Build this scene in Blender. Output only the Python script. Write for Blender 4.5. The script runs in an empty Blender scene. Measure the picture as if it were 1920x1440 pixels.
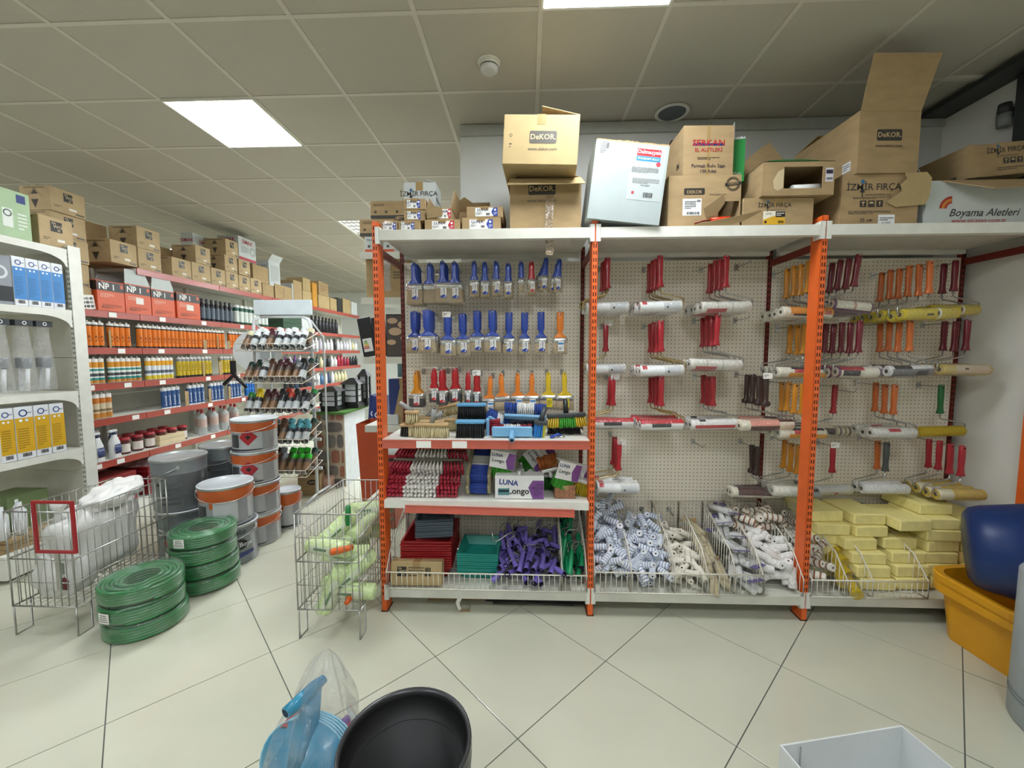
import bpy, math, random
from mathutils import Matrix, Vector
random.seed(7)
PI = math.pi
scene = bpy.context.scene
COL = scene.collection

# ------------------------------------------------------------------ camera, world, exposure
FPX, YAW, PITCH, ROLL, EYE = 767.0, .0368, .0766, -.0016, 1.531
cy_, sy_, cp_, sp_ = math.cos(YAW), math.sin(YAW), math.cos(PITCH), math.sin(PITCH)
FWD = Vector((-sy_*cp_, cy_*cp_, -sp_)); RGT0 = Vector((cy_, sy_, 0)); UP0 = RGT0.cross(FWD)
RGT = RGT0*math.cos(ROLL) + UP0*math.sin(ROLL); UP = -RGT0*math.sin(ROLL) + UP0*math.cos(ROLL)
cam_d = bpy.data.cameras.new('camera'); cam = bpy.data.objects.new('camera', cam_d); COL.objects.link(cam)
cam_d.sensor_width = 36; cam_d.lens = FPX/1920*36; cam_d.clip_start = .05
cam.matrix_world = Matrix.Translation((0, 0, EYE)) @ Matrix((RGT, UP, -FWD)).transposed().to_4x4()
scene.camera = cam
world = bpy.data.worlds.new('world'); scene.world = world; world.use_nodes = True
world.node_tree.nodes['Background'].inputs[0].default_value = (.6, .65, .7, 1)
world.node_tree.nodes['Background'].inputs[1].default_value = .05
vs = scene.view_settings
vs.view_transform = 'Standard'; vs.look = 'None'; vs.gamma = 1; vs.use_curve_mapping = False
vs.exposure = 0.35
LAMP_POWER = 28.0
CEIL = 3.14

# measured image point -> place in the room (survey of the photograph)
def _ray(x, y): return RGT*((x-960)/FPX) + UP*((720-y)/FPX) + FWD
def aty(x, y, Y): d = _ray(x, y); return Vector((0, 0, EYE)) + d*(Y/d.y)
def atx(x, y, X): d = _ray(x, y); return Vector((0, 0, EYE)) + d*(X/d.x)
def atz(x, y, z=0.): d = _ray(x, y); return Vector((0, 0, EYE)) + d*((z-EYE)/d.z)

# ------------------------------------------------------------------ materials
def S(h, a=1):
    h = h.lstrip('#'); h = ''.join(x+x for x in h) if len(h) == 3 else h; c = [int(h[i:i+2], 16)/255 for i in (0, 2, 4)]
    return tuple((x/12.92 if x <= .04045 else ((x+.055)/1.055)**2.4) for x in c) + (a,)
MATS = {}
def mat(name, col, rough=.5, metal=0, var=.06, scale=12, bump=0, bscale=80, coat=0, alpha=1, emit=0, stretch=None):
    """principled surface with a little procedural colour variation and relief"""
    if name in MATS: return MATS[name]
    m = bpy.data.materials.new(name); m.use_nodes = True; nt = m.node_tree; N = nt.nodes; L = nt.links
    b = N['Principled BSDF']; c = S(col)
    b.inputs['Roughness'].default_value = rough; b.inputs['Metallic'].default_value = metal
    if coat: b.inputs['Coat Weight'].default_value = coat; b.inputs['Coat Roughness'].default_value = .08
    if alpha < 1: b.inputs['Alpha'].default_value = alpha
    tc = N.new('ShaderNodeTexCoord'); src = tc.outputs['Object']
    if stretch:
        mp = N.new('ShaderNodeMapping'); mp.inputs['Scale'].default_value = stretch; L.new(src, mp.inputs[0]); src = mp.outputs[0]
    if var:
        nz = N.new('ShaderNodeTexNoise'); nz.inputs['Scale'].default_value = scale; nz.inputs['Detail'].default_value = 4
        L.new(src, nz.inputs['Vector'])
        rp = N.new('ShaderNodeValToRGB'); L.new(nz.outputs[0], rp.inputs[0])
        rp.color_ramp.elements[0].position = .3; rp.color_ramp.elements[1].position = .7
        rp.color_ramp.elements[0].color = tuple(x*(1-var) for x in c[:3]) + (1,)
        rp.color_ramp.elements[1].color = tuple(min(1, x*(1+var)) for x in c[:3]) + (1,)
        L.new(rp.outputs[0], b.inputs['Base Color'])
    else: b.inputs['Base Color'].default_value = c
    if bump:
        n2 = N.new('ShaderNodeTexNoise'); n2.inputs['Scale'].default_value = bscale; n2.inputs['Detail'].default_value = 3
        L.new(src, n2.inputs['Vector'])
        bp = N.new('ShaderNodeBump'); bp.inputs['Strength'].default_value = bump; bp.inputs['Distance'].default_value = .002
        L.new(n2.outputs[0], bp.inputs['Height']); L.new(bp.outputs[0], b.inputs['Normal'])
    if emit: b.inputs['Emission Color'].default_value = c; b.inputs['Emission Strength'].default_value = emit
    MATS[name] = m; return m
def film(name, col='#ffffff', clear=.8, rough=.08, wr=.6, wscale=28):
    """thin crinkled clear plastic: see-through with a little haze, mirror-like where the crinkles catch a lamp"""
    if name in MATS: return MATS[name]
    m = bpy.data.materials.new(name); m.use_nodes = True; nt = m.node_tree; N = nt.nodes; L = nt.links
    out = N['Material Output']; hz = N['Principled BSDF']; hz.inputs['Base Color'].default_value = S(col); hz.inputs['Roughness'].default_value = .35
    tr = N.new('ShaderNodeBsdfTransparent'); tr.inputs[0].default_value = S('#fbfcfc')
    gl = N.new('ShaderNodeBsdfGlossy'); gl.inputs['Roughness'].default_value = rough; gl.inputs['Color'].default_value = (.95,.95,.95,1)
    tc = N.new('ShaderNodeTexCoord'); nz = N.new('ShaderNodeTexNoise'); nz.inputs['Scale'].default_value = wscale; nz.inputs['Detail'].default_value = 5
    nz.inputs['Distortion'].default_value = 1.2
    L.new(tc.outputs['Object'], nz.inputs['Vector'])
    bp = N.new('ShaderNodeBump'); bp.inputs['Strength'].default_value = wr; bp.inputs['Distance'].default_value = .01
    L.new(nz.outputs[0], bp.inputs['Height'])
    for n_ in (hz, gl): L.new(bp.outputs[0], n_.inputs['Normal'])
    rp = N.new('ShaderNodeValToRGB'); rp.color_ramp.elements[0].position = .40; rp.color_ramp.elements[1].position = .72
    a, b2 = max(0, (1-clear)*.35), min(1, (1-clear)*1.15)
    rp.color_ramp.elements[0].color = (a, a, a, 1); rp.color_ramp.elements[1].color = (b2, b2, b2, 1)
    L.new(nz.outputs[0], rp.inputs[0])
    mx = N.new('ShaderNodeMixShader'); L.new(rp.outputs[0], mx.inputs[0]); L.new(tr.outputs[0], mx.inputs[1]); L.new(hz.outputs[0], mx.inputs[2])
    lw = N.new('ShaderNodeLayerWeight'); L.new(bp.outputs[0], lw.inputs['Normal'])
    pw = N.new('ShaderNodeMath'); pw.operation = 'POWER'; L.new(lw.outputs['Facing'], pw.inputs[0]); pw.inputs[1].default_value = 3.5
    fr = N.new('ShaderNodeMath'); fr.operation = 'MULTIPLY_ADD'; L.new(pw.outputs[0], fr.inputs[0]); fr.inputs[1].default_value = .45; fr.inputs[2].default_value = .05
    m2 = N.new('ShaderNodeMixShader'); L.new(fr.outputs[0], m2.inputs[0]); L.new(mx.outputs[0], m2.inputs[1]); L.new(gl.outputs[0], m2.inputs[2])
    L.new(m2.outputs[0], out.inputs['Surface']); MATS[name] = m; return m
def plain(col, rough=.45, **k): return mat('paint_%s_%d' % (col.lstrip('#'), int(rough*100)), col, rough, **k)

# ------------------------------------------------------------------ mesh builder
class MB:
    def __init__(s): s.v = []; s.f = []; s.m = []; s.s = []
    def add(s, vs, fs, m=0, sm=False, X=None):
        o = len(s.v)
        s.v += [tuple(X @ Vector(p)) for p in vs] if X is not None else [tuple(p) for p in vs]
        s.f += [tuple(i+o for i in f) for f in fs]; s.m += [m]*len(fs); s.s += [sm]*len(fs); return s
    def box(s, x0, x1, y0, y1, z0, z1, m=0, X=None):
        return s.add([(x0,y0,z0),(x1,y0,z0),(x1,y1,z0),(x0,y1,z0),(x0,y0,z1),(x1,y0,z1),(x1,y1,z1),(x0,y1,z1)],
            [(3,2,1,0),(4,5,6,7),(0,1,5,4),(1,2,6,5),(2,3,7,6),(3,0,4,7)], m, False, X)
    def bbox(s, x0, x1, y0, y1, z0, z1, b=.004, m=0, X=None):
        """box with chamfered vertical and horizontal edges"""
        P = [(x0,y0),(x1,y0),(x1,y1),(x0,y1)]
        def ring(z, i, c):
            a0, a1, b0, b1 = x0+i, x1-i, y0+i, y1-i
            return [(a0+c,b0,z),(a1-c,b0,z),(a1,b0+c,z),(a1,b1-c,z),(a1-c,b1,z),(a0+c,b1,z),(a0,b1-c,z),(a0,b0+c,z)]
        R = [ring(z0,b,b*.6), ring(z0+b,0,b), ring(z1-b,0,b), ring(z1,b,b*.6)]
        v = sum(R, []); f = [tuple(range(7,-1,-1)), tuple(range(24,32))]
        for k in range(3):
            for i in range(8): j = (i+1) % 8; f.append((k*8+i, k*8+j, k*8+8+j, k*8+8+i))
        return s.add(v, f, m, False, X)
    def prism(s, poly, y0, y1, m=0, X=None):
        """polygon in x,z (counter-clockwise seen from -y) pushed from y0 to y1"""
        n = len(poly); v = [(a,y0,b) for a,b in poly] + [(a,y1,b) for a,b in poly]
        f = [tuple(range(n)), tuple(range(2*n-1, n-1, -1))] + [(i, n+i, n+(i+1)%n, (i+1)%n) for i in range(n)]
        return s.add(v, f, m, False, X)
    def loft(s, secs, n=10, e=2.0, m=0, caps=True, sm=True, X=None):
        """secs: (cx,cy,cz,rx,ry) super-ellipse sections stacked along z"""
        v = []
        for cx, cy, cz, rx, ry in secs:
            for i in range(n):
                t = 2*PI*(i+.5)/n; c, q = math.cos(t), math.sin(t)
                v.append((cx+rx*math.copysign(abs(c)**(2/e), c), cy+ry*math.copysign(abs(q)**(2/e), q), cz))
        f = []; up = secs[-1][2] > secs[0][2]
        for k in range(len(secs)-1):
            for i in range(n):
                j = (i+1) % n; q = (k*n+i, k*n+j, k*n+n+j, k*n+n+i); f.append(q if up else q[::-1])
        s.add(v, f, m, sm, X)
        if caps:
            o = (len(secs)-1)*n; a = tuple(range(n)); b = tuple(range(o, o+n))
            s.f += [tuple(x+len(s.v)-len(v) for x in (a[::-1] if up else a)), tuple(x+len(s.v)-len(v) for x in (b if up else b[::-1]))]
            s.m += [m, m]; s.s += [False, False]
        return s
    def lathe(s, prof, n=20, m=0, sm=True, X=None, close=False):
        """prof: (r,z) from bottom outwards; open surface of revolution"""
        v = []; f = []
        for r, z in prof:
            for i in range(n): t = 2*PI*i/n; v.append((r*math.cos(t), r*math.sin(t), z))
        k = len(prof)
        for a in range(k-1 + (1 if close else 0)):
            b = (a+1) % k
            for i in range(n): j = (i+1) % n; f.append((a*n+i, a*n+j, b*n+j, b*n+i))
        return s.add(v, f, m, sm, X)
    def cyl(s, p0, p1, r0, r1=None, n=10, m=0, caps=True, sm=True):
        r1 = r0 if r1 is None else r1; p0, p1 = Vector(p0), Vector(p1); d = p1-p0; L = d.length
        q = Vector((0,0,1)).rotation_difference(d).to_matrix().to_4x4(); X = Matrix.Translation(p0) @ q
        v = [(r*math.cos(2*PI*i/n), r*math.sin(2*PI*i/n), z) for r, z in ((r0,0),(r1,L)) for i in range(n)]
        s.add(v, [(i, (i+1)%n, n+(i+1)%n, n+i) for i in range(n)], m, sm, X)
        if caps:
            o = len(s.v)-2*n; s.f += [tuple(o+i for i in range(n-1,-1,-1)), tuple(o+n+i for i in range(n))]; s.m += [m,m]; s.s += [False,False]
        return s
    def tube(s, pts, r, n=6, m=0, closed=False, sm=True):
        pts = [Vector(p) for p in pts]; k = len(pts); v = []; f = []; up = None
        for i, p in enumerate(pts):
            if closed: t = pts[(i+1)%k]-pts[i-1]
            else: t = pts[min(i+1,k-1)]-pts[max(i-1,0)]
            t.normalize()
            if up is None: up = Vector((0,0,1)) if abs(t.z) < .9 else Vector((1,0,0))
            a = t.cross(up)
            if a.length < 1e-4: a = t.cross(Vector((1,.3,0)))
            a.normalize(); up = a.cross(t).normalized()
            sc = 1.0
            if 0 < i < k-1 or closed:
                d0 = (pts[i]-pts[i-1]).normalized(); d1 = (pts[(i+1)%k]-pts[i]).normalized(); sc = min(1.6, 1/max(.3, math.sqrt(max(.09, (1+d0.dot(d1))/2))))
            v += [tuple(p + (a*math.cos(2*PI*j/n)*sc + up*math.sin(2*PI*j/n))*r) for j in range(n)]
        for i in range(k if closed else k-1):
            b = (i+1) % k
            for j in range(n): j2 = (j+1) % n; f.append((i*n+j, i*n+j2, b*n+j2, b*n+j))
        s.add(v, f, m, sm)
        if not closed:
            o = len(s.v)-k*n; s.f += [tuple(o+i for i in range(n-1,-1,-1)), tuple(o+(k-1)*n+i for i in range(n))]; s.m += [m,m]; s.s += [False,False]
        return s
    def sheet(s, fn, nu, nv, m=0, sm=True, cu=False):
        v = [fn(i/(nu if cu else nu-1), j/(nv-1)) for j in range(nv) for i in range(nu)]; f = []
        for j in range(nv-1):
            for i in range(nu if cu else nu-1): i2 = (i+1) % nu; f.append((j*nu+i, j*nu+i2, (j+1)*nu+i2, (j+1)*nu+i))
        return s.add(v, f, m, sm)
    def mesh(s, name, mats):
        me = bpy.data.meshes.new(name); me.from_pydata(s.v, [], s.f)
        for m in (mats if isinstance(mats, (list, tuple)) else [mats]): me.materials.append(m)
        me.polygons.foreach_set('material_index', s.m); me.polygons.foreach_set('use_smooth', s.s); me.update(); return me
    def build(s, name, mats, parent=None, loc=None, rot=None, kind=None):
        return put(name, s.mesh(name, mats), parent, loc, rot, kind)
def put(name, me, parent=None, loc=None, rot=None, kind=None):
    o = bpy.data.objects.new(name, me); COL.objects.link(o)
    if parent is not None: o.parent = parent
    if loc is not None: o.location = loc
    if rot is not None: o.rotation_euler = rot
    if kind: o['kind'] = kind
    return o
def tag(o, label, cat, group=None):
    o['label'] = label; o['category'] = cat
    if group: o['group'] = group
    return o
def thing(name, label, cat, loc=(0,0,0), rot=(0,0,0), group=None):
    o = bpy.data.objects.new(name, None); COL.objects.link(o); o.empty_display_size = .02
    o.location = loc; o.rotation_euler = rot if not isinstance(rot, (int, float)) else (0,0,rot)
    return tag(o, label, cat, group)
def struct(o): o['kind'] = 'structure'; return o
KIDS = {}
def dup(root, loc, rot=None, label=None, group=None, scale=None):
    r = root.copy(); COL.objects.link(r); r.location = loc
    if rot is not None: r.rotation_euler = rot
    if label: r['label'] = label
    if group: r['group'] = group
    elif 'group' in r and label: del r['group']
    if scale: r.scale = scale
    if root not in KIDS:
        kids = [(c, list(c.children)) for c in root.children]; KIDS[root] = kids
    for ch, gs in KIDS[root]:
        c = ch.copy(); COL.objects.link(c); c.parent = r
        for g in gs: d = g.copy(); COL.objects.link(d); d.parent = c
    return r
class Kind:
    """first use moves the prototype itself, later uses copy it"""
    def __init__(s, root): s.root = root; s.used = False
    def __call__(s, loc, rot, label, group=None, scale=None):
        if not s.used:
            s.used = True; r = s.root; r.location = loc; r.rotation_euler = rot; r['label'] = label
            list(r.children)
            KIDS[r] = [(c, list(c.children)) for c in r.children]
            if group: r['group'] = group
            elif 'group' in r: del r['group']
            if scale: r.scale = scale
            return r
        o = dup(s.root, loc, rot, label, group); o.scale = scale or (1,1,1)
        if not group and 'group' in o: del o['group']
        return o

# flat print on a face: F maps (right, up, out) to the parent's space
def face(side, w=0, d=0, h=0):
    """centre of a face of a box that stands on its origin (w along x, d along y, h along z)"""
    R = {'front': ((1,0,0),(0,0,1),(0,-1,0),(0,-d/2,h/2)), 'right': ((0,1,0),(0,0,1),(1,0,0),(w/2,0,h/2)),
         'left': ((0,-1,0),(0,0,1),(-1,0,0),(-w/2,0,h/2)), 'top': ((1,0,0),(0,1,0),(0,0,1),(0,0,h))}[side]
    return Matrix((R[0], R[1], R[2])).transposed().to_4x4() if False else Matrix(((R[0][0],R[1][0],R[2][0],R[3][0]),(R[0][1],R[1][1],R[2][1],R[3][1]),(R[0][2],R[1][2],R[2][2],R[3][2]),(0,0,0,1)))
TXT = {}
def text_mesh(s, size, bold=0, shear=0, sx=1, col='#111111'):
    k = (s, round(size,4), bold, shear, sx, col)
    if k in TXT: return TXT[k]
    cu = bpy.data.curves.new('lettering', 'FONT'); cu.body = s; cu.size = size; cu.align_x = 'CENTER'; cu.align_y = 'CENTER'
    cu.offset = bold*size; cu.shear = shear; cu.resolution_u = 2; cu.fill_mode = 'FRONT'
    o = bpy.data.objects.new('lettering', cu); COL.objects.link(o)
    dg = bpy.context.evaluated_depsgraph_get(); dg.update()
    me = bpy.data.meshes.new_from_object(o.evaluated_get(dg))
    bpy.data.objects.remove(o); bpy.data.curves.remove(cu)
    if sx != 1:
        for v in me.vertices: v.co.x *= sx
    me.materials.clear(); me.materials.append(plain(col, .5, var=0)); me.name = 'lettering'
    TXT[k] = me; return me
QM = {}
def quad_mesh(w, h, col, rough=.45):
    k = (round(w,4), round(h,4), col)
    if k not in QM:
        QM[k] = MB().add([(-w/2,-h/2,0),(w/2,-h/2,0),(w/2,h/2,0),(-w/2,h/2,0)], [(0,1,2,3)]).mesh('print', plain(col, rough, var=.02))
    return QM[k]
def poly_mesh(pts, col):
    k = (tuple(pts), col)
    if k not in QM: QM[k] = MB().add([(a,b,0) for a,b in pts], [tuple(range(len(pts)))]).mesh('print', plain(col, .45, var=.02))
    return QM[k]
def place(o, parent, F, u, v, out, roll=0):
    o.parent = parent; o.matrix_local = F @ Matrix.Translation((u, v, out)) @ Matrix.Rotation(roll, 4, 'Z'); return o
def lett(parent, F, s, u, v, size, col='#1c1c1c', bold=0, shear=0, sx=1, out=.0016, roll=0, name='lettering'):
    return place(put(name, text_mesh(s, size, bold, shear, sx, col)), parent, F, u, v, out, roll)
def rect(parent, F, u, v, w, h, col='#f2f2ee', out=.0008, roll=0, name='printed_label'):
    return place(put(name, quad_mesh(w, h, col)), parent, F, u, v, out, roll)
def poly(parent, F, pts, col, u=0, v=0, out=.0008, roll=0, name='printed_mark'):
    return place(put(name, poly_mesh(pts, col)), parent, F, u, v, out, roll)
def rounded(w, h, r, k=3):
    out = []
    for cx, cz, a in ((w/2-r,-h/2+r,-90),(w/2-r,h/2-r,0),(-w/2+r,h/2-r,90),(-w/2+r,-h/2+r,180)):
        for i in range(k+1): t = math.radians(a+90*i/k); out.append((cx+r*math.cos(t), cz+r*math.sin(t)))
    return out
def circ(r, n=16, cx=0, cy=0): return [(cx+r*math.cos(2*PI*i/n), cy+r*math.sin(2*PI*i/n)) for i in range(n)]
def ring(parent, F, u, v, r0, r1, col, n=20, out=.0012, name='printed_mark', a0=0, a1=2*PI):
    k = ('ring', round(r0,4), round(r1,4), col, n, round(a0,2), round(a1,2))
    if k not in QM:
        vv = []; ff = []
        for i in range(n+1): t = a0+(a1-a0)*i/n; vv += [(r0*math.cos(t), r0*math.sin(t), 0), (r1*math.cos(t), r1*math.sin(t), 0)]
        for i in range(n): ff.append((2*i, 2*i+1, 2*i+3, 2*i+2))
        QM[k] = MB().add(vv, ff).mesh('print', plain(col, .45, var=.02))
    return place(put(name, QM[k]), parent, F, u, v, out)
def lines(parent, F, u, v, w, h, n, col='#4a4a48', out=.0014, seed=0, name='fine_print'):
    """small print as rows of short bars, joined"""
    k = ('lines', round(w,4), round(h,4), n, col, seed)
    if k not in QM:
        rnd = random.Random(seed+n); mb = MB(); p = h/n
        for i in range(n):
            y = h/2-p*(i+.5); x = -w/2; e = w/2*(1 if i < n-1 else .2)
            while x < e:
                q = min(e, x+w*rnd.uniform(.06,.22)); mb.add([(x,y-p*.2,0),(q,y-p*.2,0),(q,y+p*.2,0),(x,y+p*.2,0)], [(0,1,2,3)]); x = q+w*.02
        QM[k] = mb.mesh('print', plain(col, .5, var=0))
    return place(put(name, QM[k], kind='stuff'), parent, F, u, v, out)
def barcode(parent, F, u, v, w, h, out=.0014, roll=0):
    k = ('bar', round(w,4), round(h,4))
    if k not in QM:
        rnd = random.Random(3); mb = MB(); x = -w/2
        while x < w/2:
            q = x+w*rnd.choice((.02,.03,.05)); mb.add([(x,-h/2,0),(q,-h/2,0),(q,h/2,0),(x,h/2,0)], [(0,1,2,3)]); x = q+w*rnd.choice((.02,.03,.04))
        QM[k] = mb.mesh('print', plain('#222222', .5, var=0))
    return place(put('bar_code', QM[k], kind='stuff'), parent, F, u, v, out, roll)

# ------------------------------------------------------------------ shared materials
CARD = mat('cardboard', '#a68d66', .85, var=.10, scale=9, bump=.25, bscale=60, stretch=(1,1,3))
CARDL = mat('cardboard_light', '#b09a6e', .85, var=.07, scale=9, bump=.2, bscale=60)
CARDD = mat('cardboard_inside', '#a38a64', .9, var=.10, scale=9, bump=.3, bscale=60)
CARDW = mat('cardboard_white', '#c3c9c6', .7, var=.04, scale=10, bump=.15, bscale=40)
TAPE = mat('parcel_tape', '#a58a5c', .18, var=.05, coat=.6)
ORANGE = mat('orange_steel', '#ea6a2a', .38, var=.06, scale=20)
REDDARK = mat('red_steel', '#7a2417', .42, var=.08, scale=20)
WSTEEL = mat('white_steel', '#e2e2d8', .4, var=.05, scale=14)
GSTEEL = mat('worn_white_steel', '#d3d3c6', .45, var=.10, scale=7)
STRIP = mat('red_price_rail', '#c4614f', .28, var=.05, coat=.4)
STRIPD = mat('dark_red_price_rail', '#a84638', .32, var=.05, coat=.3)
BLACKHOLE = mat('dark_slot', '#241008', .9, var=0)
CHROME = mat('galvanised_wire', '#b4b5b0', .28, .85, var=.08, scale=40)
WWIRE = mat('white_wire', '#e4e0d2', .4, var=.03)
BRASSW = mat('brass_wire', '#b59f6a', .3, .8, var=.08)
FILM = film('clear_film'); FILMH = film('clear_film_heavy', clear=.68, wscale=36)
PAPER = mat('price_paper', '#f0efe8', .6, var=.03)
# ------------------------------------------------------------------ lamps (ceiling panels; they light the place)
LIT = mat('lit_diffuser', '#f4f9ff', .5, var=0, emit=LAMP_POWER)
TX0, TY0 = -1.137, 2.054
def panel(k, r, label, m=LIT, group=None):
    x, y = TX0+.6*k, TY0+.6*r
    t = thing('ceiling_light', label, 'ceiling light', (x+.3, y+.3, CEIL-.004), 0, group)
    MB().box(-.288,.288,-.288,.288,-.001,.010).build('diffuser', m, t)
    f = MB()
    for a in (-1,1): f.box(a*.294-.006,a*.294+.006,-.30,.30,-.004,.012); f.box(-.288,.288,a*.294-.006,a*.294+.006,-.004,.012)
    f.build('frame', WSTEEL, t)
    return t
panel(-2, 1, 'lit square ceiling panel glowing above the left aisle')
panel(2, -1, 'lit square ceiling panel cut off by the top of the picture')
panel(-8, 4, 'lit ceiling panel glimpsed behind the stacked boxes on the far left')
LAMPS = {(-2,1),(2,-1),(-8,4)}
for k, r in ((-2,-5),(2,-5),(-6,-1),(-2,-9),(2,-9)):
    panel(k, r, 'lit square ceiling panel behind the photographer' if r < -2 else 'lit square ceiling panel over the far left, outside the picture', group='ceiling panels behind the photographer' if r < -2 else None); LAMPS.add((k,r))
for k, r in ((0,6),(-8,9),(0,11),(-1,8),(-1,6),(0,8),(-1,10),(-8,7)):  # unseen panels added in hidden spots to brighten the rear aisle
    panel(k, r, 'unseen ceiling panel added to brighten the rear of the shop', group='added ceiling panels at the rear of the shop'); LAMPS.add((k,r))

# ------------------------------------------------------------------ setting
XL, XR, YB, YF = -8.0, 2.84, -4.0, 11.0
PLASTER = mat('plaster', '#d6d8d2', .85, var=.03, scale=5, bump=.15, bscale=120)
GROUT = mat('grout', '#5e605a', .9, var=.1)
TILEM = mat('porcelain_tile', '#c6c6b2', .16, var=.035, scale=3, coat=.25)
CTILE = mat('mineral_ceiling_tile', '#b9b5a6', .95, var=.05, scale=160, bump=.35, bscale=220)
TBAR = mat('ceiling_grid', '#cbc7b9', .5, var=.02)
DARKM = mat('dark_frame', '#3a3d3d', .5, var=.05)
fl = struct(MB().box(XL,XR,YB,YF,-.05,-.0025).build('floor', GROUT))
TA = .7835; T0 = (-.4615, 1.941); TS = .6035
ca, sa = math.cos(TA), math.sin(TA); e = TS/2-.0022
tme = MB().add([(-e,-e,-.004),(e,-e,-.004),(e,e,-.004),(-e,e,-.004),(-e,-e,-.0004),(e,-e,-.0004),(e,e,-.0004),(-e,e,-.0004),
    (-e+.001,-e+.001,0),(e-.001,-e+.001,0),(e-.001,e-.001,0),(-e+.001,e-.001,0)],
    [(0,1,5,4),(1,2,6,5),(2,3,7,6),(3,0,4,7),(4,5,9,8),(5,6,10,9),(6,7,11,10),(7,4,8,11),(8,9,10,11)]).mesh('tile', TILEM)
far = MB()
for i in range(-22, 23):
    for j in range(-22, 23):
        u, w = (i+.5)*TS, (j+.5)*TS
        x, y = T0[0]+u*ca+w*sa, T0[1]+u*sa-w*ca
        if not (XL-.3 < x < XR+.3 and YB-.3 < y < YF+.3): continue
        near = 1.0 < y < 7.5 and x < .2+.95*(y+.35) and x > -1.4*(y+.55) and not (x > .1 and y > 3.3)
        if near: put('tile', tme, fl, (x,y,0), (0,0,TA))
        else:
            X = Matrix.Translation((x,y,0)) @ Matrix.Rotation(TA,4,'Z'); far.add([(-e,-e,0),(e,-e,0),(e,e,0),(-e,e,0)], [(0,1,2,3)], 0, False, X)
far.build('tile_field', TILEM, fl, kind='stuff')
ce = struct(MB().box(XL,XR,YB,YF,CEIL+.02,CEIL+.1).build('ceiling', CTILE))
ctm = MB().box(-.289,.289,-.289,.289,0,.012).mesh('ceiling_tile', CTILE)
rest = MB(); bars = []
for k in range(-12, 7):
    for r in range(-11, 15):
        if (k,r) in LAMPS or (k,r) == (-2,5): continue
        x, y = TX0+.6*k+.3, TY0+.6*r+.3
        if x > XR-.15 or x < XL+.2 or y > YF-.2 or y < YB+.2: continue
        if x > -.5 and y > 3.2: continue
        vis = y > 1.9 and y < 10 and x > -1.45*y-.4
        if vis: put('ceiling_tile', ctm, ce, (x,y,CEIL+.004))
        else: rest.box(x-.289,x+.289,y-.289,y+.289,CEIL+.004,CEIL+.016)
rest.build('ceiling_tile_field', CTILE, ce, kind='stuff')
for k in range(-11, 8):
    x = TX0+.6*k
    if x < XR: put('grid_bar', MB().box(-.012,.012,YB,YF if x < -.5 else 3.03,CEIL-.001,CEIL+.02).mesh('grid_bar', TBAR), ce, (x,0,0))
for r in range(-9, 15):
    y = TY0+.6*r
    put('grid_bar', MB().box(XL,(XR if y < 3.03 else -.48),-.012,.012,CEIL,CEIL+.02).mesh('grid_bar', TBAR), ce, (0,y,0))
struct(MB().box(-.48,XR+.2,3.03,YF,0,CEIL+.05).build('wall_back', PLASTER))
struct(MB().box(-.48,XR,3.012,3.03,CEIL-.075,CEIL-.002).build('trim_1', mat('cornice','#b9bcb6',.6)))
struct(MB().box(XR,XR+.2,YB,3.03,0,CEIL+.05).build('wall_right', mat('plaster_right','#e9e8e0',.85,var=.03,scale=5,bump=.15,bscale=120)))
struct(MB().box(XL-.2,XL,YB,YF,0,CEIL+.05).build('wall_left', mat('wall_beyond','#a9a79c',.8)))
struct(MB().box(XL,XR,YF,YF+.2,0,CEIL+.05).build('wall_far', PLASTER))
struct(MB().box(XL,XR,YB-.2,YB,0,CEIL+.05).build('wall_front', mat('wall_behind','#8f8d84',.8)))
struct(MB().box(XR-.17,XR-.001,.4,3.01,CEIL-.03,CEIL-.002).build('trim_2', DARKM))
struct(MB().box(XR-.03,XR-.001,2.42,2.58,2.2,CEIL-.035).build('trim_3', DARKM))
t = thing('security_sensor', 'small dark topped sensor on the wall under the dark ceiling strip', 'sensor', (XR-.002,2.62,2.85))
MB().cyl((-.04,0,0),(-.04,0,.07),.03,.034,14).build('housing', mat('sensor_grey','#8b8f8d',.4), t)
MB().cyl((-.04,0,.07),(-.04,0,.13),.033,.028,14).build('cap', DARKM, t)
MB().box(-.045,0,-.018,.018,.05,.10).build('bracket', DARKM, t)
# smoke detector, ceiling loudspeaker, louvre light
c = atz(917,118,CEIL); t = thing('smoke_detector', 'round white smoke detector on the ceiling', 'smoke detector', (c.x,c.y,CEIL-.001))
MB().lathe([(0,-.003),(.062,-.003),(.064,.0),(.064,.004)][::-1], 28).lathe([(.058,-.003),(.058,-.016),(.05,-.02)], 28).build('base', WSTEEL, t)
MB().lathe([(.05,-.018),(.053,-.03),(.046,-.046),(.03,-.052),(0,-.053)], 28).build('sensor_head', mat('detector_grey','#c9cac4',.5), t)
MB().lathe([(.0535,-.024),(.0535,-.029)], 28).build('vent_ring', DARKM, t)
c = atz(1257,216,CEIL); t = thing('ceiling_speaker', 'round flush loudspeaker with grey grille in the ceiling', 'speaker', (c.x,c.y-.03,CEIL-.0005))
MB().lathe([(.088,-.002),(.092,-.008),(.108,-.007),(.112,.0)], 36).build('rim', WSTEEL, t)
MB().lathe([(0,-.004),(.088,-.004)], 36).build('grille', mat('speaker_grille','#5d6467',.7,bump=.6,bscale=500), t)
x, y = TX0+.6*-2+.3, TY0+.6*5+.3
t = thing('louvre_light', 'square fluorescent ceiling light with mirror louvres over the far aisle', 'ceiling light', (x,y,CEIL))
MB().box(-.285,.285,-.285,.285,.012,.018).build('tray', mat('lit_tray','#f2f4f2',.5,var=0,emit=1.2), t)
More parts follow.
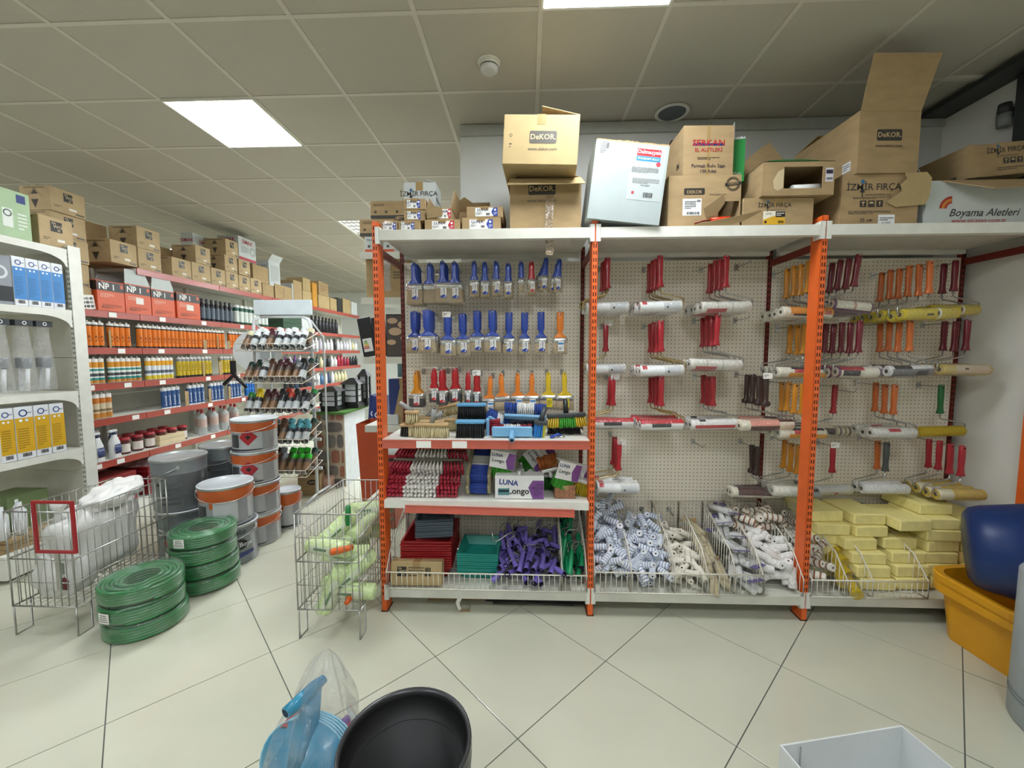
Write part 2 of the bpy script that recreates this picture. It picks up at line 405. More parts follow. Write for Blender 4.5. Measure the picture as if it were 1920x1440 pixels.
for i in range(4): MB().box(-.25,.25,-.006,.006,-.004,.012).build('louvre', CHROME, t, (0,-.21+.14*i,0))
for i in range(9): MB().box(-.003,.003,-.27,.27,-.004,.012).build('blade', CHROME, t, (-.25+.0625*i,0,0))
# ------------------------------------------------------------------ orange rack with pegboard back
PX = [-.843, .369, 1.583, 2.795]; YFR, YBK = 2.29, 2.80
rack = thing('storage_rack', 'long orange slotted steel rack with white beams and pegboard back', 'rack', (0,0,0))
def slots(h, z0=.10):
    m = MB(); z = z0
    while z < h-.02:
        for a in (-.0062,.0062): m.box(a-.0026,a+.0026,-.0006,.0004,z,z+.021)
        z += .037
    return m.mesh('slot_row', BLACKHOLE)
POST_H = 2.255
fpm = MB().box(-.0155,.0155,0,.003,0,POST_H).box(-.0155,-.0125,0,.085,0,POST_H).box(.0125,.0155,0,.085,0,POST_H).mesh('post', ORANGE)
bpm = MB().box(-.0125,.0125,0,.003,0,POST_H-.03).box(-.0125,-.0095,0,.034,0,POST_H-.03).box(.0095,.0125,0,.034,0,POST_H-.03).mesh('post', REDDARK)
slm = slots(POST_H)
for x in PX:
    p = put('post', fpm, rack, (x,YFR,0)); put('slot_row', slm, p, (0,0,0), kind='stuff')
    MB().box(-.02,.02,-.004,.09,0,.004).build('foot_plate', BLACKHOLE, p)
    p = put('post', bpm, rack, (x,YBK-.024,0)); put('slot_row', slm, p, (0,0,0), kind='stuff')
    MB().box(x-.008,x+.008,YFR+.085,YBK-.036,2.085,2.125).build('brace_arm', REDDARK, rack)
    MB().box(x-.008,x+.008,YFR+.085,YBK-.036,.05,.085).build('brace_arm', REDDARK, rack)
ZT = 2.205
conn = MB().box(0,.026,-.0075,0,0,.092).box(.022,.026,-.0075,.05,0,.092).mesh('beam_hook', WSTEEL)
conl = MB().box(-.026,0,-.0075,0,0,.092).box(-.026,-.022,-.0075,.05,0,.092).mesh('beam_hook', WSTEEL)
for i in range(3):
    a, b = PX[i]+.016, PX[i+1]-.016
    m = GSTEEL if i == 0 else WSTEEL
    MB().box(a+.012,b-.012,YFR-.010,YFR+.03,ZT-.055,ZT).build('beam', m, rack)
    MB().box(a+.012,b-.012,YBK-.06,YBK-.034,ZT-.055,ZT-.005).build('beam', m, rack)
    put('beam_hook', conn, rack, (PX[i]+.004,YFR-.001,ZT-.074)); put('beam_hook', conl, rack, (PX[i+1]-.004,YFR-.001,ZT-.074))
    MB().box(a+.012,b-.012,YFR+.031,YBK-.062,ZT-.03,ZT-.004).build('deck', mat('deck_grey','#c9c6ba',.6), rack)
    MB().box(a+.012,b-.012,YFR-.010,YFR+.03,.095,.150).build('beam', GSTEEL, rack)
    put('beam_hook', conn, rack, (PX[i]+.004,YFR-.001,.076)); put('beam_hook', conl, rack, (PX[i+1]-.004,YFR-.001,.076))
    MB().box(a+.012,b-.012,YFR+.031,YBK-.045,.125,.149).build('deck', GSTEEL, rack)
# pegboard with its holes
PEG = bpy.data.materials.new('pegboard'); PEG.use_nodes = True
nt = PEG.node_tree; N = nt.nodes; Lk = nt.links; bs = N['Principled BSDF']; bs.inputs['Roughness'].default_value = .55
tc = N.new('ShaderNodeTexCoord'); sx = N.new('ShaderNodeSeparateXYZ'); Lk.new(tc.outputs['Object'], sx.inputs[0])
def mth(op, a, b=None):
    n = N.new('ShaderNodeMath'); n.operation = op
    for i, q in enumerate((a, b)):
        if q is None: continue
        if isinstance(q, (int, float)): n.inputs[i].default_value = q
        else: Lk.new(q, n.inputs[i])
    return n.outputs[0]
fx = mth('SUBTRACT', mth('FRACT', mth('MULTIPLY', sx.outputs[0], 40)), .5); fz = mth('SUBTRACT', mth('FRACT', mth('MULTIPLY', sx.outputs[2], 40)), .5)
dd = mth('ADD', mth('MULTIPLY', fx, fx), mth('MULTIPLY', fz, fz)); hole = mth('LESS_THAN', dd, .0155)
mx = N.new('ShaderNodeMix'); mx.data_type = 'RGBA'; Lk.new(hole, mx.inputs[0]); mx.inputs[6].default_value = S('#eee7d5'); mx.inputs[7].default_value = S('#4d4234')
Lk.new(mx.outputs[2], bs.inputs['Base Color'])
bp = N.new('ShaderNodeBump'); bp.inputs['Distance'].default_value = .004; bp.inputs['Strength'].default_value = .8; bp.invert = True
Lk.new(hole, bp.inputs['Height']); Lk.new(bp.outputs[0], bs.inputs['Normal'])
zs = [.15, .59, 1.01, 1.43, 1.86, 2.135]
for i in range(3):
    for z0, z1 in zip(zs, zs[1:]):
        MB().box(PX[i]+.013,PX[i+1]-.013,2.782,2.79,z0+.0008,z1-.0008).build('pegboard_panel', PEG, rack)
# two shelves of the first bay
a, b = PX[0]+.018, PX[1]-.018
def shelf(z, d0=YFR-.012, lip=.045, m=WSTEEL):
    s = MB().box(a,b,d0,2.745,z-.014,z).box(a,b,d0,d0+.006,z-lip,z-.014).build('shelf_board', m, rack)
    return s
s1 = shelf(1.038); r1 = MB().box(a,b,-.011,-.0005,-.048,0).box(a,b,-.014,-.011,-.048,-.042).box(a,b,-.014,-.011,-.006,0).build('price_rail', STRIP, s1, (0,YFR-.012,1.037))
for px in (795,862):
    q = aty(px,833,2.27); MB().box(-.042,.042,-.0165,-.0145,-.043,-.004).build('price_card', PAPER, s1, (q.x,YFR-.012,1.037))
s2 = shelf(.681)
MB().box(-.50,.47,-.004,.004,-.022,.022).box(-.50,.47,-.008,-.004,.017,.022).build('price_rail', STRIP, s2, (-.20,YFR-.022,.628), (math.radians(-14),math.radians(.9),0))
# wire bins on the bottom deck
def wire_panel(y0, y1, zb, zf, zk, step=.03, r=.0021):
    """side divider: low in front, high at the back, in the y,z plane at x=0"""
    m = MB(); ym = y0+.10
    m.tube([(0,y0,zb),(0,y0,zf),(0,ym,zf+(zk-zf)*.42),(0,y1,zk),(0,y1,zb)], .0038, 6, closed=True)
    n = int((y1-y0)/step)
    for i in range(1, n):
        y = y0+(y1-y0)*i/n; z = zf+(zk-zf)*.42*(y-y0)/.10 if y < ym else zf+(zk-zf)*(.42+.58*(y-ym)/(y1-ym))
        m.cyl((0,y,zb),(0,y,z), r, None, 4)
    return m
def fence(x0, x1, zb, zf, step=.03, r=.0022):
    m = MB().tube([(x0,0,zb),(x1,0,zb),(x1,0,zf),(x0,0,zf)], .0036, 6, closed=True); n = max(2, int((x1-x0)/step))
    for i in range(1, n): m.cyl((x0+(x1-x0)*i/n,0,zb),(x0+(x1-x0)*i/n,0,zf), r, None, 4)
    return m
def wire_bin(label, x0, x1, divs, zb=.155, zf=.252, zk=.53, y0=2.272, y1=2.745, front=True):
    t = thing('wire_bin', label, 'wire bin', (0,0,0))
    if front: fence(x0,x1,zb,zf).build('front_fence', WWIRE, t, (0,y0,0), kind='stuff')
    fence(x0,x1,zb,zk,.04).build('back_fence', WWIRE, t, (0,y1,0), kind='stuff')
    pm = wire_panel(y0,y1,zb,zf,zk).mesh('divider', WWIRE)
    for x in divs: put('divider', pm, t, (x,0,0), kind='stuff')
    fl = MB()
    for i in range(9): y = y0+(y1-y0)*i/8; fl.cyl((x0,y,zb-.003),(x1,y,zb-.003), .0016, None, 4)
    fl.build('base_wires', WWIRE, t, kind='stuff'); return t
wire_bin('white wire bin holding trays and purple handles under the left bay', -.822, .345, (-.822,.205,.345))
wire_bin('white wire bin divided for small rollers under the middle bay', .392, 1.335, (.392,.60,.85,1.03,1.19,1.335), zf=.275)
wire_bin('white wire bin with no front fence beside the right orange post', 1.345, 1.560, (1.345,1.560), front=False)
wire_bin('white wire bin holding yellow sponges under the right bay', 1.605, 2.24, (1.605,1.80,1.94,2.24))
# ------------------------------------------------------------------ cartons
def shell(w, d, h, t=.004, win=None):
    """open-topped carton as one connected skin; win=(u0,u1,v0,v1) cuts a window in the front face"""
    a, b, i, j = w/2, d/2, w/2-t, d/2-t
    v = [(-a,-b,0),(a,-b,0),(a,b,0),(-a,b,0),(-a,-b,h),(a,-b,h),(a,b,h),(-a,b,h),
         (-i,-j,t),(i,-j,t),(i,j,t),(-i,j,t),(-i,-j,h),(i,-j,h),(i,j,h),(-i,j,h)]
    f = [(3,2,1,0),(1,2,6,5),(2,3,7,6),(3,0,4,7),(8,9,10,11),(9,13,14,10),(10,14,15,11),(11,15,12,8),(4,5,13,12),(5,6,14,13),(6,7,15,14),(7,4,12,15)]
    if not win: f += [(0,1,5,4),(8,12,13,9)]
    else:
        u0,u1,v0,v1 = win; n = len(v)
        v += [(u0,-b,v0),(u1,-b,v0),(u1,-b,v1),(u0,-b,v1),(u0,-j,v0),(u1,-j,v0),(u1,-j,v1),(u0,-j,v1)]
        q = lambda k: n+k
        f += [(0,1,q(1),q(0)),(1,5,q(2),q(1)),(5,4,q(3),q(2)),(4,0,q(0),q(3)),(9,8,q(4),q(5)),(13,9,q(5),q(6)),(12,13,q(6),q(7)),(8,12,q(7),q(4)),
              (q(0),q(1),q(5),q(4)),(q(1),q(2),q(6),q(5)),(q(2),q(3),q(7),q(6)),(q(3),q(0),q(4),q(7))]
    return MB().add(v, f)
def flap(parent, edge, w, d, h, ang, L, m=None, taper=.0, cut=None, name='flap', inside=None):
    """lid flap hinged on a top edge; ang 0 = flat outwards, 90 = straight up, 180 = closed, negative hangs down"""
    n = w if edge in ('front','back') else d
    pts = cut or [(-n/2+.002,0),(n/2-.002,0),(n/2-.002-taper,L),(-n/2+.002+taper,L)]
    mb = MB().prism([(p[0],p[1]) for p in pts], -.002, .002)
    o = mb.build(name, m or CARDD, parent)
    A = math.radians(ang)
    loc, rz = {'front': ((0,-d/2,h),0), 'back': ((0,d/2,h),PI), 'left': ((-w/2,0,h),-PI/2), 'right': ((w/2,0,h),PI/2)}[edge]
    o.matrix_local = Matrix.Translation(loc) @ Matrix.Rotation(rz,4,'Z') @ Matrix.Rotation(PI/2-A,4,'X'); return o
class Box:
    pass
def carton(label, x0, x1, z0, z1, yf, d, rz=0, roll=0, m=None, op=False, win=None, name='carton', cat='carton', rx=0, tape=True, group=None):
    b = Box(); b.w, b.d, b.h = x1-x0, d, z1-z0; w, h = b.w, b.h
    b.t = thing(name, label, cat, ((x0+x1)/2, yf+d/2, z0), (rx,roll,rz), group); m = m or CARD
    if op or win:
        b.body = shell(w,d,h,.004,win).build('body', m, b.t)
    else:
        b.body = MB().bbox(-w/2,w/2,-d/2,d/2,0,h,.003).build('body', m, b.t)
        if tape: MB().box(-.022,.022,-d/2-.0008,d/2,h-.0005,h+.0008).box(-.022,.022,-d/2-.0009,-d/2,h-min(.05,h*.3),h+.0008).build('tape', TAPE, b.t)
    b.F, b.L, b.R = face('front',w,d,h), face('left',w,d,h), face('right',w,d,h)
    return b
def luna(b, w, h, red=False, u=0, v=0):
    """white maker's label with LUNA and a coloured end"""
    c = '#c22b33' if red else '#2c47a0'; F = b.F; k = h
    lb = rect(b.t, F, u, v, w, h); I = Matrix.Identity(4)
    lett(lb, I, 'LUNA', -w*.16, h*.24, h*.44, '#1b2552', .02, sx=1.15, out=.0008)
    poly(lb, I, [(w*.22,0),(w*.32,-h/2),(w/2,-h/2),(w/2,h/2),(w*.32,h/2)], c, out=.0005)
    poly(lb, I, circ(h*.13,12,w*.39,h*.24), '#f4f4f0', out=.0009)
    lines(lb, I, w*.40, -h*.2, w*.14, h*.36, 3, '#e6e6f0', out=.0009)
    lines(lb, I, -w*.33, -h*.17, w*.26, h*.3, 4, '#8a8a88', out=.0008)
    barcode(lb, I, w*.07, -h*.25, w*.16, h*.28, out=.0008)
def dekor(b, u, v, s, F=None, web=True, col='#3c3a36'):
    F = F or b.F
    p = poly(b.t, F, rounded(s,s*.44,s*.06), col, u, v, .001, name='maker_mark'); I = Matrix.Identity(4)
    lett(p, I, 'DeKOR.', 0, 0, s*.27, '#c9b183', .012, out=.0008)
    if web: lett(b.t, F, 'www.dekor.com', u, v-s*.42, s*.16, col, .008)
def izmir(b, u, v, s, F=None, col='#3a3733', sub=True):
    F = F or b.F
    lett(b.t, F, 'İZMİR FIRÇA', u, v, s*.2, col, .006, name='maker_name')
    poly(b.t, F, [(-s*.03,0),(-s*.055,-s*.07),(-s*.012,-s*.07),(-s*.012,-s*.16),(0,-s*.19),(s*.012,-s*.16),(s*.012,-s*.07),(s*.055,-s*.07),(s*.03,0)], col, u-s*.24, v-s*.04, .0012)
    poly(b.t, F, [(-s*.035,0),(s*.035,0),(s*.045,s*.05),(0,s*.1),(-s*.045,s*.05)], '#3f6f96', u-s*.24, v+s*.08, .0012)
    if sub: lett(b.t, F, 'www.izmirfirca.com', u+s*.1, v-s*.16, s*.07, col)
def fawori(parent, F, u, v, s):
    p = poly(parent, F, rounded(s,s,s*.03,1), '#2e2c28', u, v, .001, name='maker_mark'); I = Matrix.Identity(4)
    lett(p, I, 'FA', -s*.2, s*.3, s*.32, '#c9b88f', .012, out=.0006); lett(p, I, 'WO', s*.12, 0, s*.42, '#c9b88f', .012, out=.0006); lett(p, I, 'RI', s*.2, -s*.33, s*.3, '#c9b88f', .012, out=.0006)
def care(b, u, v, s, F=None, n=3):
    F = F or b.F
    for i in range(n):
        p = rect(b.t, F, u+i*s*1.25, v, s, s, '#3a3630', .001, name='handling_mark'); I = Matrix.Identity(4)
        if i == 0: poly(p, I, [(-s*.3,s*.3),(-s*.05,-.02*s),(-s*.05,-s*.25),(-s*.2,-s*.32),(s*.2,-s*.32),(s*.05,-s*.25),(s*.05,-.02*s),(s*.3,s*.3)], '#b9a179', out=.0006)
        elif i == 1: poly(p, I, [(-s*.38,0),(s*.38,0),(s*.25,s*.24),(0,s*.34),(-s*.25,s*.24)], '#b9a179', out=.0006)
        else: poly(p, I, [(-s*.06,-s*.3),(s*.06,-s*.3),(s*.06,s*.1),(s*.2,s*.1),(0,s*.36),(-s*.2,s*.1),(-s*.06,s*.1)], '#b9a179', out=.0006)
ZD = 2.2065
# left bay, small brush boxes
q = carton('small brown brush box with blue label, first on the rack next to the orange post', -.825,-.727,ZD,ZD+.060,2.325,.25); luna(q,.075,.040,u=.005)
q = carton('brown brush box with blue label, second from the post in the bottom row', -.722,-.598,ZD,ZD+.060,2.325,.25); luna(q,.075,.042,u=-.008)
q = carton('brown brush box with blue label, middle of the three-high stack', -.692,-.570,ZD+.0606,ZD+.119,2.328,.25,rz=.03); luna(q,.075,.042,u=-.005)
q = carton('brown brush box with blue label, topmost of the three-high stack', -.688,-.566,ZD+.1196,ZD+.180,2.326,.25); luna(q,.075,.044,u=-.006)
q = carton('tiny box with dark square print wedged left of the stacked brush boxes', -.765,-.70,ZD+.0606,ZD+.112,2.41,.12); fawori(q.t,q.F,.01,0,.034)
q = carton('wide brown brush box with red label on the rack deck', -.573,-.374,ZD,ZD+.064,2.325,.26); luna(q,.125,.048,True,u=.005)
q = carton('torn open brush box with red label on top of another', -.560,-.425,ZD+.0646,ZD+.129,2.33,.24,op=True); luna(q,.075,.05,True,u=.03)
flap(q.t,'right',q.w,q.d,q.h,78,.10,CARD,.01); flap(q.t,'left',q.w,q.d,q.h,100,.06,CARD,.02)
MB().prism([(-.065,-.005),(.02,.004),(.026,.03),(.018,.05),(-.03,.062),(-.07,.058)],-.003,.0).build('torn_flap', CARD, q.t, (0,-q.d/2-.004,.012), (.25,0,0))
q = carton('wide brown brush box with blue label on the deck left of the big cartons', -.364,-.148,ZD,ZD+.072,2.325,.27); luna(q,.13,.05,u=.0)
q = carton('wide brown brush box with blue label lying on top of its twin', -.336,-.132,ZD+.0726,ZD+.133,2.33,.27,rz=-.02); luna(q,.125,.046,u=.01)
q = carton('open brown carton with raised flaps behind the brush boxes', -.50,-.24,ZD,ZD+.19,2.585,.17,op=True)
flap(q.t,'front',q.w,q.d,q.h,60,.09,CARD,cut=[(-.128,0),(.128,0),(.06,.035),(-.01,.085),(-.07,.05)]); flap(q.t,'back',q.w,q.d,q.h,100,.11,CARD)
q = carton('white carton printed with a brush maker name behind the small boxes', -.762,-.565,ZD,ZD+.37,2.58,.17,m=CARDW)
izmir(q,-.005,.115,.20,sub=False); lett(q.t,q.F,'FIRÇA',.02,.07,.022,'#4b7f9f'); izmir(q,0,.09,.13,q.R,sub=False); lett(q.t,q.F,'Boya Fırçası',.03,.045,.02,'#2c2c2c',shear=.2)
flap(q.t,'right',q.w,q.d,q.h,165,.06,CARDW)
# big DEKOR pair
q = carton('large brown carton with black logo and tilted lid flap, lower one', -.096,.298,ZD,ZD+.285,2.345,.36,op=True); dekor(q,-.02,.085,.15); dl = q
flap(q.t,'front',q.w,q.d,q.h,-38,.105,CARDL,-.012); flap(q.t,'left',q.w,q.d,q.h,160,.15); flap(q.t,'right',q.w,q.d,q.h,160,.15)
tp = MB().sheet(lambda u,v: (-.022+.044*u+.003*math.sin(9*v), -.003-.004*math.sin(7*v)-(.05*max(0,v-.55)), .14-.33*v), 3, 14).build('loose_tape', film('brown_tape','#8d7245',clear=.12,wr=.3), q.t, (.02,-q.d/2-.012,.05))
q = carton('large pale carton with black logo perched askew over the tilted flap', -.122,.268,ZD+.296,ZD+.545,2.205,.44,rz=math.radians(-3),roll=math.radians(3.2),m=CARDL)
dekor(q,.012,.012,.14,col='#4a463e'); lines(q.t,q.F,-.155,-.03,.012,.03,2,'#4a463e'); ring(q.t,q.F,-.155,.02,.006,.008,'#4a463e')
flap(q.t,'back',q.w,q.d,q.h,150,.2,CARD); flap(q.t,'right',q.w,q.d,q.h,168,.2,CARD)
# white tilted carton
q = carton('tall white carton leaning to the left with a red and blue paint label', .318,.702,ZD+.02,ZD+.425,2.262,.30,roll=math.radians(6.5),m=mat('cardboard_cool_white','#a3adab',.7,var=.04,scale=10,bump=.15,bscale=40),op=True)
lb = rect(q.t,q.F,.09,.05,.18,.27,'#b0b8b6'); I4 = Matrix.Identity(4)
rect(lb,I4,.0,.11,.125,.036,'#c8252f',.0006,name='red_band'); lett(lb,I4,'Dalmaçyalı',0,.112,.028,'#ffffff',.004,out=.0012)
rect(lb,I4,.0,.078,.125,.024,'#2f86c5',.0006,name='blue_band'); lett(lb,I4,'STANDART RULO',0,.078,.014,'#ffffff',.004,out=.0012)
poly(lb,I4,circ(.012,14),'#c8404a',.055,.055,.001); lines(lb,I4,-.01,.02,.14,.03,5,'#7a7a7a'); lines(lb,I4,0,-.035,.14,.03,4,'#8a8a8a'); lett(lb,I4,'100 ADET',.0,-.058,.012,'#2a2a2a'); barcode(lb,I4,.02,-.105,.05,.025); rect(lb,I4,-.06,-.098,.014,.014,'#b0434c',.0008)
lb = rect(q.t,q.F,-.145,.165,.05,.07,'#b2bab8',roll=-.06); lines(lb,I4,-.005,0,.034,.06,7,'#555555'); barcode(lb,I4,.016,.012,.012,.03)
MB().prism([(-.19,0)]+[(-.19+.0095*i,.006+.007*random.random()) for i in range(41)]+[(.19,0)],-.002,.002).build('torn_edge', CARD, q.t, (0,-q.d/2+.003,q.h-.001))
# SERKAN on torn DEKOR
q = carton('brown carton with round stamp and a hole torn in its corner', .762,1.146,ZD,ZD+.272,2.31,.36,win=(.075,.185,.045,.135))
p = poly(q.t,q.F,rounded(.11,.034,.006),'#34312c',-.055,.052,.001,name='maker_mark'); lett(p,I4,'DEKOR',0,-.004,.024,'#b79d72',.01,out=.0008)
lett(q.t,q.F,'www.dekor.com',.07,.035,.014,'#4a463e'); ring(q.t,q.F,.148,.088,.026,.031,'#2f2c28'); ring(q.t,q.F,.148,.088,.034,.037,'#2f2c28',n=28); rect(q.t,q.F,.148,.088,.085,.016,'#2f2c28',.0016,roll=.12); lett(q.t,q.F,'TÜRKİYE',.148,.088,.014,'#b79d72',.006,out=.0024,roll=.12)
lb = rect(q.t,q.F,-.065,-.03,.10,.088,'#eceeec'); lines(lb,I4,-.01,.012,.06,.045,5,'#555'); barcode(lb,I4,.005,-.032,.07,.014); barcode(lb,I4,.034,.032,.02,.012)
MB().prism([(0,0),(.10,-.012),(.25,.02),(.34,.07),(.33,.078),(.2,.045),(.02,.012)],-.004,.0).build('torn_flap', CARD, q.t, (-.06,-q.d/2-.012,.003), (.5,0,0))
MB().prism([(0,0),(.05,.01),(.085,.07),(.07,.12),(.05,.10),(-.02,.045)],-.004,.0).build('torn_flap', CARDD, q.t, (.01,-q.d/2-.004,.05), (.35,0,0))
MB().cyl((-.05,0,0),(.05,.0,.008),.012,.012,12).build('orange_handle_end', plain('#e8431c',.35), q.t, (.085,-q.d/2-.006,.035))
MB().tube([(0,0,0),(-.05,-.004,-.004),(-.09,.0,-.016)],.004,6).build('red_rod', plain('#7d1410',.4), q.t, (.04,-q.d/2-.004,.034))
q = carton('brown carton with red lettering standing on the torn one', .842,1.112,ZD+.2735,ZD+.545,2.345,.34,rz=math.radians(1.5),op=True)
lett(q.t,q.F,'SERKAN',0,.045,.042,'#b3262e',.012,sx=1.15); rect(q.t,q.F,0,.037,.17,.012,'#26306e',.001); lett(q.t,q.F,'EL ALETLERİ',0,.008,.027,'#b3262e',.006); lines(q.t,q.F,0,-.035,.12,.014,2,'#33312c')
lett(q.t,q.F,'Parmak Rulo Sapı',.0,-.075,.026,'#232238',.008); lett(q.t,q.F,'100 Adet',.0,-.103,.024,'#232238',.008); lett(q.t,q.L,'M',.10,-.05,.05,'#3a362f',.008)
MB().box(-.008,.008,-q.d/2-.0009,-q.d/2,0,q.h).build('tape', TAPE, q.t, (-.001,0,0))
flap(q.t,'back',q.w,q.d,q.h,172,.15,mat('flap_grey','#77706a',.8))
q = carton('narrow brown carton hidden behind the red lettered one', .80,.99,ZD+.2735,ZD+.50,2.70,.06,tape=False)
# green carton with white lid flap
q = carton('narrow bright green carton with a raised white lid flap', 1.148,1.222,ZD+.272,ZD+.50,2.40,.20,m=mat('green_card','#1f8a3c',.5),op=True,rz=math.radians(-12))
flap(q.t,'back',q.w,q.d,q.h,82,.2,CARDW,cut=[(-.035,0),(.035,0),(.02,.10),(-.035,.21),(-.033,.1)]); lett(q.t,q.F,'Maxi',.0,-.07,.022,'#d8e8da'); 
MB().prism([(-.036,0)]+[(-.036+.006*i,.003+.012*random.random()) for i in range(13)]+[(.036,0)],-.002,.002).build('torn_edge', CARDW, q.t, (0,-q.d/2,q.h-.002))
# IZMIR lower + cut box
q = carton('low brown carton with a yellow label on the deck near the right post', 1.160,1.532,ZD,ZD+.150,2.312,.36); izmir(q,-.02,.035,.15); 
lb = rect(q.t,q.F,-.02,-.03,.115,.07,'#ece6d2'); poly(lb,I4,[(-.0575,-.035),(.0575,-.035),(.0575,.0),(.0,.01),(-.0575,-.01)],'#d8a92e',out=.0006); rect(lb,I4,.032,.018,.05,.03,'#2b2826',.0008); lines(lb,I4,.032,.018,.04,.02,2,'#e8e4da',out=.0012); lett(lb,I4,'İZMİR',-.03,.02,.012,'#5d6a6e'); barcode(lb,I4,.035,-.022,.03,.014); poly(lb,I4,circ(.007,12),'#2b2826',-.045,-.022,.001)
q = carton('brown carton with a rectangle cut from its front showing white sleeves', 1.242,1.612,ZD+.1515,ZD+.325,2.285,.34,win=(-.075,.125,.035,.145))
lb = rect(q.t,q.F,.158,.015,.04,.07,'#d9d4de'); rect(lb,I4,0,.015,.034,.02,'#33293f',.0006); barcode(lb,I4,0,-.02,.03,.012)
poly(q.t,q.F,[(.0,.0),(.0,.1),(-.03,.085),(-.055,.04),(-.05,.0),(-.03,-.012)],'#cdbb95',-.075,-.05,.001,name='torn_liner')
MB().loft([(-.06,0,0,.03,.03),(0,0,.0,.03,.03)],10).cyl((-.07,-.1,.03),(.07,-.1,.035),.028,None,12).build('white_sleeve', mat('terry','#e6e6e4',.95,bump=.8,bscale=300), q.t, (.06,-.03,.008))
MB().box(-q.w/2,q.w/2,-q.d/2,q.d/2,q.h-.003,q.h).build('lid', CARD, q.t)
flap(q.t,'front',q.w,q.d,q.h+.001,150,.05,mat('green_card2','#2c6b33',.6),cut=[(-.16,0),(.10,0),(.06,.04),(-.05,.06),(-.12,.03)])
q = carton('tall open brown carton with a big raised flap behind the cut box', 1.20,1.60,ZD+.1515,ZD+.36,2.635,.13,op=True)
flap(q.t,'front',q.w,q.d,q.h,102,.30,CARD,cut=[(-.198,0),(.198,0),(.205,.10),(.09,.26),(-.03,.17)]); flap(q.t,'right',q.w,q.d,q.h,95,.12,CARD)
# right bay
q = carton('brown carton with fragile signs and a torn front flap in the right bay', 1.672,2.070,ZD,ZD+.262,2.312,.42,op=True)
izmir(q,-.035,.065,.24); lines(q.t,q.F,-.04,.01,.2,.012,2,'#4a463e'); care(q,-.085,-.02,.034); lines(q.t,q.F,-.05,-.065,.22,.02,3,'#4a463e'); lett(q.t,q.F,'25 cm',-.065,-.105,.026,'#2c2a26',.006)
lb = rect(q.t,q.F,.04,-.105,.085,.055,'#eceeee'); lines(lb,I4,0,.005,.07,.02,2,'#555'); lett(lb,I4,'30 ADET',0,-.015,.013,'#333')
MB().prism([(-.05,-.02),(.10,-.01),(.115,.03),(.11,.12),(.08,.148),(-.03,.146),(-.012,.12),(-.04,.09),(-.028,.06),(-.10,.005)],-.004,.0).build('torn_flap', CARDL, q.t, (.125,-q.d/2-.008,.11), (.14,0,0))
q = carton('large shadowed carton with its lid standing open to the ceiling', 1.722,2.040,ZD+.2635,ZD+.575,2.30,.50,rz=math.radians(2),op=True)
dekor(q,-.0,.035,.13); dekor(q,-.12,-.06,.15,q.L,False); rect(q.t,q.L,.18,-.10,.055,.05,'#dfe3e2'); lines(q.t,q.L,.18,-.10,.045,.035,3,'#444')
flap(q.t,'front',q.w,q.d,q.h,72,.245,CARD,-.012); flap(q.t,'left',q.w,q.d,q.h,160,.14); flap(q.t,'back',q.w,q.d,q.h,172,.2)
q = carton('white carton with red web address under a brown flap at the right end', 2.112,2.745,ZD,ZD+.225,2.315,.40,m=CARDW,op=True)
lett(q.t,q.F,'Boyama Aletleri',-.02,-.055,.055,'#24242a',.004,.35); lett(q.t,q.F,'www.picasso.com.tr',-.04,-.095,.034,'#b2423c',.006)
for i, c in enumerate(('#a8352c','#d58a34','#b4472e')): ring(q.t,q.F,-.185,-.03,.05-.013*i,.062-.013*i,c,n=10,a0=PI*.5,a1=PI)
flap(q.t,'front',q.w,q.d,q.h,-34,.14,CARD,cut=[(-.25,0),(.31,0),(.31,.12),(-.12,.165)]); flap(q.t,'left',q.w,q.d,q.h,62,.10,CARDW,.02)
q = carton('brown brush carton tilted on top of the white carton at the right end', 2.335,2.70,ZD+.262,ZD+.43,2.35,.34,roll=math.radians(-5.5),rz=math.radians(3)); izmir(q,.02,.045,.18); care(q,.02,-.01,.03); lines(q.t,q.F,.06,-.05,.18,.02,2,'#4a463e'); MB().box(-.02,.02,-.0009,0,0,.17).build('tape', TAPE, q.t, (-.165,-q.d/2,0))
q = carton('dark sleeve of card slipped between the two cartons at the right end', 2.18,2.36,ZD+.229,ZD+.245,2.40,.3,roll=math.radians(-24),m=mat('dark_card','#4d463f',.7),tape=False,name='card_sleeve',cat='card sleeve')
# ------------------------------------------------------------------ peg hooks, brushes and rollers on the pegboard
HOOKM = MB().tube([(0,.0,0),(0,-.02,0),(0,-.26,0),(0,-.275,.008),(0,-.28,.022)], .0028, 6).box(-.011,.011,-.003,.0,-.018,.018)
HOOKS = {}
def hook(x, z, yend, label, card=None, wide=False):
    L = round(2.779-yend, 2); t = thing('peg_hook', label, 'hook', (x,2.7795,z))
    if L not in HOOKS:
        HOOKS[L] = (MB().tube([(0,-.004,0),(0,-L+.02,0),(0,-L+.004,.004),(0,-L,.02)], .0026, 6).mesh('hook_arm', CHROME), MB().box(-.012,.012,-.003,-.0005,-.02,.02).mesh('back_plate', CHROME))
    put('hook_arm', HOOKS[L][0], t); put('back_plate', HOOKS[L][1], t)
    if card:
        c = MB().box(-.026,.026,-.0012,0,-.017,.017).build('price_card', PAPER if card == 1 else FILMH, t, (card == 2 and .012 or 0,-L-.002,.012))
        if card == 1: lines(c, face('front',0,.0024,0), -.008,.0,.026,.018,2,'#555')
    return t
BRI_T = mat('tan_bristle','#a8946f',.9,var=.22,scale=260,stretch=(1,1,.05),bump=.5,bscale=400)
BRI_K = mat('black_bristle','#1b1a1c',.8,var=.2,scale=260,stretch=(1,1,.05))
FERR = mat('ferrule','#c3c3bd',.25,.75,var=.06)
WRAP = film('brush_sleeve_film', clear=.92, wscale=60)
BRK = {}
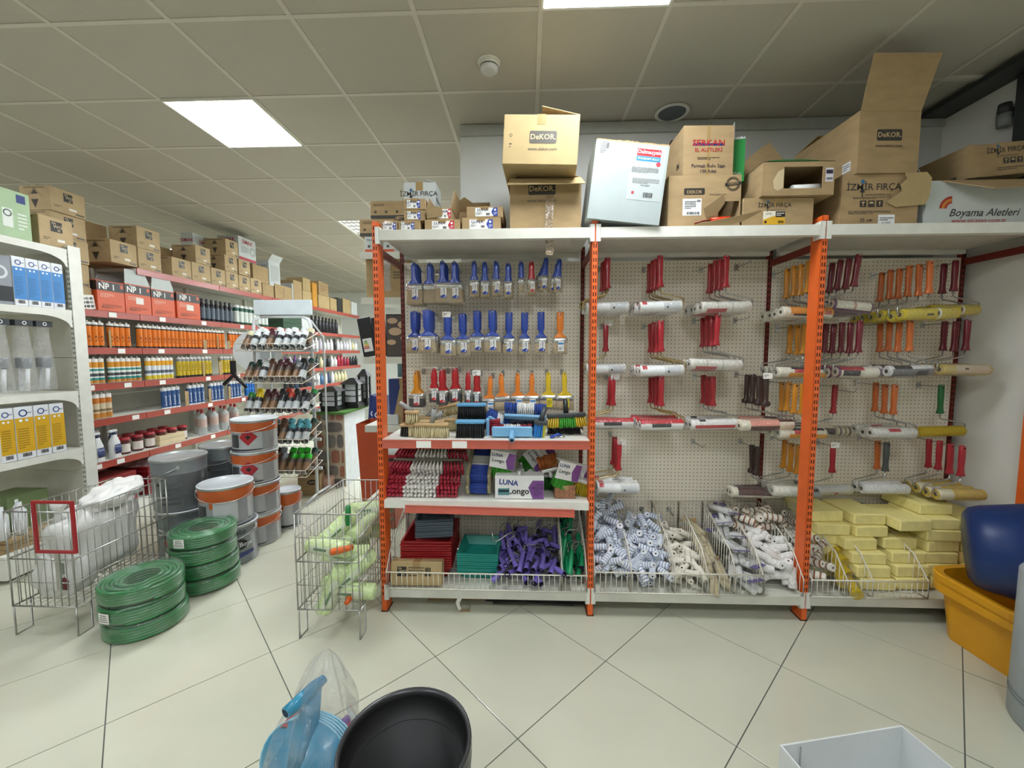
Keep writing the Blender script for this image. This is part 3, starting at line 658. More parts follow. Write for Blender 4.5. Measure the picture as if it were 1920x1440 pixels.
def brush(style, w, col, dark=False, lab='blue'):
    k = (style, w, col, dark, lab)
    if k in BRK: return BRK[k]
    t = thing('paint_brush', 'paint brush', 'paint brush'); hm = plain(col, .3, coat=.3); h = w/2; th = .010+.05*w*.2
    I4 = Matrix.Identity(4)
    if style == 'flat':
        z1 = -.075-w*.45
        sec = [(0,0,.018,.003,.004),(0,0,.012,.012,.008),(0,0,-.01,.0165,.010),(0,0,-.05,.0155,.011),(0,0,z1+.03,.018,.010),(0,0,z1+.008,h*.8,.010),(0,0,z1,h*.96,.010)]
        z2, z3 = z1-.032, z1-.06-w*.55; e = 2.6
    elif style == 'block':
        z1 = -.148; sec = [(0,0,.016,.0205,.010),(0,0,.01,.023,.011),(0,0,-.09,.022,.012),(0,0,-.105,.015,.009),(0,0,-.118,.016,.009),(0,0,-.136,h*.8,.010),(0,0,z1,h*.97,.011)]
        z2, z3 = z1-.03, z1-.095; e = 3.2
    else:
        z1 = -.085-w*.5
        sec = [(0,0,.016,.003,.004),(0,0,.008,.011,.008),(0,0,-.02,.015,.010),(0,0,-.05,.0175,.011),(0,0,-.072,.014,.010),(0,0,z1+.03,.016,.010),(0,0,z1+.008,h*.82,.010),(0,0,z1,h*.97,.010)]
        z2, z3 = z1-.028, z1-.085; e = 2.4
    MB().loft(sec, 12, e).build('handle', hm, t)
    MB().cyl((0,-.0125,.0),(0,.0125,.0), .0035, None, 8).build('hang_hole', BLACKHOLE, t)
    MB().loft([(0,0,z1+.004,h*.99,th*1.0),(0,0,z2,h,th*1.05)], 14, 4).build('ferrule', FERR, t)
    MB().loft([(0,0,z2,h*.97,th),(0,0,z3+.01,h*1.0,th*.95),(0,0,z3,h*.97,th*.7)], 14, 4, sm=True).build('bristles', BRI_K if dark else BRI_T, t)
    MB().loft([(0,0,z1+.006,h+.002,th*1.12),(0,0,z3-.004,h+.003,th*1.1)], 14, 4, caps=False).build('clear_sleeve', WRAP, t)
    if lab:
        c = {'blue':'#2c47a0','red':'#b8282f','light':'#3f86c4','yellow':'#e3cf2e'}[lab]; lw, lh = min(.036,w*.46), min(.062,abs(z3-z1)*.66); zc = (z1+z3)/2
        F = Matrix.Translation((w*.06,-th*1.14-.0005,zc)) @ Matrix.Rotation(PI/2,4,'X')
        lb = rect(t, F, 0,0,lw,lh,'#eeeeea' if lab != 'yellow' else '#e3cf2e')
        if lab in ('blue','red'):
            lett(lb,I4,'LUNA',lw*.14,lh*.14,lw*.42,'#22306e',.02,out=.0006,roll=PI/2); poly(lb,I4,[(-lw/2,-lh/2),(lw/2,-lh/2),(lw/2,-lh*.3),(0,-lh*.16),(-lw/2,-lh*.3)],c,out=.0005)
            poly(lb,I4,circ(lw*.1,10,lw*.25,-lh*.38),'#ffffff',out=.0008); lines(lb,I4,-lw*.28,lh*.1,lw*.25,lh*.5,5,'#666',out=.0006)
        elif lab == 'light':
            rect(lb,I4,0,lh*.26,lw*.9,lh*.2,c,.0006); lines(lb,I4,lw*.15,-lh*.2,lw*.5,lh*.4,4,'#6a6f73',out=.0006); barcode(lb,I4,-lw*.2,-lh*.25,lw*.4,lh*.25,out=.0006)
        else: lines(lb,I4,0,0,lw*.8,lh*.6,4,'#6b6210',out=.0006)
    BRK[k] = Kind(t); return BRK[k]
ORD = ['first','second','third','fourth','fifth','sixth','seventh','eighth','ninth','tenth','eleventh','twelfth']
BLUE, RED, OCH, ORG, YEL = '#2b4aa6', '#b01e26', '#d48a1e', '#e2802c', '#d9b827'
def PLC(j, n): return '' if n == 1 else 'frontmost of the ' if j == 0 else 'rearmost of the ' if j == n-1 else ORD[j]+' back in the '
def brush_row(rowname, items, yf0=2.50):
    for i, (px, py, n, style, w, col, dark, lab, tilt, card) in enumerate(items):
        yf = 2.68-.034*n if n > 2 else 2.60-.02*n
        w = round(w*1.2,4); p = aty(px, py, yf); K = brush(style, w, col, dark, lab); cn = {BLUE:'blue',RED:'red',OCH:'ochre',ORG:'orange',YEL:'yellow'}[col]
        where = f'{ORD[i]} brush bunch of the {rowname} row'
        hook(p.x, p.z-.002, yf-.012, f'thin steel peg hook behind the {where}', card)
        for j in range(n):
            K((p.x+random.uniform(-.003,.003), yf+.033*j, p.z-.003-.004*(j%2)), (random.uniform(-.02,.02), math.radians(tilt if not isinstance(tilt, tuple) else tilt[j%len(tilt)])+random.uniform(-.02,.02), random.uniform(-.04,.04)),
              f'{cn} paint brush, {PLC(j,n)}{ORD[i]} bunch in the {rowname} brush row', None)
B = True
brush_row('top', [(776,496,4,'flat',.085,BLUE,0,'blue',0,0),(806,497,2,'flat',.080,BLUE,0,None,0,0),(830,493,4,'flat',.085,BLUE,0,'blue',0,0),(852,494,4,'flat',.085,BLUE,0,'blue',0,0),
    (888,493,2,'flat',.055,BLUE,0,'blue',0,0),(908,495,3,'flat',.055,BLUE,0,'blue',0,0),(931,493,2,'flat',.050,BLUE,0,'blue',0,0),(953,497,2,'flat',.048,BLUE,0,'blue',0,0),
    (978,494,1,'flat',.034,BLUE,0,None,0,0),(996,494,2,'flat',.042,RED,0,'red',0,0),(1024,487,3,'flat',.042,BLUE,0,'blue',(4,14,20),0),(1048,489,2,'flat',.042,BLUE,0,'blue',(2,14),0)])
brush_row('middle', [(776,588,3,'block',.085,BLUE,0,'blue',0,0),(800,585,5,'block',.088,BLUE,0,'blue',0,0),(838,593,2,'block',.085,BLUE,0,'blue',0,1),(866,592,3,'block',.085,BLUE,0,'blue',0,0),
    (894,587,3,'block',.088,BLUE,0,'blue',0,0),(923,586,4,'block',.088,BLUE,0,'blue',0,0),(955,590,1,'block',.068,BLUE,0,'blue',0,0),(984,590,1,'block',.066,BLUE,0,'blue',0,0),(1015,589,1,'block',.070,BLUE,0,'blue',0,0),(1050,589,1,'block',.076,ORG,0,'light',0,0)])
brush_row('bottom', [(779,699,3,'tail',.080,OCH,1,'red',0,0),(812,694,2,'tail',.050,RED,1,'red',0,0),(828,697,3,'tail',.060,RED,1,'red',0,0),(852,694,3,'tail',.058,RED,1,'red',0,0),
    (877,700,2,'tail',.036,RED,1,'red',0,0),(894,702,3,'tail',.042,RED,1,'red',0,1),(919,707,1,'tail',.088,ORG,0,'light',3,0),(939,703,2,'tail',.086,ORG,0,None,-2,0),(970,702,1,'tail',.086,ORG,0,'light',0,0),(998,702,1,'tail',.086,ORG,0,'light',0,0),
    (1028,700,2,'tail',.088,YEL,0,'yellow',0,0),(1059,700,2,'tail',.092,YEL,0,'yellow',-1,0)])
# ---- rollers
def sleeve(L, r, bands, labels, mats, n=18):
    """roller sleeve along x; bands (u0,u1,m) colour rings; labels (u0,u1,a0,a1,m) printed patches, angle 0 faces the shopper, 90 up"""
    us = sorted({0,1,.02,.98} | {b[0] for b in bands} | {b[1] for b in bands} | {q for l in labels for q in l[:2]}); mb = MB(); v = []
    for u in us:
        rr = r*(.86 if u in (0,1) else 1)
        for i in range(n): a = 2*PI*i/n; v.append((-L/2+L*u, -rr*math.cos(a), rr*math.sin(a)))
    o = 0
    for k in range(len(us)-1):
        um = (us[k]+us[k+1])/2; m = 0
        for b in bands:
            if b[0] <= um <= b[1]: m = b[2]
        for i in range(n):
            a = (360*(i+.5)/n+180) % 360-180; mm = m
            for l in labels:
                if l[0] <= um <= l[1] and l[2] <= a <= l[3]: mm = l[4]
            j = (i+1) % n; mb.f.append((k*n+j, k*n+i, (k+1)*n+i, (k+1)*n+j)); mb.m.append(mm); mb.s.append(True)
    mb.v = v
    mb.f += [tuple(range(n)), tuple(range((len(us)-1)*n+n-1, (len(us)-1)*n-1, -1))]; mb.m += [0,0]; mb.s += [False,False]
    return mb
TERRY = lambda c: mat('pile_'+c.lstrip('#'), c, .95, var=.14, scale=70, bump=.9, bscale=260)
PR = lambda c: plain(c, .35)
STY = {  # pile colour, bands, labels
 'white':   ('#e0dfda', [], [(.05,.55,-30,60,'#eceeee'),(.05,.16,30,75,'#b92a30'),(.56,.92,-35,40,'#c9ccce'),(.62,.66,-12,8,'#222')]),
 'plain':   ('#d6d2c8', [(.3,.33,'#b9b3a6'),(.6,.63,'#b9b3a6')], [(.1,.5,-80,-30,'#b64a50')]),
 'red':     ('#e4e2dc', [], [(.0,1,20,95,'#c02a33'),(.25,.7,-15,25,'#26272c'),(.1,.95,-70,-20,'#e9e9e6')]),
 'redlow':  ('#e4e2dc', [(.2,.22,'#cfcabb')], [(.08,.95,-35,-5,'#c02a33'),(.18,.32,35,70,'#24252b')]),
 'pink':    ('#d9d2bb', [], [(.18,.72,-10,80,'#d8917f'),(.18,.72,-80,-10,'#4a2b2b'),(.72,1,45,90,'#4a2b2b')]),
 'brown':   ('#d8d2bf', [], [(.12,1,-22,95,'#4b2a2a'),(.82,.94,-20,5,'#c9bdb8')]),
 'amber':   ('#ddd7c4', [], [(.14,1,-25,95,'#d9922a'),(.2,.6,-45,-15,'#20242c'),(.82,.95,-10,20,'#b3402c')]),
 'creamam': ('#dedac8', [], [(.2,1,-60,5,'#db9a2c'),(.3,.6,5,30,'#c8323a'),(.25,.95,40,70,'#2a2c30')]),
 'purple':  ('#d9d3c0', [(.0,.06,'#6a4a66'),(.94,1,'#6a4a66'),(.5,.56,'#b98e78')], [(.0,1,55,110,'#6a4a66'),(.0,1,-100,-50,'#6a4a66')]),
 'purpred': ('#d9d3c0', [(.0,.05,'#6a4a66'),(.95,1,'#6a4a66')], [(.05,.6,15,80,'#ad2c3c'),(.1,.5,-30,15,'#231f24'),(.6,.95,-60,60,'#ded9c8')]),
 'yellow':  ('#c9b53a', [(.62,.66,'#e7e6d8')], [(.4,.52,-20,5,'#3a3624'),(.58,.62,-10,10,'#3a3624')]),
 'grey':    ('#d9d7d4', [], [(.05,1,-70,10,'#6b6c6e'),(.1,.5,20,80,'#1e1f22'),(.6,.85,-50,-10,'#24242a')]),
 'beige':   ('#c4ae6a', [], [(.25,.95,-40,60,'#cabba0'),(.42,.5,-5,15,'#3a3226')]),
 'stripe':  ('#c9bfa2', [(.5,.56,'#8b7f5e'),(.62,.68,'#5e564a'),(.75,.8,'#8b7f5e'),(.86,.92,'#5e564a')], [(.05,.5,-20,30,'#3a2224'),(.3,.5,-40,0,'#1c1c1e')]),
 'whitered':('#dcdad2', [], [(.35,.62,15,55,'#b62c38'),(.3,.75,-25,5,'#d8d8d2')]),
 'nakedy':  ('#c6ad35', [], []), 'nakedw': ('#dfe0dc', [], []),
 'silver':  ('#dcd9c9', [(.72,.98,'#8f9694')], [(.74,.95,20,50,'#2a2d2e')]),
 'clear':   ('#d3d0c6', [], [(.1,.8,10,60,'#c9c9c4'),(.5,.6,-60,-20,'#b43a3a')]),
 'bagyel':  ('#c9a93c', [], [(.0,.3,-90,90,'#d8cfae')]),
}
FILMR = film('roller_bag_film', clear=.93, wscale=40, wr=.9)
ROK = {}
def roller(col, sty, L, side, hs='flare', wire='c', r=.032):
    k = (col, sty, L, side, hs, wire)
    if k in ROK: return ROK[k]
    t = thing('paint_roller', 'paint roller', 'paint roller'); H = .166
    if hs == 'flare':
        MB().loft([(0,0,.014,.014,.008),(0,0,.010,.0165,.010),(0,0,-.06,.0165,.011),(0,0,-.12,.0135,.011),(0,0,-.145,.016,.012),(0,0,-.16,.021,.013),(0,0,-H,.022,.013)], 12, 3).build('handle', plain(col,.32,coat=.2), t)
    else:
        MB().loft([(0,0,.014,.014,.010),(0,0,.008,.017,.012),(0,0,-.10,.015,.012),(0,0,-.135,.014,.012),(0,0,-.142,.024,.016),(0,0,-.16,.026,.017),(0,0,-H,.022,.014)], 12, 2.6).build('handle', plain(col,.4), t)
    MB().cyl((0,-.0122,.0),(0,.0122,.0),.004,None,8).build('hang_hole', BLACKHOLE, t)
    za = -H-.112; s = side
    wm = BRASSW if wire == 'b' else CHROME
    MB().tube([(0,0,-H),(0,0,-H-.028),(s*.012,0,-H-.036),(s*(L/2+.006),0,-H-.066),(s*(L/2+.014),0,-H-.074),(s*(L/2+.014),0,za+.008),(s*(L/2+.008),0,za),(s*(L/2-.02),0,za)], .0042, 7).build('wire_frame', wm, t)
    c, bands, labs = STY[sty]; cols = []
    def ix(q):
        if q not in cols: cols.append(q)
        return cols.index(q)+1
    mb = sleeve(L, r, [(b[0],b[1],ix(b[2])) for b in bands], [(l[0],l[1],l[2],l[3],ix(l[4])) for l in labs], None)
    mb.build('sleeve', [TERRY(c)]+[PR(q) for q in cols], t, (0,0,za))
    for a in (-1,1): MB().cyl((a*(L/2-.004),0,za),(a*(L/2+.0015),0,za),.011,None,10).build('core_cap', plain('#4a423a',.6), t)
    if not sty.startswith('naked'):
        rb = r+.005; wob = lambda a: 1+.10*math.sin(3*a+1)+.06*math.sin(7*a)
        def fn(u, v):
            a = 2*PI*u; e = min(1, 4.2*min(v,1-v)+.55); x = (-L/2-.014)+(L+.028)*v
            return (x, -rb*e*wob(a)*math.cos(a), rb*e*wob(a+5*v)*math.sin(a)-.002)
        MB().sheet(fn, 14, 9, cu=True).build('clear_bag', FILMR, t, (0,0,za))
    ROK[k] = Kind(t); return ROK[k]
CN = {'#a3202a':'red','#6f1a28':'dark red','#3a2a24':'dark brown','#d08a22':'ochre','#c8682a':'orange','#1d6a34':'green','#4e5250':'grey'}
def bunch(px, py, n, col, sty, L, side, where, hs='flare', wire='c', card=0, rz=0, cols=None, dx=0):
    yf = max(2.40, 2.70-.066*n); p = aty(px, py+3, yf)
    hook(p.x, p.z-.001, yf-.014, f'steel peg hook of the roller {where}', card)
    for j in range(n):
        c = (cols[j] if cols else col); K = roller(c, sty, L, side if j % 3 else (side), hs, wire)
        K((p.x+dx*j, yf+min(.066,.37/n)*j, p.z-.002-.005*(j%2)), (0, math.radians(random.uniform(-2.2,2.2)+(rz if j else rz)), math.radians(random.uniform(-2,2))),
          f'{CN[c]} paint roller, {PLC(j,n)}{where}', None)
R1, R2, DB, YO, OR_ = '#a3202a', '#6f1a28', '#3a2a24', '#d08a22', '#c8682a'
rows4 = ('top row','second row','third row','lowest row')
def W(i, r, bay): return f'{ORD[i]} bunch, {rows4[r]} of the {bay} bay'
M_, R_ = 'middle', 'right'
bunch(1139,484,3,R1,'white',.25,-1,W(0,0,M_),wire='b'); bunch(1238,480,4,R1,'white',.24,1,W(1,0,M_),wire='b'); bunch(1362,480,4,R1,'plain',.28,1,W(2,0,M_))
bunch(1136,606,1,R1,'white',.25,-1,W(0,1,M_),wire='b',card=2); bunch(1239,602,4,R1,'white',.25,1,W(1,1,M_),wire='b'); bunch(1346,590,4,R1,'plain',.30,1,W(2,1,M_))
bunch(1149,707,2,R1,'red',.25,-1,W(0,2,M_),wire='b',card=2); bunch(1240,705,4,R1,'red',.25,1,W(1,2,M_),wire='b'); bunch(1337,706,3,R1,'redlow',.27,1,W(2,2,M_)); bunch(1436,705,4,DB,'pink',.30,1,W(3,2,M_),'knob',card=1)
bunch(1161,828,3,R1,'white',.26,-1,W(0,3,M_),wire='b',card=2); bunch(1421,838,2,DB,'brown',.31,1,W(1,3,M_),'knob')
bunch(1518,490,4,YO,'amber',.28,1,W(0,0,R_)); bunch(1610,478,4,R2,'purple',.22,-1,W(1,0,R_),rz=5); bunch(1744,490,6,OR_,'yellow',.30,-1,W(2,0,R_)); bunch(1792,489,2,R2,'yellow',.28,1,W(3,0,R_))
bunch(1510,607,3,YO,'creamam',.30,-1,W(0,1,R_)); bunch(1613,602,5,R2,'purpred',.24,-1,W(1,1,R_)); bunch(1707,600,4,OR_,'grey',.24,1,W(2,1,R_)); bunch(1815,600,3,R2,'beige',.28,-1,W(3,1,R_))
bunch(1506,720,4,YO,'creamam',.26,-1,W(0,2,R_)); bunch(1566,722,1,R1,'stripe',.24,-1,W(1,2,R_)); bunch(1678,721,3,OR_,'whitered',.25,1,W(2,2,R_)); bunch(1765,722,1,'#1d6a34','nakedy',.28,1,W(3,2,R_))
bunch(1498,834,3,YO,'silver',.27,-1,W(0,3,R_)); bunch(1562,834,1,R1,'clear',.24,-1,W(1,3,R_),card=1); bunch(1663,830,2,'#4e5250','nakedw',.27,-1,'third pair, lowest row of the right bay',cols=['#4e5250','#c8682a']); bunch(1805,836,4,R1,'bagyel',.26,-1,W(3,3,R_))
# empty hooks
for i, (px,py,l) in enumerate([(1405,492,'empty peg hook near the top of the middle bay'),(1402,597,'empty peg hook left of the ochre rollers'),(1318,838,'empty peg hook alone in the lower middle bay'),(1600,735,'empty double peg hook right of the single red roller')]):
    p = aty(px,py,2.62); hook(p.x,p.z,2.60,l)
for px,l in ((1207,'stubby chrome peg standing out low in the middle bay'),(1260,'stubby chrome peg right of its twin low in the middle bay')):
    p = aty(px,960,2.72); t = thing('chrome_peg', l, 'peg', (p.x,2.781,p.z)); MB().tube([(0,0,0),(.004,-.07,-.02)],.006,10).build('peg_rod', CHROME, t); MB().cyl((0,-.001,0),(0,-.006,0),.016,None,14).build('peg_washer', CHROME, t)
for px,l in ((1354,'round chrome screw cap low in the middle bay, left one'),(1407,'round chrome screw cap low in the middle bay, right one')):
    p = aty(px,963,2.78); t = thing('screw_cap', l, 'screw', (p.x,2.781,p.z)); MB().lathe([(.014,0),(.014,.004),(.008,.007),(0,.007)],14,X=Matrix.Rotation(PI/2,4,'X')).build('cap_disc', CHROME, t); MB().cyl((0,-.006,0),(0,-.010,0),.005,None,8).build('screw_head', DARKM, t)
# ------------------------------------------------------------------ brooms and brushes on the two shelves
def TUFT(c): return mat('tuft_'+c.lstrip('#'), c, .6, var=.3, scale=300, stretch=(1,1,.04), bump=.4, bscale=300)
WOOD = mat('pale_wood','#b89c6f',.6,var=.12,scale=30,stretch=(.2,1,1))
def bristles(t, x0, x1, y0, y1, z0, z1, col, fl=.15, n=None, rows=3, r=None):
    """tufts standing from z0 to z1, fanning outwards; one joined brush of hair per colour"""
    mb = MB(); n = n or max(3, int((x1-x0)/.011)); cx, cyy = (x0+x1)/2, (y0+y1)/2
    for i in range(n):
        for j in range(rows):
            x = x0+(x1-x0)*(i+.5)/n; y = y0+(y1-y0)*(j+.5)/rows; k = 1+fl
            rr = r or (x1-x0)/n*.56
            q = random.uniform(-.002,.002)
            mb.cyl((x,y,z0),(x+(x)*fl*.35+q,cyy+(y-cyy)*(1+fl*3)+q,z1+random.uniform(-.004,.004)), rr*.6, rr*1.05, 5)
    return mb.build('bristles', TUFT(col), t, kind='stuff')
def broom(name, label, cat, L, base, segs, H=.07, bw=.05, socket=None, fl=.12, bt=.022, basemat=None, rows=3, loc=(0,0,0), rot=(0,0,0), group=None, r=None, sdir=(0,.5,.9), srad=.014):
    """broom head: base slab at z 0..bt, bristles downwards; socket for a stick"""
    t = thing(name, label, cat, loc, rot, group)
    MB().bbox(-L/2,L/2,-bw/2,bw/2,0,bt,.006).build('base', basemat or plain(base,.45), t)
    x = -L/2+.006; W_ = L-.012
    for f0, f1, c in segs: bristles(t, x+W_*f0, x+W_*f1, -bw/2+.004, bw/2-.004, .002, -H, c, fl, rows=rows, r=r)
    if socket:
        d = Vector(sdir).normalized()*.085
        MB().cyl((0,0,bt-.004),d+Vector((0,0,bt)),srad*1.1,srad,14).cyl(d*.97+Vector((0,0,bt)),d*1.004+Vector((0,0,bt)),srad*.72,None,12,1).build('socket', [plain(socket,.4), BLACKHOLE], t)
    return t
Z1 = 1.0395
def on1(px, Y): return aty(px, 800, Y).x
CRM, GRYT = '#cbbd93', '#8f928e'
# whitewash block brushes with grey sockets, left end
x = on1(806,2.345); broom('ceiling_brush','wide wooden whitewash brush with grey socket, front left of the shelf','brush',.205,'',[(0,1,CRM)],.062,.055,GRYT,.1,.02,WOOD,5,(x+.012,2.345,Z1+.064),(0,0,0),sdir=(.2,-.1,.9))
x = on1(768,2.36); broom('ceiling_brush','small wooden block brush lying lowest at the left shelf end','brush',.115,'',[(0,.42,'#26221e'),(.44,1,CRM)],.055,.055,None,.1,.018,WOOD,5,(x,2.37,Z1+.057))
broom('ceiling_brush','small wooden block brush stacked on the lowest one at the left','brush',.082,'',[(0,1,CRM)],.055,.05,GRYT,.1,.02,WOOD,5,(x+.014,2.365,Z1+.134),(0,.05,.1),sdir=(-.95,.2,.5))
x = on1(812,2.5); broom('ceiling_brush','wooden whitewash brush with upright grey socket behind the front one','brush',.15,'',[(0,1,CRM)],.055,.055,GRYT,.1,.02,WOOD,4,(x,2.47,Z1+.06),(0,0,.2),sdir=(.75,-.2,.55))
x = on1(848,2.56); broom('ceiling_brush','wooden block brush tipped on its side under the hanging red brushes','brush',.15,'',[(0,1,CRM)],.06,.06,None,.08,.02,WOOD,5,(x-.02,2.60,Z1+.155),(.5,-.22,-.2))
broom('ceiling_brush','wooden block brush wedged beneath the tipped one','brush',.10,'',[(0,1,CRM)],.055,.05,None,.08,.018,WOOD,4,(x-.01,2.55,Z1+.06))
broom('ceiling_brush','grey socket brush lying far back at the left','brush',.14,'',[(0,1,CRM)],.055,.05,GRYT,.08,.018,WOOD,4,(on1(800,2.62),2.64,Z1+.06),(0,0,-.3),sdir=(.85,-.3,.6))
# black brooms with blue backs
x = on1(882,2.345); broom('black_broom','black bristle broom with blue back, front of the black pair','broom',.172,'#5e9cc4',[(0,1,'#131316')],.078,.062,None,.05,.02,None,6,(x,2.35,Z1+.081))
x = on1(884,2.45); broom('black_broom','black bristle broom with blue back, stacked behind and above','broom',.18,'#5e9cc4',[(0,1,'#131316')],.078,.062,None,.05,.02,None,6,(x,2.47,Z1+.165),(0,0,.04))
broom('black_broom','black bristle broom with blue back, rearmost on the shelf','broom',.18,'#5e9cc4',[(0,1,'#131316')],.078,.062,None,.05,.02,None,5,(x+.05,2.60,Z1+.081),(0,0,-.05))
# light blue brooms
LB = '#79b0d6'
x = on1(960,2.345); broom('blue_broom','light blue broom lying with its socket side to the front','broom',.235,LB,[(0,.28,'#8e1f2c'),(.28,.72,'#e2e2e0'),(.72,1,'#8e1f2c')],.07,.06,LB,.1,.022,None,4,(x,2.352,Z1+.035),(PI/2,0,.02),sdir=(0,-.3,.7),srad=.015)
x = on1(984,2.5); broom('blue_broom','light blue broom upside down with blue and white bristles','broom',.26,LB,[(0,.3,'#20418c'),(.3,.72,'#d5d6d2'),(.72,1,'#20418c')],.07,.065,None,.1,.02,None,5,(x,2.50,Z1+.104),(PI*.86,.05,.02))
x = on1(931,2.48); broom('blue_broom','blue and white broom tilted on its end beside the black brooms','broom',.17,LB,[(0,.35,'#20418c'),(.35,.65,'#d5d6d2'),(.65,1,'#20418c')],.06,.055,None,.1,.02,None,4,(x+.01,2.47,Z1+.06),(PI*.75,.55,.5))
broom('blue_broom','red bristle broom end poking out left of the light blue broom','broom',.13,LB,[(0,1,'#8e1f2c')],.06,.06,None,.1,.02,None,4,(on1(917,2.38),2.42,Z1+.035),(0,-PI/2,0))
broom('blue_broom','dark blue broom head lying behind the light blue ones','broom',.22,'#234f7c',[(0,1,'#1d2e55')],.05,.05,'#234f7c',.1,.02,None,3,(on1(975,2.62),2.64,Z1+.055),(0,0,.05))
x = on1(1010,2.34); broom('hand_brush','grey backed brush with bright blue bristles at the shelf edge','brush',.075,'#3d4448',[(0,.75,'#2f86d6'),(.75,1,'#d8cf3a')],.075,.045,'#3d4448',.25,.025,None,3,(x+.01,2.345,Z1+.078),(.25,.1,.3),sdir=(.3,.5,.9))
x = on1(1062,2.42); broom('green_broom','dark broom with green and yellow bristles at the right end','broom',.23,'#33383a',[(0,.3,'#c9ac2e'),(.3,.72,'#3f9a2e'),(.72,1,'#c9ac2e')],.055,.055,'#26292b',.28,.026,None,4,(x,2.43,Z1+.105),(-.1,-.06,0),sdir=(0,.1,.9))
broom('green_broom','dark broom head lying flat under the green and yellow one','broom',.21,'#2c3032',[(0,1,'#2b2b29')],.03,.055,None,.05,.024,None,3,(x-.01,2.47,Z1+.032))
t = thing('blue_strap','small blue strap with a metal ring lying on the shelf','strap',(on1(1043,2.33),2.345,Z1)); MB().tube([(-.03,0,.006),(-.01,-.006,.012),(.01,.006,.02),(.03,.012,.012)],.008,8).tube([(-.03,0,.006),(-.03,-.012,.008),(-.018,-.018,.008)],.006,6).build('webbing', plain('#2a50a8',.6), t); MB().tube([(.03+.022*math.cos(a*PI/6),.012+.010*math.sin(a*PI/6),.005) for a in range(12)],.0025,6,closed=True).build('ring', CHROME, t)
# ---- second shelf
Z2 = .6825
RB, WB = '#a8263a', '#e0dcd6'
def red_broom(label, loc, rot, H=.10):
    t = thing('red_broom', label, 'broom', loc, rot); L, bw, bt = .43, .05, .02
    MB().bbox(-L/2,L/2,-bw/2,bw/2,0,bt,.006).build('base', mat('olive_plastic','#77776a',.5), t)
    MB().loft([(0,0,bt-.002,.06,.02),(0,0,bt+.014,.02,.015)],12).build('socket', mat('olive_plastic','#77776a',.5), t)
    for f0, f1, c in ((0,.28,RB),(.28,.72,WB),(.72,1,RB)): bristles(t, -L/2+L*f0, -L/2+L*f1, -bw/2+.003, bw/2-.003, .002, -H, c, .22, n=int(round(20*(f1-f0))), rows=3, r=.0088)
    return t
xb = aty(803,900,2.42).x
for i, (y, z, rx, nm) in enumerate([(2.42,.04,-PI/2+.03,'lowest'),(2.445,.098,-PI/2+.10,'second lowest'),(2.455,.172,-1.0,'middle'),(2.525,.235,-.95,'second highest'),(2.60,.292,-.92,'topmost')]):
    red_broom(f'red and white broom head, {nm} of the stack on the second shelf', (xb-.03+.012*i, y, Z2+z), (rx,0,.008*(i-2)), .10 if i < 2 else .068)
BB = '#223f94'
def blue_w(label, loc, rot): return broom('blue_white_broom', label, 'broom', .30, '', [(0,.36,BB),(.36,.66,'#d0d0cc'),(.66,1,BB)], .10, .06, None, .04, .022, mat('khaki_plastic','#9a9270',.5), 4, loc, rot, r=.0065)
xc = aty(899,920,2.40).x
dl_ = Vector((0,math.cos(.42),math.sin(.42)))
for i, (sx_, h_, l) in enumerate([(-1,.0,'lower left'),(1,.004,'lower right'),(-1,.062,'upper left'),(1,.066,'upper right')]):
    zz_ = Vector((sx_,0,0)); yy_ = zz_.cross(dl_); R_m = Matrix((dl_,yy_,zz_)).transposed()
    blue_w(f'blue and white broom head, {l} of the stacked four', (xc+sx_*.052, 2.475+.012*(i//2), Z2+.098+h_), R_m.to_euler())
# boxed car brushes
PURP = '#7a4a8c'
def longo(label, loc, rot, col, card=True, yaw=0):
    t = thing('boxed_brush', label, 'boxed brush', loc, rot)
    bristles(t, -.055,.055,-.02,.02,.0,-.085,col,.35,n=12,rows=4,r=.005)
    MB().loft([(0,0,-.008,.056,.022),(0,0,.012,.05,.02)],12,4).build('brush_block', plain('#dcdcd8',.5), t)
    MB().cyl((0,0,.01),(0,0,.05),.011,.009,10).build('socket', plain('#e4e4e2',.4), t)
    if card:
        MB().prism([(-.075,-.03),(.075,-.03),(.075,.075),(-.075,.075)],-.032,-.030).box(-.075,.075,-.030,.03,.073,.075).build('card_sleeve', mat('white_card','#e6e6e4',.5), t)
        F = Matrix.Translation((0,-.0325,.022)) @ Matrix.Rotation(PI/2,4,'X')
        poly(t,F,[(.02,0),(.035,-.05),(.074,-.05),(.074,.05),(.035,.05)],PURP,out=.0006); lett(t,F,'LUNA',-.035,.028,.026,'#2a3566',.02); lett(t,F,'Longo',-.025,-.006,.03,'#1b1b1d',.012)
    return t
def at2(px, py, Y): return aty(px, py, Y)
GRN, DGRN = '#3f9a2c', '#256b24'
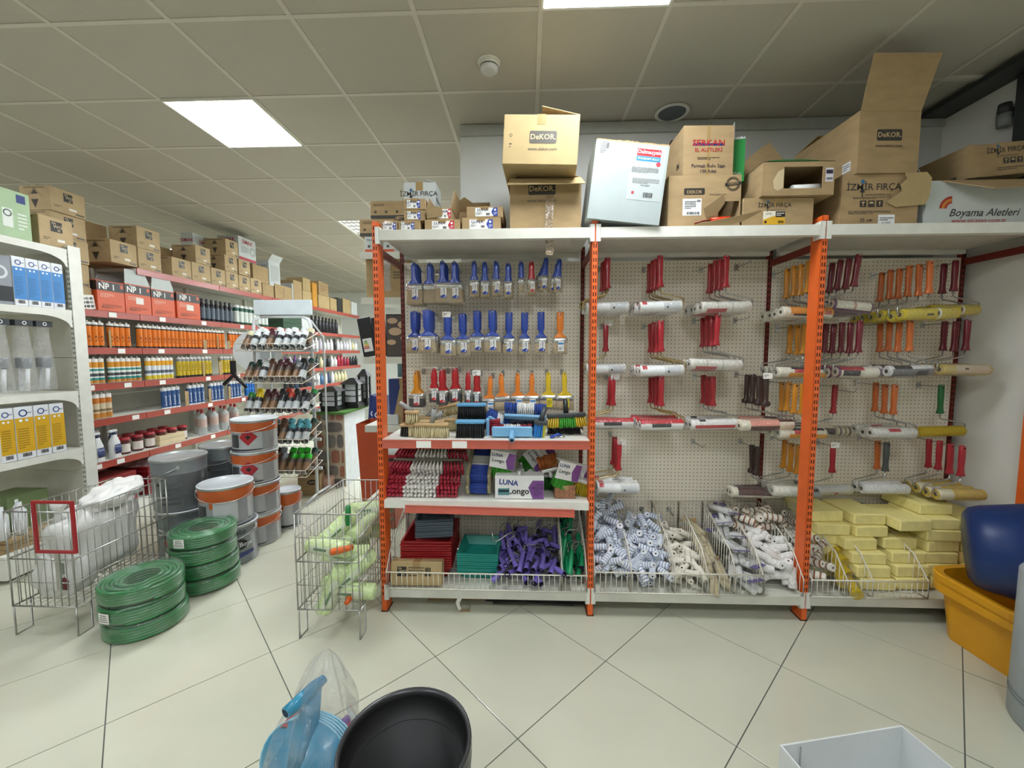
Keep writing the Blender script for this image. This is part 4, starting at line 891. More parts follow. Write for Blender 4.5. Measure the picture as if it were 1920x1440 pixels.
for px,py,Y,col,rot,card,l in [(943,866,2.40,GRN,(.1,.15,-.1),True,'boxed green car brush in white card, left of the heap'),(950,894,2.48,DGRN,(.2,.1,.1),False,'dark green car brush head under the left boxed one'),
    (982,878,2.52,DGRN,(.3,-.5,.2),False,'dark green car brush head leaning in the middle of the heap'),(1003,862,2.50,GRN,(.2,.9,-.2),True,'boxed green car brush lying sideways high in the heap'),
    (1002,893,2.46,DGRN,(.3,.8,.1),False,'dark green car brush head lying slanted above the printed box'),(1030,880,2.42,'#a2541c',(.1,2.9,0),False,'orange brown car brush head standing upside down'),
    (1060,888,2.37,GRN,(.05,.30,.35),True,'boxed green car brush with slanted card at the right'),(1088,898,2.46,GRN,(.1,.2,-.3),True,'boxed green car brush pressed against the orange post'),(1090,922,2.40,'#b9a51f',(.1,.2,-.3),False,'yellow car brush head low beside the orange post'),
    (1030,926,2.50,DGRN,(.1,0,.1),False,'dark green car brush head behind the printed box'),(1018,850,2.58,GRN,(.25,-.35,.1),True,'boxed green car brush at the back of the heap')]:
    p = at2(px,py,Y); longo(l,(p.x,Y,max(p.z,Z2+.09)),rot,col,card)
p0, p1 = aty(928,951,2.315), aty(1020,908,2.315)
q = carton('white and purple printed brush box standing at the shelf front', p0.x,p1.x,Z2+.001,Z2+.138,2.318,.09,m=mat('white_card','#e6e6e4',.5),tape=False,name='brush_box',cat='box')
w, h = q.w, q.h; poly(q.t,q.F,[(w*.18,0),(w*.27,-h/2+.001),(w/2-.001,-h/2+.001),(w/2-.001,h*.3),(w*.27,h*.3)],PURP,out=.0008)
lett(q.t,q.F,'LUNA',-w*.22,h*.2,.042,'#2a3f86',.03,roll=-.1); lett(q.t,q.F,'Longo',-w*.02,-h*.17,.05,'#151517',.022); lett(q.t,q.F,'OTO',w*.42,h*.1,.02,'#20142a',.01); lett(q.t,q.F,'FIRÇASI',w*.37,-h*.03,.02,'#20142a',.01); lines(q.t,q.F,w*.37,-h*.25,w*.14,h*.28,4,'#4a2c5c')
MB().bbox(-.033,.033,-.0012,0,-.016,.024,.0006).box(-.03,.03,-.0018,-.0012,.002,.016,1).build('printed_bus', [plain('#5c8f94',.4), plain('#20343a',.3)], q.t, (-w*.32,-q.d/2-.001,h*.28))
MB().cyl((0,0,0),(0,0,.022),.011,.009,10).build('socket', plain('#e4e4e2',.4), q.t, (0,-.02,q.h))
p0, p1 = aty(1040,951,2.33), aty(1079,925,2.33)
q = carton('small brown patterned carton under the slanted boxed brush', p0.x,p1.x,Z2+.001,Z2+.075,2.335,.09,m=mat('weave_card','#9a6b4c',.7,var=.3,scale=60)); 

# ------------------------------------------------------------------ bottom bins, left bay
def tray_shell(w, d, h, tp=.8, lip=.012, t=.003):
    a, b = w/2, d/2; A, B_ = a*tp, b*tp
    v = [(-a-lip,-b-lip,h),(a+lip,-b-lip,h),(a+lip,b+lip,h),(-a-lip,b+lip,h),(-a,-b,h),(a,-b,h),(a,b,h),(-a,b,h),(-A,-B_,0),(A,-B_,0),(A,B_,0),(-A,B_,0),
         (-a-lip,-b-lip,h-.010),(a+lip,-b-lip,h-.010),(a+lip,b+lip,h-.010),(-a-lip,b+lip,h-.010),(-A-t,-B_-t,-t),(A+t,-B_-t,-t),(A+t,B_+t,-t),(-A-t,B_+t,-t),(-a-t,-b-t,h-.010),(a+t,-b-t,h-.010),(a+t,b+t,h-.010),(-a-t,b+t,h-.010)]
    f = [(8,9,10,11),(19,18,17,16)]
    for i in range(4):
        j = (i+1)%4; f += [(i,j,4+j,4+i),(4+i,4+j,8+j,8+i),(12+j,12+i,20+i,20+j),(i,12+i,12+j,j),(20+i,16+i,16+j,20+j)]
    return MB().add(v, f)
def tray(name, label, w, d, h, col, loc, rot, ramp=True, group=None):
    t = thing(name, label, 'paint tray', loc, rot, group); m = plain(col, .42)
    tray_shell(w,d,h).build('basin', m, t)
    if ramp:
        r = MB()
        for i in range(7): r.box(-w*.3,w*.3,-d*.34+d*.1*i-.003,-d*.34+d*.1*i+.003,.001,.006)
        r.build('ramp_ribs', m, t, kind='stuff')
    return t
def stack(name, n, w, d, h, col, x, y, z, dz, rot, lab, drift=0, tilt=0):
    k = Kind(tray(name, '', w, d, h, col, (0,0,0), (0,0,0)))
    for i in range(n):
        pos = 'bottom' if i == 0 else 'top' if i == n-1 else ORD[i]+' from below'
        k((x+random.uniform(-.002,.002)+drift*i, y+random.uniform(-.003,.003), z+dz*i), (rot[0]+tilt*i, rot[1], rot[2]+random.uniform(-.01,.01)), lab.replace('#', pos))
ZB = .152
stack('red_tray', 11, .285,.34,.08,'#9a1a20', -.615,2.55,ZB+.004,.0155,(0,0,.03),'red paint tray, # of its nested stack in the wire bin')
stack('slate_tray', 9, .20,.33,.045,'#47525f', -.585,2.55,ZB+.262,.0135,(.16,0,.15),'slate grey paint tray, # of the nested stack on red trays',tilt=.008)
stack('teal_tray', 10, .225,.24,.05,'#1d8f82', -.295,2.50,ZB+.004,.013,(.0,0,-.02),'teal paint tray, # of its nested stack in the wire bin')
p0, p1 = aty(730,1082,2.30), aty(822,1040,2.30)
q = carton('small tan carton with dark square logo leaning in the wire bin', -.805,-.50,.159,.295,2.285,.075,rx=-.16,m=CARDL); fawori(q.t,q.F,-.085,.012,.055); lines(q.t,q.F,.0,.012,.09,.06,4,'#4a463e'); barcode(q.t,q.F,.07,.012,.035,.05)
# loose plastic roller handles
def stick(col, label, wire=True, L=.125):
    t = thing('roller_holder', label, 'roller holder'); m = plain(col,.35)
    MB().lathe([(.0175,-L/2),(.0180,-L/2+.006),(.0155,-L/2+.02),(.0145,0),(.0135,L/2-.02),(.011,L/2),(.0,L/2)],12).build('grip', m, t)
    MB().lathe([(.0175,-L/2),(.0125,-L/2),(.0120,-L/2+.03),(0,-L/2+.03)],12).build('open_end', plain('#1a1330',.8), t)
    if wire: MB().tube([(0,0,L/2-.01),(0,0,L/2+.03),(.02,0,L/2+.05),(.06,0,L/2+.055),(.075,0,L/2+.08)],.003,6).build('wire_frame', CHROME, t)
    return t
def heap(K, x0, x1, y0, y1, zf, n, label, group, r=.014, half=.06, flat=.5, seed=1, zb=.165, minD=1.75, aim=None, scale=None):
    rnd = random.Random(seed); pts = []; tries = 0
    while len(pts) < n and tries < n*120:
        tries += 1; x, y = rnd.uniform(x0,x1), rnd.uniform(y0,y1); top = zf(x,y); z = zb+r+(max(top-zb-r, .001))*(1-abs(rnd.gauss(0,.42)))
        if z < zb+r or z > top: continue
        if any((x-a)**2+(y-b)**2+(z-c)**2 < (r*minD)**2 for a,b,c in pts): continue
        pts.append((x,y,z))
    for x, y, z in pts:
        if aim is None:
            th, ph = rnd.uniform(0,2*PI), rnd.gauss(0,flat)
        else: th, ph = aim[0]+rnd.gauss(0,aim[1]), rnd.gauss(aim[2],flat)
        d = Vector((math.cos(th)*math.cos(ph), math.sin(th)*math.cos(ph), math.sin(ph)))
        e = Vector((0,0,1)).rotation_difference(d).to_euler()
        K((x,y,z), e, label, group, scale)
    return len(pts)
PK = Kind(stick('#7a6cc0','',L=.135)); heap(PK, -.16,.19,2.31,2.68, lambda x,y: .27+.30*(y-2.31), 62, 'purple plastic roller handle loose in the wire bin pile', 'purple roller handles in the bin', seed=5, r=.018, flat=.35, aim=(PI/2,.55,.2))
GK = Kind(stick('#118a58','',L=.145)); heap(GK, .225,.335,2.32,2.70, lambda x,y: .30+.55*(y-2.31), 26, 'green plastic roller handle in the narrow bin section', 'green roller handles in the bin', seed=8, r=.018, flat=.3, aim=(PI/2,.3,.6))
t = thing('bare_roller_holder', 'long bare wire roller frame lying over the teal trays', 'roller holder', (-.22,2.5,.40)); MB().tube([(0,0,0),(.005,.0,-.055),(.03,-.0,-.06),(.10,.02,-.02),(.16,.04,-.005)],.004,7).build('bent_wire', CHROME, t); MB().cyl((.16,.04,-.005),(.22,.06,.01),.011,.013,12).build('grip', plain('#6a5cb0',.35), t)
# rag, tag and flat sheets under the rack
t = thing('plastic_scrap', 'crumpled white scrap of film hanging from the bottom beam', 'scrap', (aty(860,1110,2.27).x,2.272,.10)); MB().sheet(lambda u,v: ((u-.5)*(.03-.012*v)+.006*math.sin(9*v), -.004+.006*math.sin(7*u+5*v)-.002, .02-.085*v), 5, 9).build('film_scrap', mat('scrap_white','#d6d4c6',.5), t)
p = atz(872,1145); t = thing('paper_tag', 'brown paper tag with wire loop lying on the floor under the rack', 'tag', (p.x,p.y,.001)); MB().box(-.03,.03,-.012,.012,0,.002).build('tag_card', CARD, t, None, (0,0,.1)); MB().tube([(.0+.028*math.cos(a*PI/8),.03+.026*math.sin(a*PI/8),.003) for a in range(16)],.0015,5,closed=True).build('loop', CHROME, t)
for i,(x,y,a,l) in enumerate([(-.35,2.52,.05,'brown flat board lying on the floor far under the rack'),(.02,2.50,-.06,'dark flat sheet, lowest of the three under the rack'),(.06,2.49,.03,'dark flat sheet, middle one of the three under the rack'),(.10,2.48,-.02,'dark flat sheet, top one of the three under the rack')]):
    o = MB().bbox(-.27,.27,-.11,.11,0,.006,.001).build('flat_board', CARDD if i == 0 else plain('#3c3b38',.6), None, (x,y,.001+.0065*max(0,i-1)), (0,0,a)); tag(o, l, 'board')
# ------------------------------------------------------------------ small rollers, middle bay
def mini(label, stripe=None, L=.10, r=.02, pile='#e2e5ea', cap='#3a3a3a', nst=6):
    t = thing('mini_roller', label, 'roller refill'); cols = [pile]; bands = []
    if stripe:
        cols += [stripe]; bands = [((i+.7)/nst, (i+1)/nst, 1) for i in range(nst)]
    mb = sleeve(L, r, bands, [], None, 12); X = Matrix.Rotation(PI/2,4,'Y'); mb.v = [tuple(X @ Vector(p)) for p in mb.v]
    mb.build('sleeve', [TERRY(c) for c in cols], t)
    MB().cyl((0,0,-L/2-.0006),(0,0,L/2+.0006),.0055,None,8).build('core_hole', BLACKHOLE, t); return t
MS = Kind(mini('', '#7f93b8')); slope = lambda z0, k: (lambda x, y: z0+k*(y-2.29))
heap(MS, .415,.60,2.31,2.70, lambda x,y: .33+.75*(y-2.31)-.25*(x-.40), 75, 'blue striped white mini roller in the left section of the bin', 'blue striped mini rollers, left section', seed=11, r=.021, flat=.5)
heap(MS, .62,.84,2.31,2.68, lambda x,y: .28+.50*(y-2.31), 75, 'blue striped white mini roller in the second section of the bin', 'blue striped mini rollers, second section', seed=12, r=.021, flat=.5)
MW = Kind(mini('', None, .085, .017, '#e6e1d2')); heap(MW, .87,1.02,2.31,2.66, lambda x,y: .26+.42*(y-2.31), 60, 'small cream roller refill in the third section of the bin', 'cream mini rollers, third section', seed=13, r=.018, flat=.5)
def pack(name, label, w, d, h, col, head=None, n=2):
    """flat clear pack: a few rollers in a bag with a printed header card"""
    t = thing(name, label, 'roller pack')
    for i in range(n): mb = MB().cyl((-w/2+w*(i+.5)/n,-d/2,0),(-w/2+w*(i+.5)/n,d/2-.01,0),w/n*.46,None,12); mb.build('sleeve', TERRY(col), t)
    MB().bbox(-w/2-.006,w/2+.006,-d/2-.01,d/2+.02,-h/2,h/2,.008).build('clear_bag', FILMR, t)
    if head: MB().box(-w/2-.008,w/2+.008,d/2+.005,d/2+.045,-.001,.001).build('header_card', plain(head,.35), t)
    return t
FP = Kind(pack('roller_pack','',.055,.16,.03,'#cfc09a','#b8925a',2)); VP = Kind(pack('roller_pack','',.075,.17,.034,'#e2e2de','#5a4c86',2))
for i in range(12): FP((random.uniform(1.06,1.16), 2.34+.028*i, .185+.022*i*.75+.01*(i%3)), (random.uniform(.0,.5),random.uniform(-.5,.5),random.uniform(-.5,.5)), 'flat cream roller pack in the fourth section of the bin', 'cream roller packs, fourth section')
for i in range(12): VP((random.uniform(1.225,1.30), 2.345+.03*i, .19+.028*i), (random.uniform(.0,.35),random.uniform(-.25,.25),random.uniform(-.45,.45)+(PI if i % 2 else 0)), 'white roller pack with violet header in the fifth section', 'violet headed roller packs')
MWB = Kind(mini('', None, .115, .023, '#e9e8e4')); heap(MWB, 1.365,1.545,2.315,2.56, lambda x,y: .27+.62*(y-2.31), 36, 'fluffy white roller refill beside the right post', 'white roller refills beside the post', seed=14, r=.025, flat=.5)
MBR = Kind(mini('', '#8d6448', .115, .023, '#e1dccf', nst=4)); heap(MBR, 1.36,1.55,2.56,2.72, lambda x,y: .50, 22, 'brown striped roller refill at the back beside the post', 'brown striped refills beside the post', seed=15, r=.025, flat=.5, zb=.30)
# ------------------------------------------------------------------ right bay bin
heap(MBR, 1.62,1.78,2.32,2.70, lambda x,y: .27+.55*(y-2.31), 34, 'brown striped roller refill in the right bay bin', 'brown striped refills, right bay', seed=16, r=.025, flat=.5)
o = MB().sheet(lambda u,v: (1.70+.095*math.cos(2*PI*u)*(1-.3*v), 2.50+.19*math.sin(2*PI*u)*(1-.3*v), .17+.30*v+.02*math.sin(9*u*2*PI)+.12*math.sin(2*PI*u)*v), 22, 7, cu=True).build('clear_refill_bag', FILM, None); tag(o,'clear plastic bag loosely around the brown striped refills','bag')
YP = Kind(pack('yellow_pack','',.07,.15,.04,'#cbb02c','#d3c07a',1))
for i in range(7): YP((random.uniform(1.84,1.90), 2.335+.05*i, .19+.035*i), (random.uniform(.1,.5),random.uniform(-.2,.2),random.uniform(-.4,.4)), 'yellow sponge pack in the narrow bin section', 'yellow sponge packs in the bin')
SPG = mat('sponge','#f5e99c',.95,var=.05,scale=40,bump=.35,bscale=420)
spm = MB().bbox(-.095,.095,-.135,.135,0,.066,.006).mesh('sponge', SPG)
cnt = 0
SX = [1.735+.205, 2.15, 2.36, 2.57]
lay = {0: [(2.36,5),(2.62,0)], 1: [(2.37,3),(2.60,0)], 2: [(2.40,6),(2.60,0)], 3: [(2.44,5),(2.60,0)]}
def sponge(x, y, z, rz, l):
    o = put('sponge', spm, None, (x,y,z), (0,0,rz)); tag(o, l, 'sponge')
for c_, xs in enumerate((2.035,2.235,2.44,2.645)):
    n = (4,4,6,6)[c_]
    for k in range(n):
        y = (2.475,2.495,2.515,2.53)[c_]+(.022*k if c_ < 2 else .008*k)+random.uniform(-.012,.012); x = xs+(-.035*k*.5 if c_ == 0 else 0)+random.uniform(-.01,.01)
        sponge(x, y, .156+.0675*k, random.uniform(-.05,.05), f'yellow sponge block, {ORD[k]} from below in the {ORD[c_]} stack')
sponge(1.86,2.60,.156+.0675*4,-.04,'yellow sponge block lying left of the stacks on the fifth layer'); sponge(1.84,2.64,.156+.0675*5,.03,'yellow sponge block at the top left of the pile'); sponge(2.06,2.60,.156+.0675*5,.02,'yellow sponge block high in the middle of the pile')
sponge(2.06,2.58,.156+.0675*4,.02,'yellow sponge block in the middle under the top layer'); sponge(2.26,2.53,.156+.0675*4.9,.05,'yellow sponge block jutting out over a dark gap'); sponge(2.44,2.60,.156+.0675*6,.0,'yellow sponge block on the top right of the pile')
for k in range(4): sponge(1.845,2.62,.156+.0675*k,random.uniform(-.03,.03),f'yellow sponge block, {ORD[k]} from below behind the wire divider')
# ------------------------------------------------------------------ wire baskets on the floor
def wire_basket(label, x0, x1, y0, y1, zt=.69, zb=.165):
    t = thing('wire_basket', label, 'wire basket', ((x0+x1)/2,(y0+y1)/2,0)); w, d = (x1-x0)/2, (y1-y0)/2
    fr = MB()
    for z in (zt,.43,zb): fr.tube([(-w,-d,z),(w,-d,z),(w,d,z),(-w,d,z)],.0042,6,closed=True)
    for a in (-1,1):
        for b in (-1,1): fr.cyl((a*w,b*d,zb),(a*w,b*d,zt),.0042,None,6)
    fr.build('frame', CHROME, t)
    g = MB(); n = 9
    for s in (-1,1):
        for i in range(1,n): x = -w+2*w*i/n; g.cyl((x,s*d,zb),(x,s*d,zt),.0022,None,5)
        for i in range(1,15): y = -d+2*d*i/15; g.cyl((s*w,y,zb),(s*w,y,zt),.0022,None,5)
        for z in (.56,.30): g.cyl((-w,s*d,z),(w,s*d,z),.0022,None,5); g.cyl((s*w,-d,z),(s*w,d,z),.0028,None,5)
    g.build('side_wires', CHROME, t, kind='stuff')
    g = MB()
    for i in range(1,n): x = -w+2*w*i/n; g.cyl((x,-d,zb),(x,d,zb),.0022,None,5)
    for i in range(1,8): y = -d+2*d*i/8; g.cyl((-w,y,zb),(w,y,zb),.0022,None,5)
    g.build('floor_wires', CHROME, t, kind='stuff')
    for a in (-1,1):
        for b in (-1,1):
            MB().tube([(a*(w-.004),b*d,zb),(a*(w-.004),b*d,.004),(a*(w-.004),b*(d-.075),.004),(a*(w-.004),b*(d-.075),zb)],.004,6).build('leg', CHROME, t)
    return t
wire_basket('wire basket of white sacks with a red sign frame at the left', -2.785,-2.425,2.02,2.60)
wire_basket('wire basket of pale green rollers beside the orange rack', -1.222,-.885,2.045,2.62)
a, b_ = aty(58,937,1.985), aty(146,1036,1.985)
t = thing('sign_frame', 'red plastic sign frame clipped to the basket front', 'sign frame', ((a.x+b_.x)/2,1.985,b_.z-.005)); w, h = .112, a.z-b_.z
m = MB()
for q in ((-w,w,-.006,.006,0,.014),(-w,w,-.006,.006,h-.014,h),(-w,-w+.014,-.006,.006,.014,h-.014),(w-.014,w,-.006,.006,.014,h-.014)): m.box(*q)
m.build('red_border', plain('#a02028',.35), t); MB().box(-w+.014,w-.014,-.001,.001,.014,h-.014).build('clear_pane', film('acrylic','#ffffff',clear=.97,wr=.02), t)
MB().box(-.012,.012,-.004,.004,-.20,.0).box(-.02,.02,.004,.012,-.12,-.06).build('stem', CHROME, t)
SACK = mat('white_plastic_sack','#dadad6',.32,var=.05,scale=8,bump=.5,bscale=22)
def sack(label, c, r, seed, rot=(0,0,0), knot=None, pink=False):
    t = thing('white_sack', label, 'sack', c, rot); rnd = random.Random(seed); ph = [rnd.uniform(0,6) for _ in range(8)]
    def fn(u, v):
        a = 2*PI*u; b = -PI/2+PI*v; k = 1+.06*math.sin(5*a+ph[0]+3*b)+.05*math.sin(9*a-4*b+ph[1])+.05*math.sin(6*b+ph[2]); cb = math.copysign(abs(math.cos(b))**.55, math.cos(b)); sb = math.copysign(abs(math.sin(b))**.7, math.sin(b))
        return (r[0]*k*cb*math.cos(a), r[1]*k*cb*math.sin(a), r[2]*k*sb)
    MB().sheet(fn, 40, 26, cu=True).build('sack_body', SACK, t)
    if knot:
        MB().loft([(0,0,0,.045,.03),(.0,0,.03,.018,.014),(.005,0,.045,.016,.012),(.0,0,.075,.04,.02),(.01,0,.10,.055,.008)],10,2).build('knot', SACK, t, knot)
    if pink: MB().sheet(lambda u,v: (r[0]*1.02*math.cos(-1.2+1.6*u)*.9, r[1]*1.03*math.sin(-1.2+1.6*u)*.9, r[2]*(.18+.25*v)), 8, 4).build('pink_print', plain('#d3a6b0',.4), t)
    return t
sack('big white plastic sack with a tied knot filling the basket', (-2.61,2.30,.43), (.135,.235,.20), 1, (.05,.0,.0), (-.02,-.15,.17))
sack('long white plastic sack laid across the top of the basket', (-2.57,2.40,.665), (.11,.19,.055), 2, (.12,0,.25), None, True)
sack('white plastic sack low at the near end of the basket', (-2.63,2.16,.30), (.13,.12,.12), 3)
t = thing('red_tag', 'small dark red tag hanging low on the sack basket', 'tag', (-2.50,2.035,.285)); MB().prism([(-.02,-.03),(.02,-.035),(.025,.02),(.0,.04),(-.022,.02)],-.001,.001).build('tag_flap', plain('#6e2630',.4), t); MB().cyl((0,0,.035),(0,.0,.075),.0012,None,5).build('tag_string', CHROME, t)
# pale green wrapped rollers in the second basket
PG = '#d9ecae'
def wrapped(label, L=.25, r=.043):
    t = thing('green_roller', label, 'paint roller'); 
    mb = sleeve(L, r, [(.3,.34,1)], [(.12,.8,-20,30,2),(.2,.6,-60,-20,1)], None, 16); mb.build('sleeve', [TERRY(PG), PR('#e8eedc'), PR('#dfe6d2')], t)
    MB().sheet(lambda u,v: ((-L/2-.03)+(L+.06)*v, -(r+.008)*min(1,.35+5*min(v,1-v))*(1+.1*math.sin(6*PI*u+9*v))*math.cos(2*PI*u), (r+.008)*min(1,.35+5*min(v,1-v))*(1+.1*math.sin(6*PI*u))*math.sin(2*PI*u)), 16, 10, cu=True).build('clear_bag', film('green_bag_film','#e6f6c4',clear=.84,wscale=36), t)
    MB().box(-L*.25,L*.05,-r-.0025,-r-.0015,-.006,.008).build('printed_strip', plain('#4f7a52',.35), t)
    return t
WK = Kind(wrapped(''))
for i,(x,y,z,rz,ry,l) in enumerate([(-1.06,2.10,.245,.25,-1.15,'standing on end at the near left corner'),(-.99,2.14,.30,.5,-.62,'slanting across the basket front'),(-1.10,2.16,.455,-.15,.05,'lying flat on top at the front left'),(-1.02,2.20,.40,.3,.1,'lying under the top ones'),
    (-1.0,2.26,.345,-.35,-.2,'deep in the middle of the basket'),(-.965,2.13,.225,.1,.1,'low at the near right corner'),(-1.05,2.33,.42,.9,-.3,'pointing to the rear on the right'),(-1.0,2.42,.47,1.3,-.2,'reaching up at the right side'),(-1.09,2.40,.33,1.1,.1,'low along the left side'),
    (-1.03,2.50,.40,.2,.1,'lying across the far end'),(-1.0,2.52,.54,.15,-.05,'topmost at the far end'),(-1.08,2.28,.235,1.2,.0,'on the basket floor'),(-1.12,2.30,.50,.75,-.6,'propped on its side near the left wires')]):
    WK((x,y,z), (0,ry,rz), f'pale green wrapped roller {l}')
for x,y,z,rot,c,l in [(-1.0,2.10,.47,(0,1.35,.1),'#d9641e','orange hollow grip lying on the green rollers'),(-.965,2.10,.20,(1.4,0,.2),'#c85a1c','orange hollow grip on the basket floor'),(-1.05,2.30,.58,(.15,.1,0),'#1b7a3e','green flat grip sticking straight up')]:
    t = thing('hollow_grip', l, 'grip', (x,y,z), rot); MB().lathe([(.018,-.06),(.0175,0),(.014,.06),(0,.06)],14).build('grip_tube', plain(c,.35), t); MB().lathe([(.018,-.06),(.0135,-.06),(.013,-.02),(0,-.02)],14).build('grip_bore', plain('#4a1c08',.8), t)
# ------------------------------------------------------------------ hose coils
HOSE = mat('green_hose','#257a40',.28,var=.10,scale=14,coat=.4)
def hose():
    t = thing('hose_coil','', 'hose'); pts = []; R0, rt, turns, seg = .178, .0095, 5, 40
    for lay_ in range(6):
        for k in range(turns):
            for i in range(seg):
                a = 2*PI*i/seg; f = (k+i/seg)/turns; z = (f if lay_ % 2 == 0 else 1-f)*(turns-1)*.0185+rt; pts.append(((R0-lay_*.0178)*math.cos(a), (R0-lay_*.0178)*math.sin(a), z))
    MB().tube(pts, rt, 6).build('hose_tube', HOSE, t)
    MB().sheet(lambda u,v: ((.19+.003*math.sin(14*PI*u+4*v))*math.cos(2*PI*u)*(1 if .12<v<.88 else .93-.0*v), (.19+.003*math.sin(10*PI*u))*math.sin(2*PI*u)*(1 if .12<v<.88 else .93), -.0005+.098*v), 36, 6, cu=True).build('shrink_film', film('shrink_film','#ffffff',clear=.93,wscale=16,wr=.9), t)
    MB().lathe([(0,.097),(.06,.0975),(.178,.0985)],30).build('top_film', film('shrink_film','#ffffff',clear=.93,wscale=16,wr=.9), t)
    return t
HK = Kind(hose())
def hose_stack(cx, cy, n, lab, tags):
    for i in range(n):
        pos = 'bottom' if i == 0 else 'top' if i == n-1 else ORD[i]+' from below'
        o = HK((cx+random.uniform(-.006,.006)+(.012 if i == 0 else 0), cy+random.uniform(-.006,.006), .001+.0995*i), (0,0,random.uniform(0,6)), f'green garden hose coil, {pos} coil of the {lab} stack')
        if i in tags:
            an = tags[i]; lb = MB().sheet(lambda u,v: (.194*math.cos(an+(u-.5)*.36), .194*math.sin(an+(u-.5)*.36), .025+.055*v), 6, 2).build('paper_label', PAPER, None)
            lb.parent = o; lb.rotation_euler = (0,0,-o.rotation_euler.z)
            for s_ in range(4): q = MB().sheet(lambda u,v: (.1945*math.cos(an+(u-.5)*(.30-.03*s_)), .1945*math.sin(an+(u-.5)*(.30-.03*s_)), .034+.011*s_+.004*v), 6, 2).build('fine_print', plain('#555555',.5,var=0), lb)
hose_stack(-2.165,2.14,3,'near',{1:-1.75}); hose_stack(-2.15,2.56,4,'far',{3:-1.6,2:-2.2})
# ------------------------------------------------------------------ paint pails
TIN = mat('tinplate','#b9bcbb',.3,.75,var=.05); LIDM = mat('white_lid','#d3d9dc',.3,var=.03,coat=.3); PGREY = mat('grey_pail','#8a9093',.32,.35,var=.06,scale=8)
def arcdecal(t, r, z0, z1, a0, a1, col, off=.0008, n=10, slant=0, name='printed_band'):
    return MB().sheet(lambda u,v: ((r+off)*math.cos(a0+(a1-a0)*u), (r+off)*math.sin(a0+(a1-a0)*u), z0+(z1-z0)*v+slant*u*(1-v)), n, 2).build(name, plain(col,.3), t)
def arcpoly(t, r, pts, col, off=.0012, name='hazard_diamond'):
    """small polygon (angle, height) laid on the pail wall"""
    return MB().add([((r+off)*math.cos(a),(r+off)*math.sin(a),z) for a,z in pts], [tuple(range(len(pts)))]).build(name, plain(col,.35), t)
def pail(name, label, r, h, x, y, z, style, rz=0, lidm=None):
    t = thing(name, label, 'paint pail', (x,y,z), rz); k = r/.165
    body = {'orange':mat('pail_white','#b7bbbd',.3,var=.04),'grey':PGREY,'dgrey':mat('pail_dgrey','#7b8386',.35,.3,var=.06),'silver':mat('pail_silver','#868b90',.3,.25,var=.04)}[style]
    MB().lathe([(0,0),(r*.94,0),(r*.955,.006),(r*.965,h*.70),(r*.975,h*.705),(r*.97,h*.715),(r*.98,h-.02)],36).build('body', body, t)
    MB().lathe([(r*.98,h-.022),(r*1.015,h-.02),(r*1.02,h-.004),(r*.99,h),(r*.955,h-.004),(r*.945,h-.012),(0,h-.010)],36).build('lid', lidm or LIDM, t)
    MB().lathe([(r*1.016,h-.021),(r*1.024,h-.014),(r*1.018,h-.005)],36).build('rim_ring', TIN, t)
    for s in (-1,1):
        MB().cyl((s*r*.97,0,h*.84),(s*(r+.008),0,h*.84),.016*k,.012*k,12).build('handle_ear', TIN, t)
    MB().tube([(-r-.006,0,h*.84)]+[(-(r+.01)*math.cos(PI*i/14), -(r+.012)*math.sin(PI*i/14), h*.84-.16*h*math.sin(PI*i/14)*1.3) for i in range(1,14)]+[(r+.006,0,h*.84)],.0028,6).build('bail_wire', CHROME, t)
    f = -.97-rz; rr = r*.965
    if style == 'orange':
        MB().lathe([(rr+.0016,h*.64),(rr+.0016,h*.70),(r*.975+.0016,h*.712),(r*.98+.0012,h-.024)],36).build('orange_band', plain('#c9622c',.32), t)
        MB().sheet(lambda u,v: ((rr+.0010)*math.cos(f-.6+1.3*u), (rr+.0010)*math.sin(f-.6+1.3*u), h*.645-v*h*(.16 if u<.18 else .02)), 12, 2).build('band_edge', plain('#c9622c',.32), t)
        arcdecal(t,rr,h*.08,h*.70,f+.30,f+.9,'#9a9da0'); arcdecal(t,rr,.006,h*.10,f-1.4,f+1.4,'#35363a',slant=.02)
        arcdecal(t,rr,h*.15,h*.55,f-1.25,f-.75,'#3a3b3e')
    elif style == 'silver':
        for s_,sz,zz,cc in (('Sento',.055,h*.82,'#23262b'),('Filli Boya',.045,h*.50,'#f0f0f2')):
            if s_ != 'Sento': arcpoly(t,rr,[(f+.36+.30*math.cos(2*PI*i/14)*1.0,h*.50+.038*math.sin(2*PI*i/14)) for i in range(14)],'#1d2026',.0014,'logo_patch')
            me = text_mesh(s_, sz, .012, 0, 1, cc).copy(); a0 = f+.22 if s_ == 'Sento' else f+.36
            for v in me.vertices: a = a0+v.co.x/rr; v.co = ((rr+.0022)*math.cos(a), (rr+.0022)*math.sin(a), zz+v.co.y)
            put('lettering', me, t)
        arcdecal(t,rr,h*.16,h*.30,f+.05,f+.95,'#33407e',.001,slant=.02); arcdecal(t,rr,h*.05,h*.2,f-.6,f-.2,'#747a80')
    else:
        for i in range(5): arcdecal(t,rr,h*(.14+.09*i),h*(.18+.09*i),f-.65+.05*i,f+.1+.12*(i%3),'#5d6568',.0009,name='fine_print')
        arcdecal(t,rr,h*.5,h*.55,f-.8,f-.6,'#2f3437',.001)
    return t
def hazard(t, r, h, a, z, s):
    R_ = r*.965
    def dia(k, off): return lambda u, v: ((R_+off)*math.cos(a+k*s/R_*(u-v)), (R_+off)*math.sin(a+k*s/R_*(u-v)), z+k*s*(u+v-1))
    d = MB().sheet(dia(1,.002), 7, 7).build('hazard_diamond', plain('#a8242c',.35), t)
    MB().sheet(dia(.30,.003), 4, 4).build('flame_mark', plain('#2a1416',.4), d)
S_ = -.97
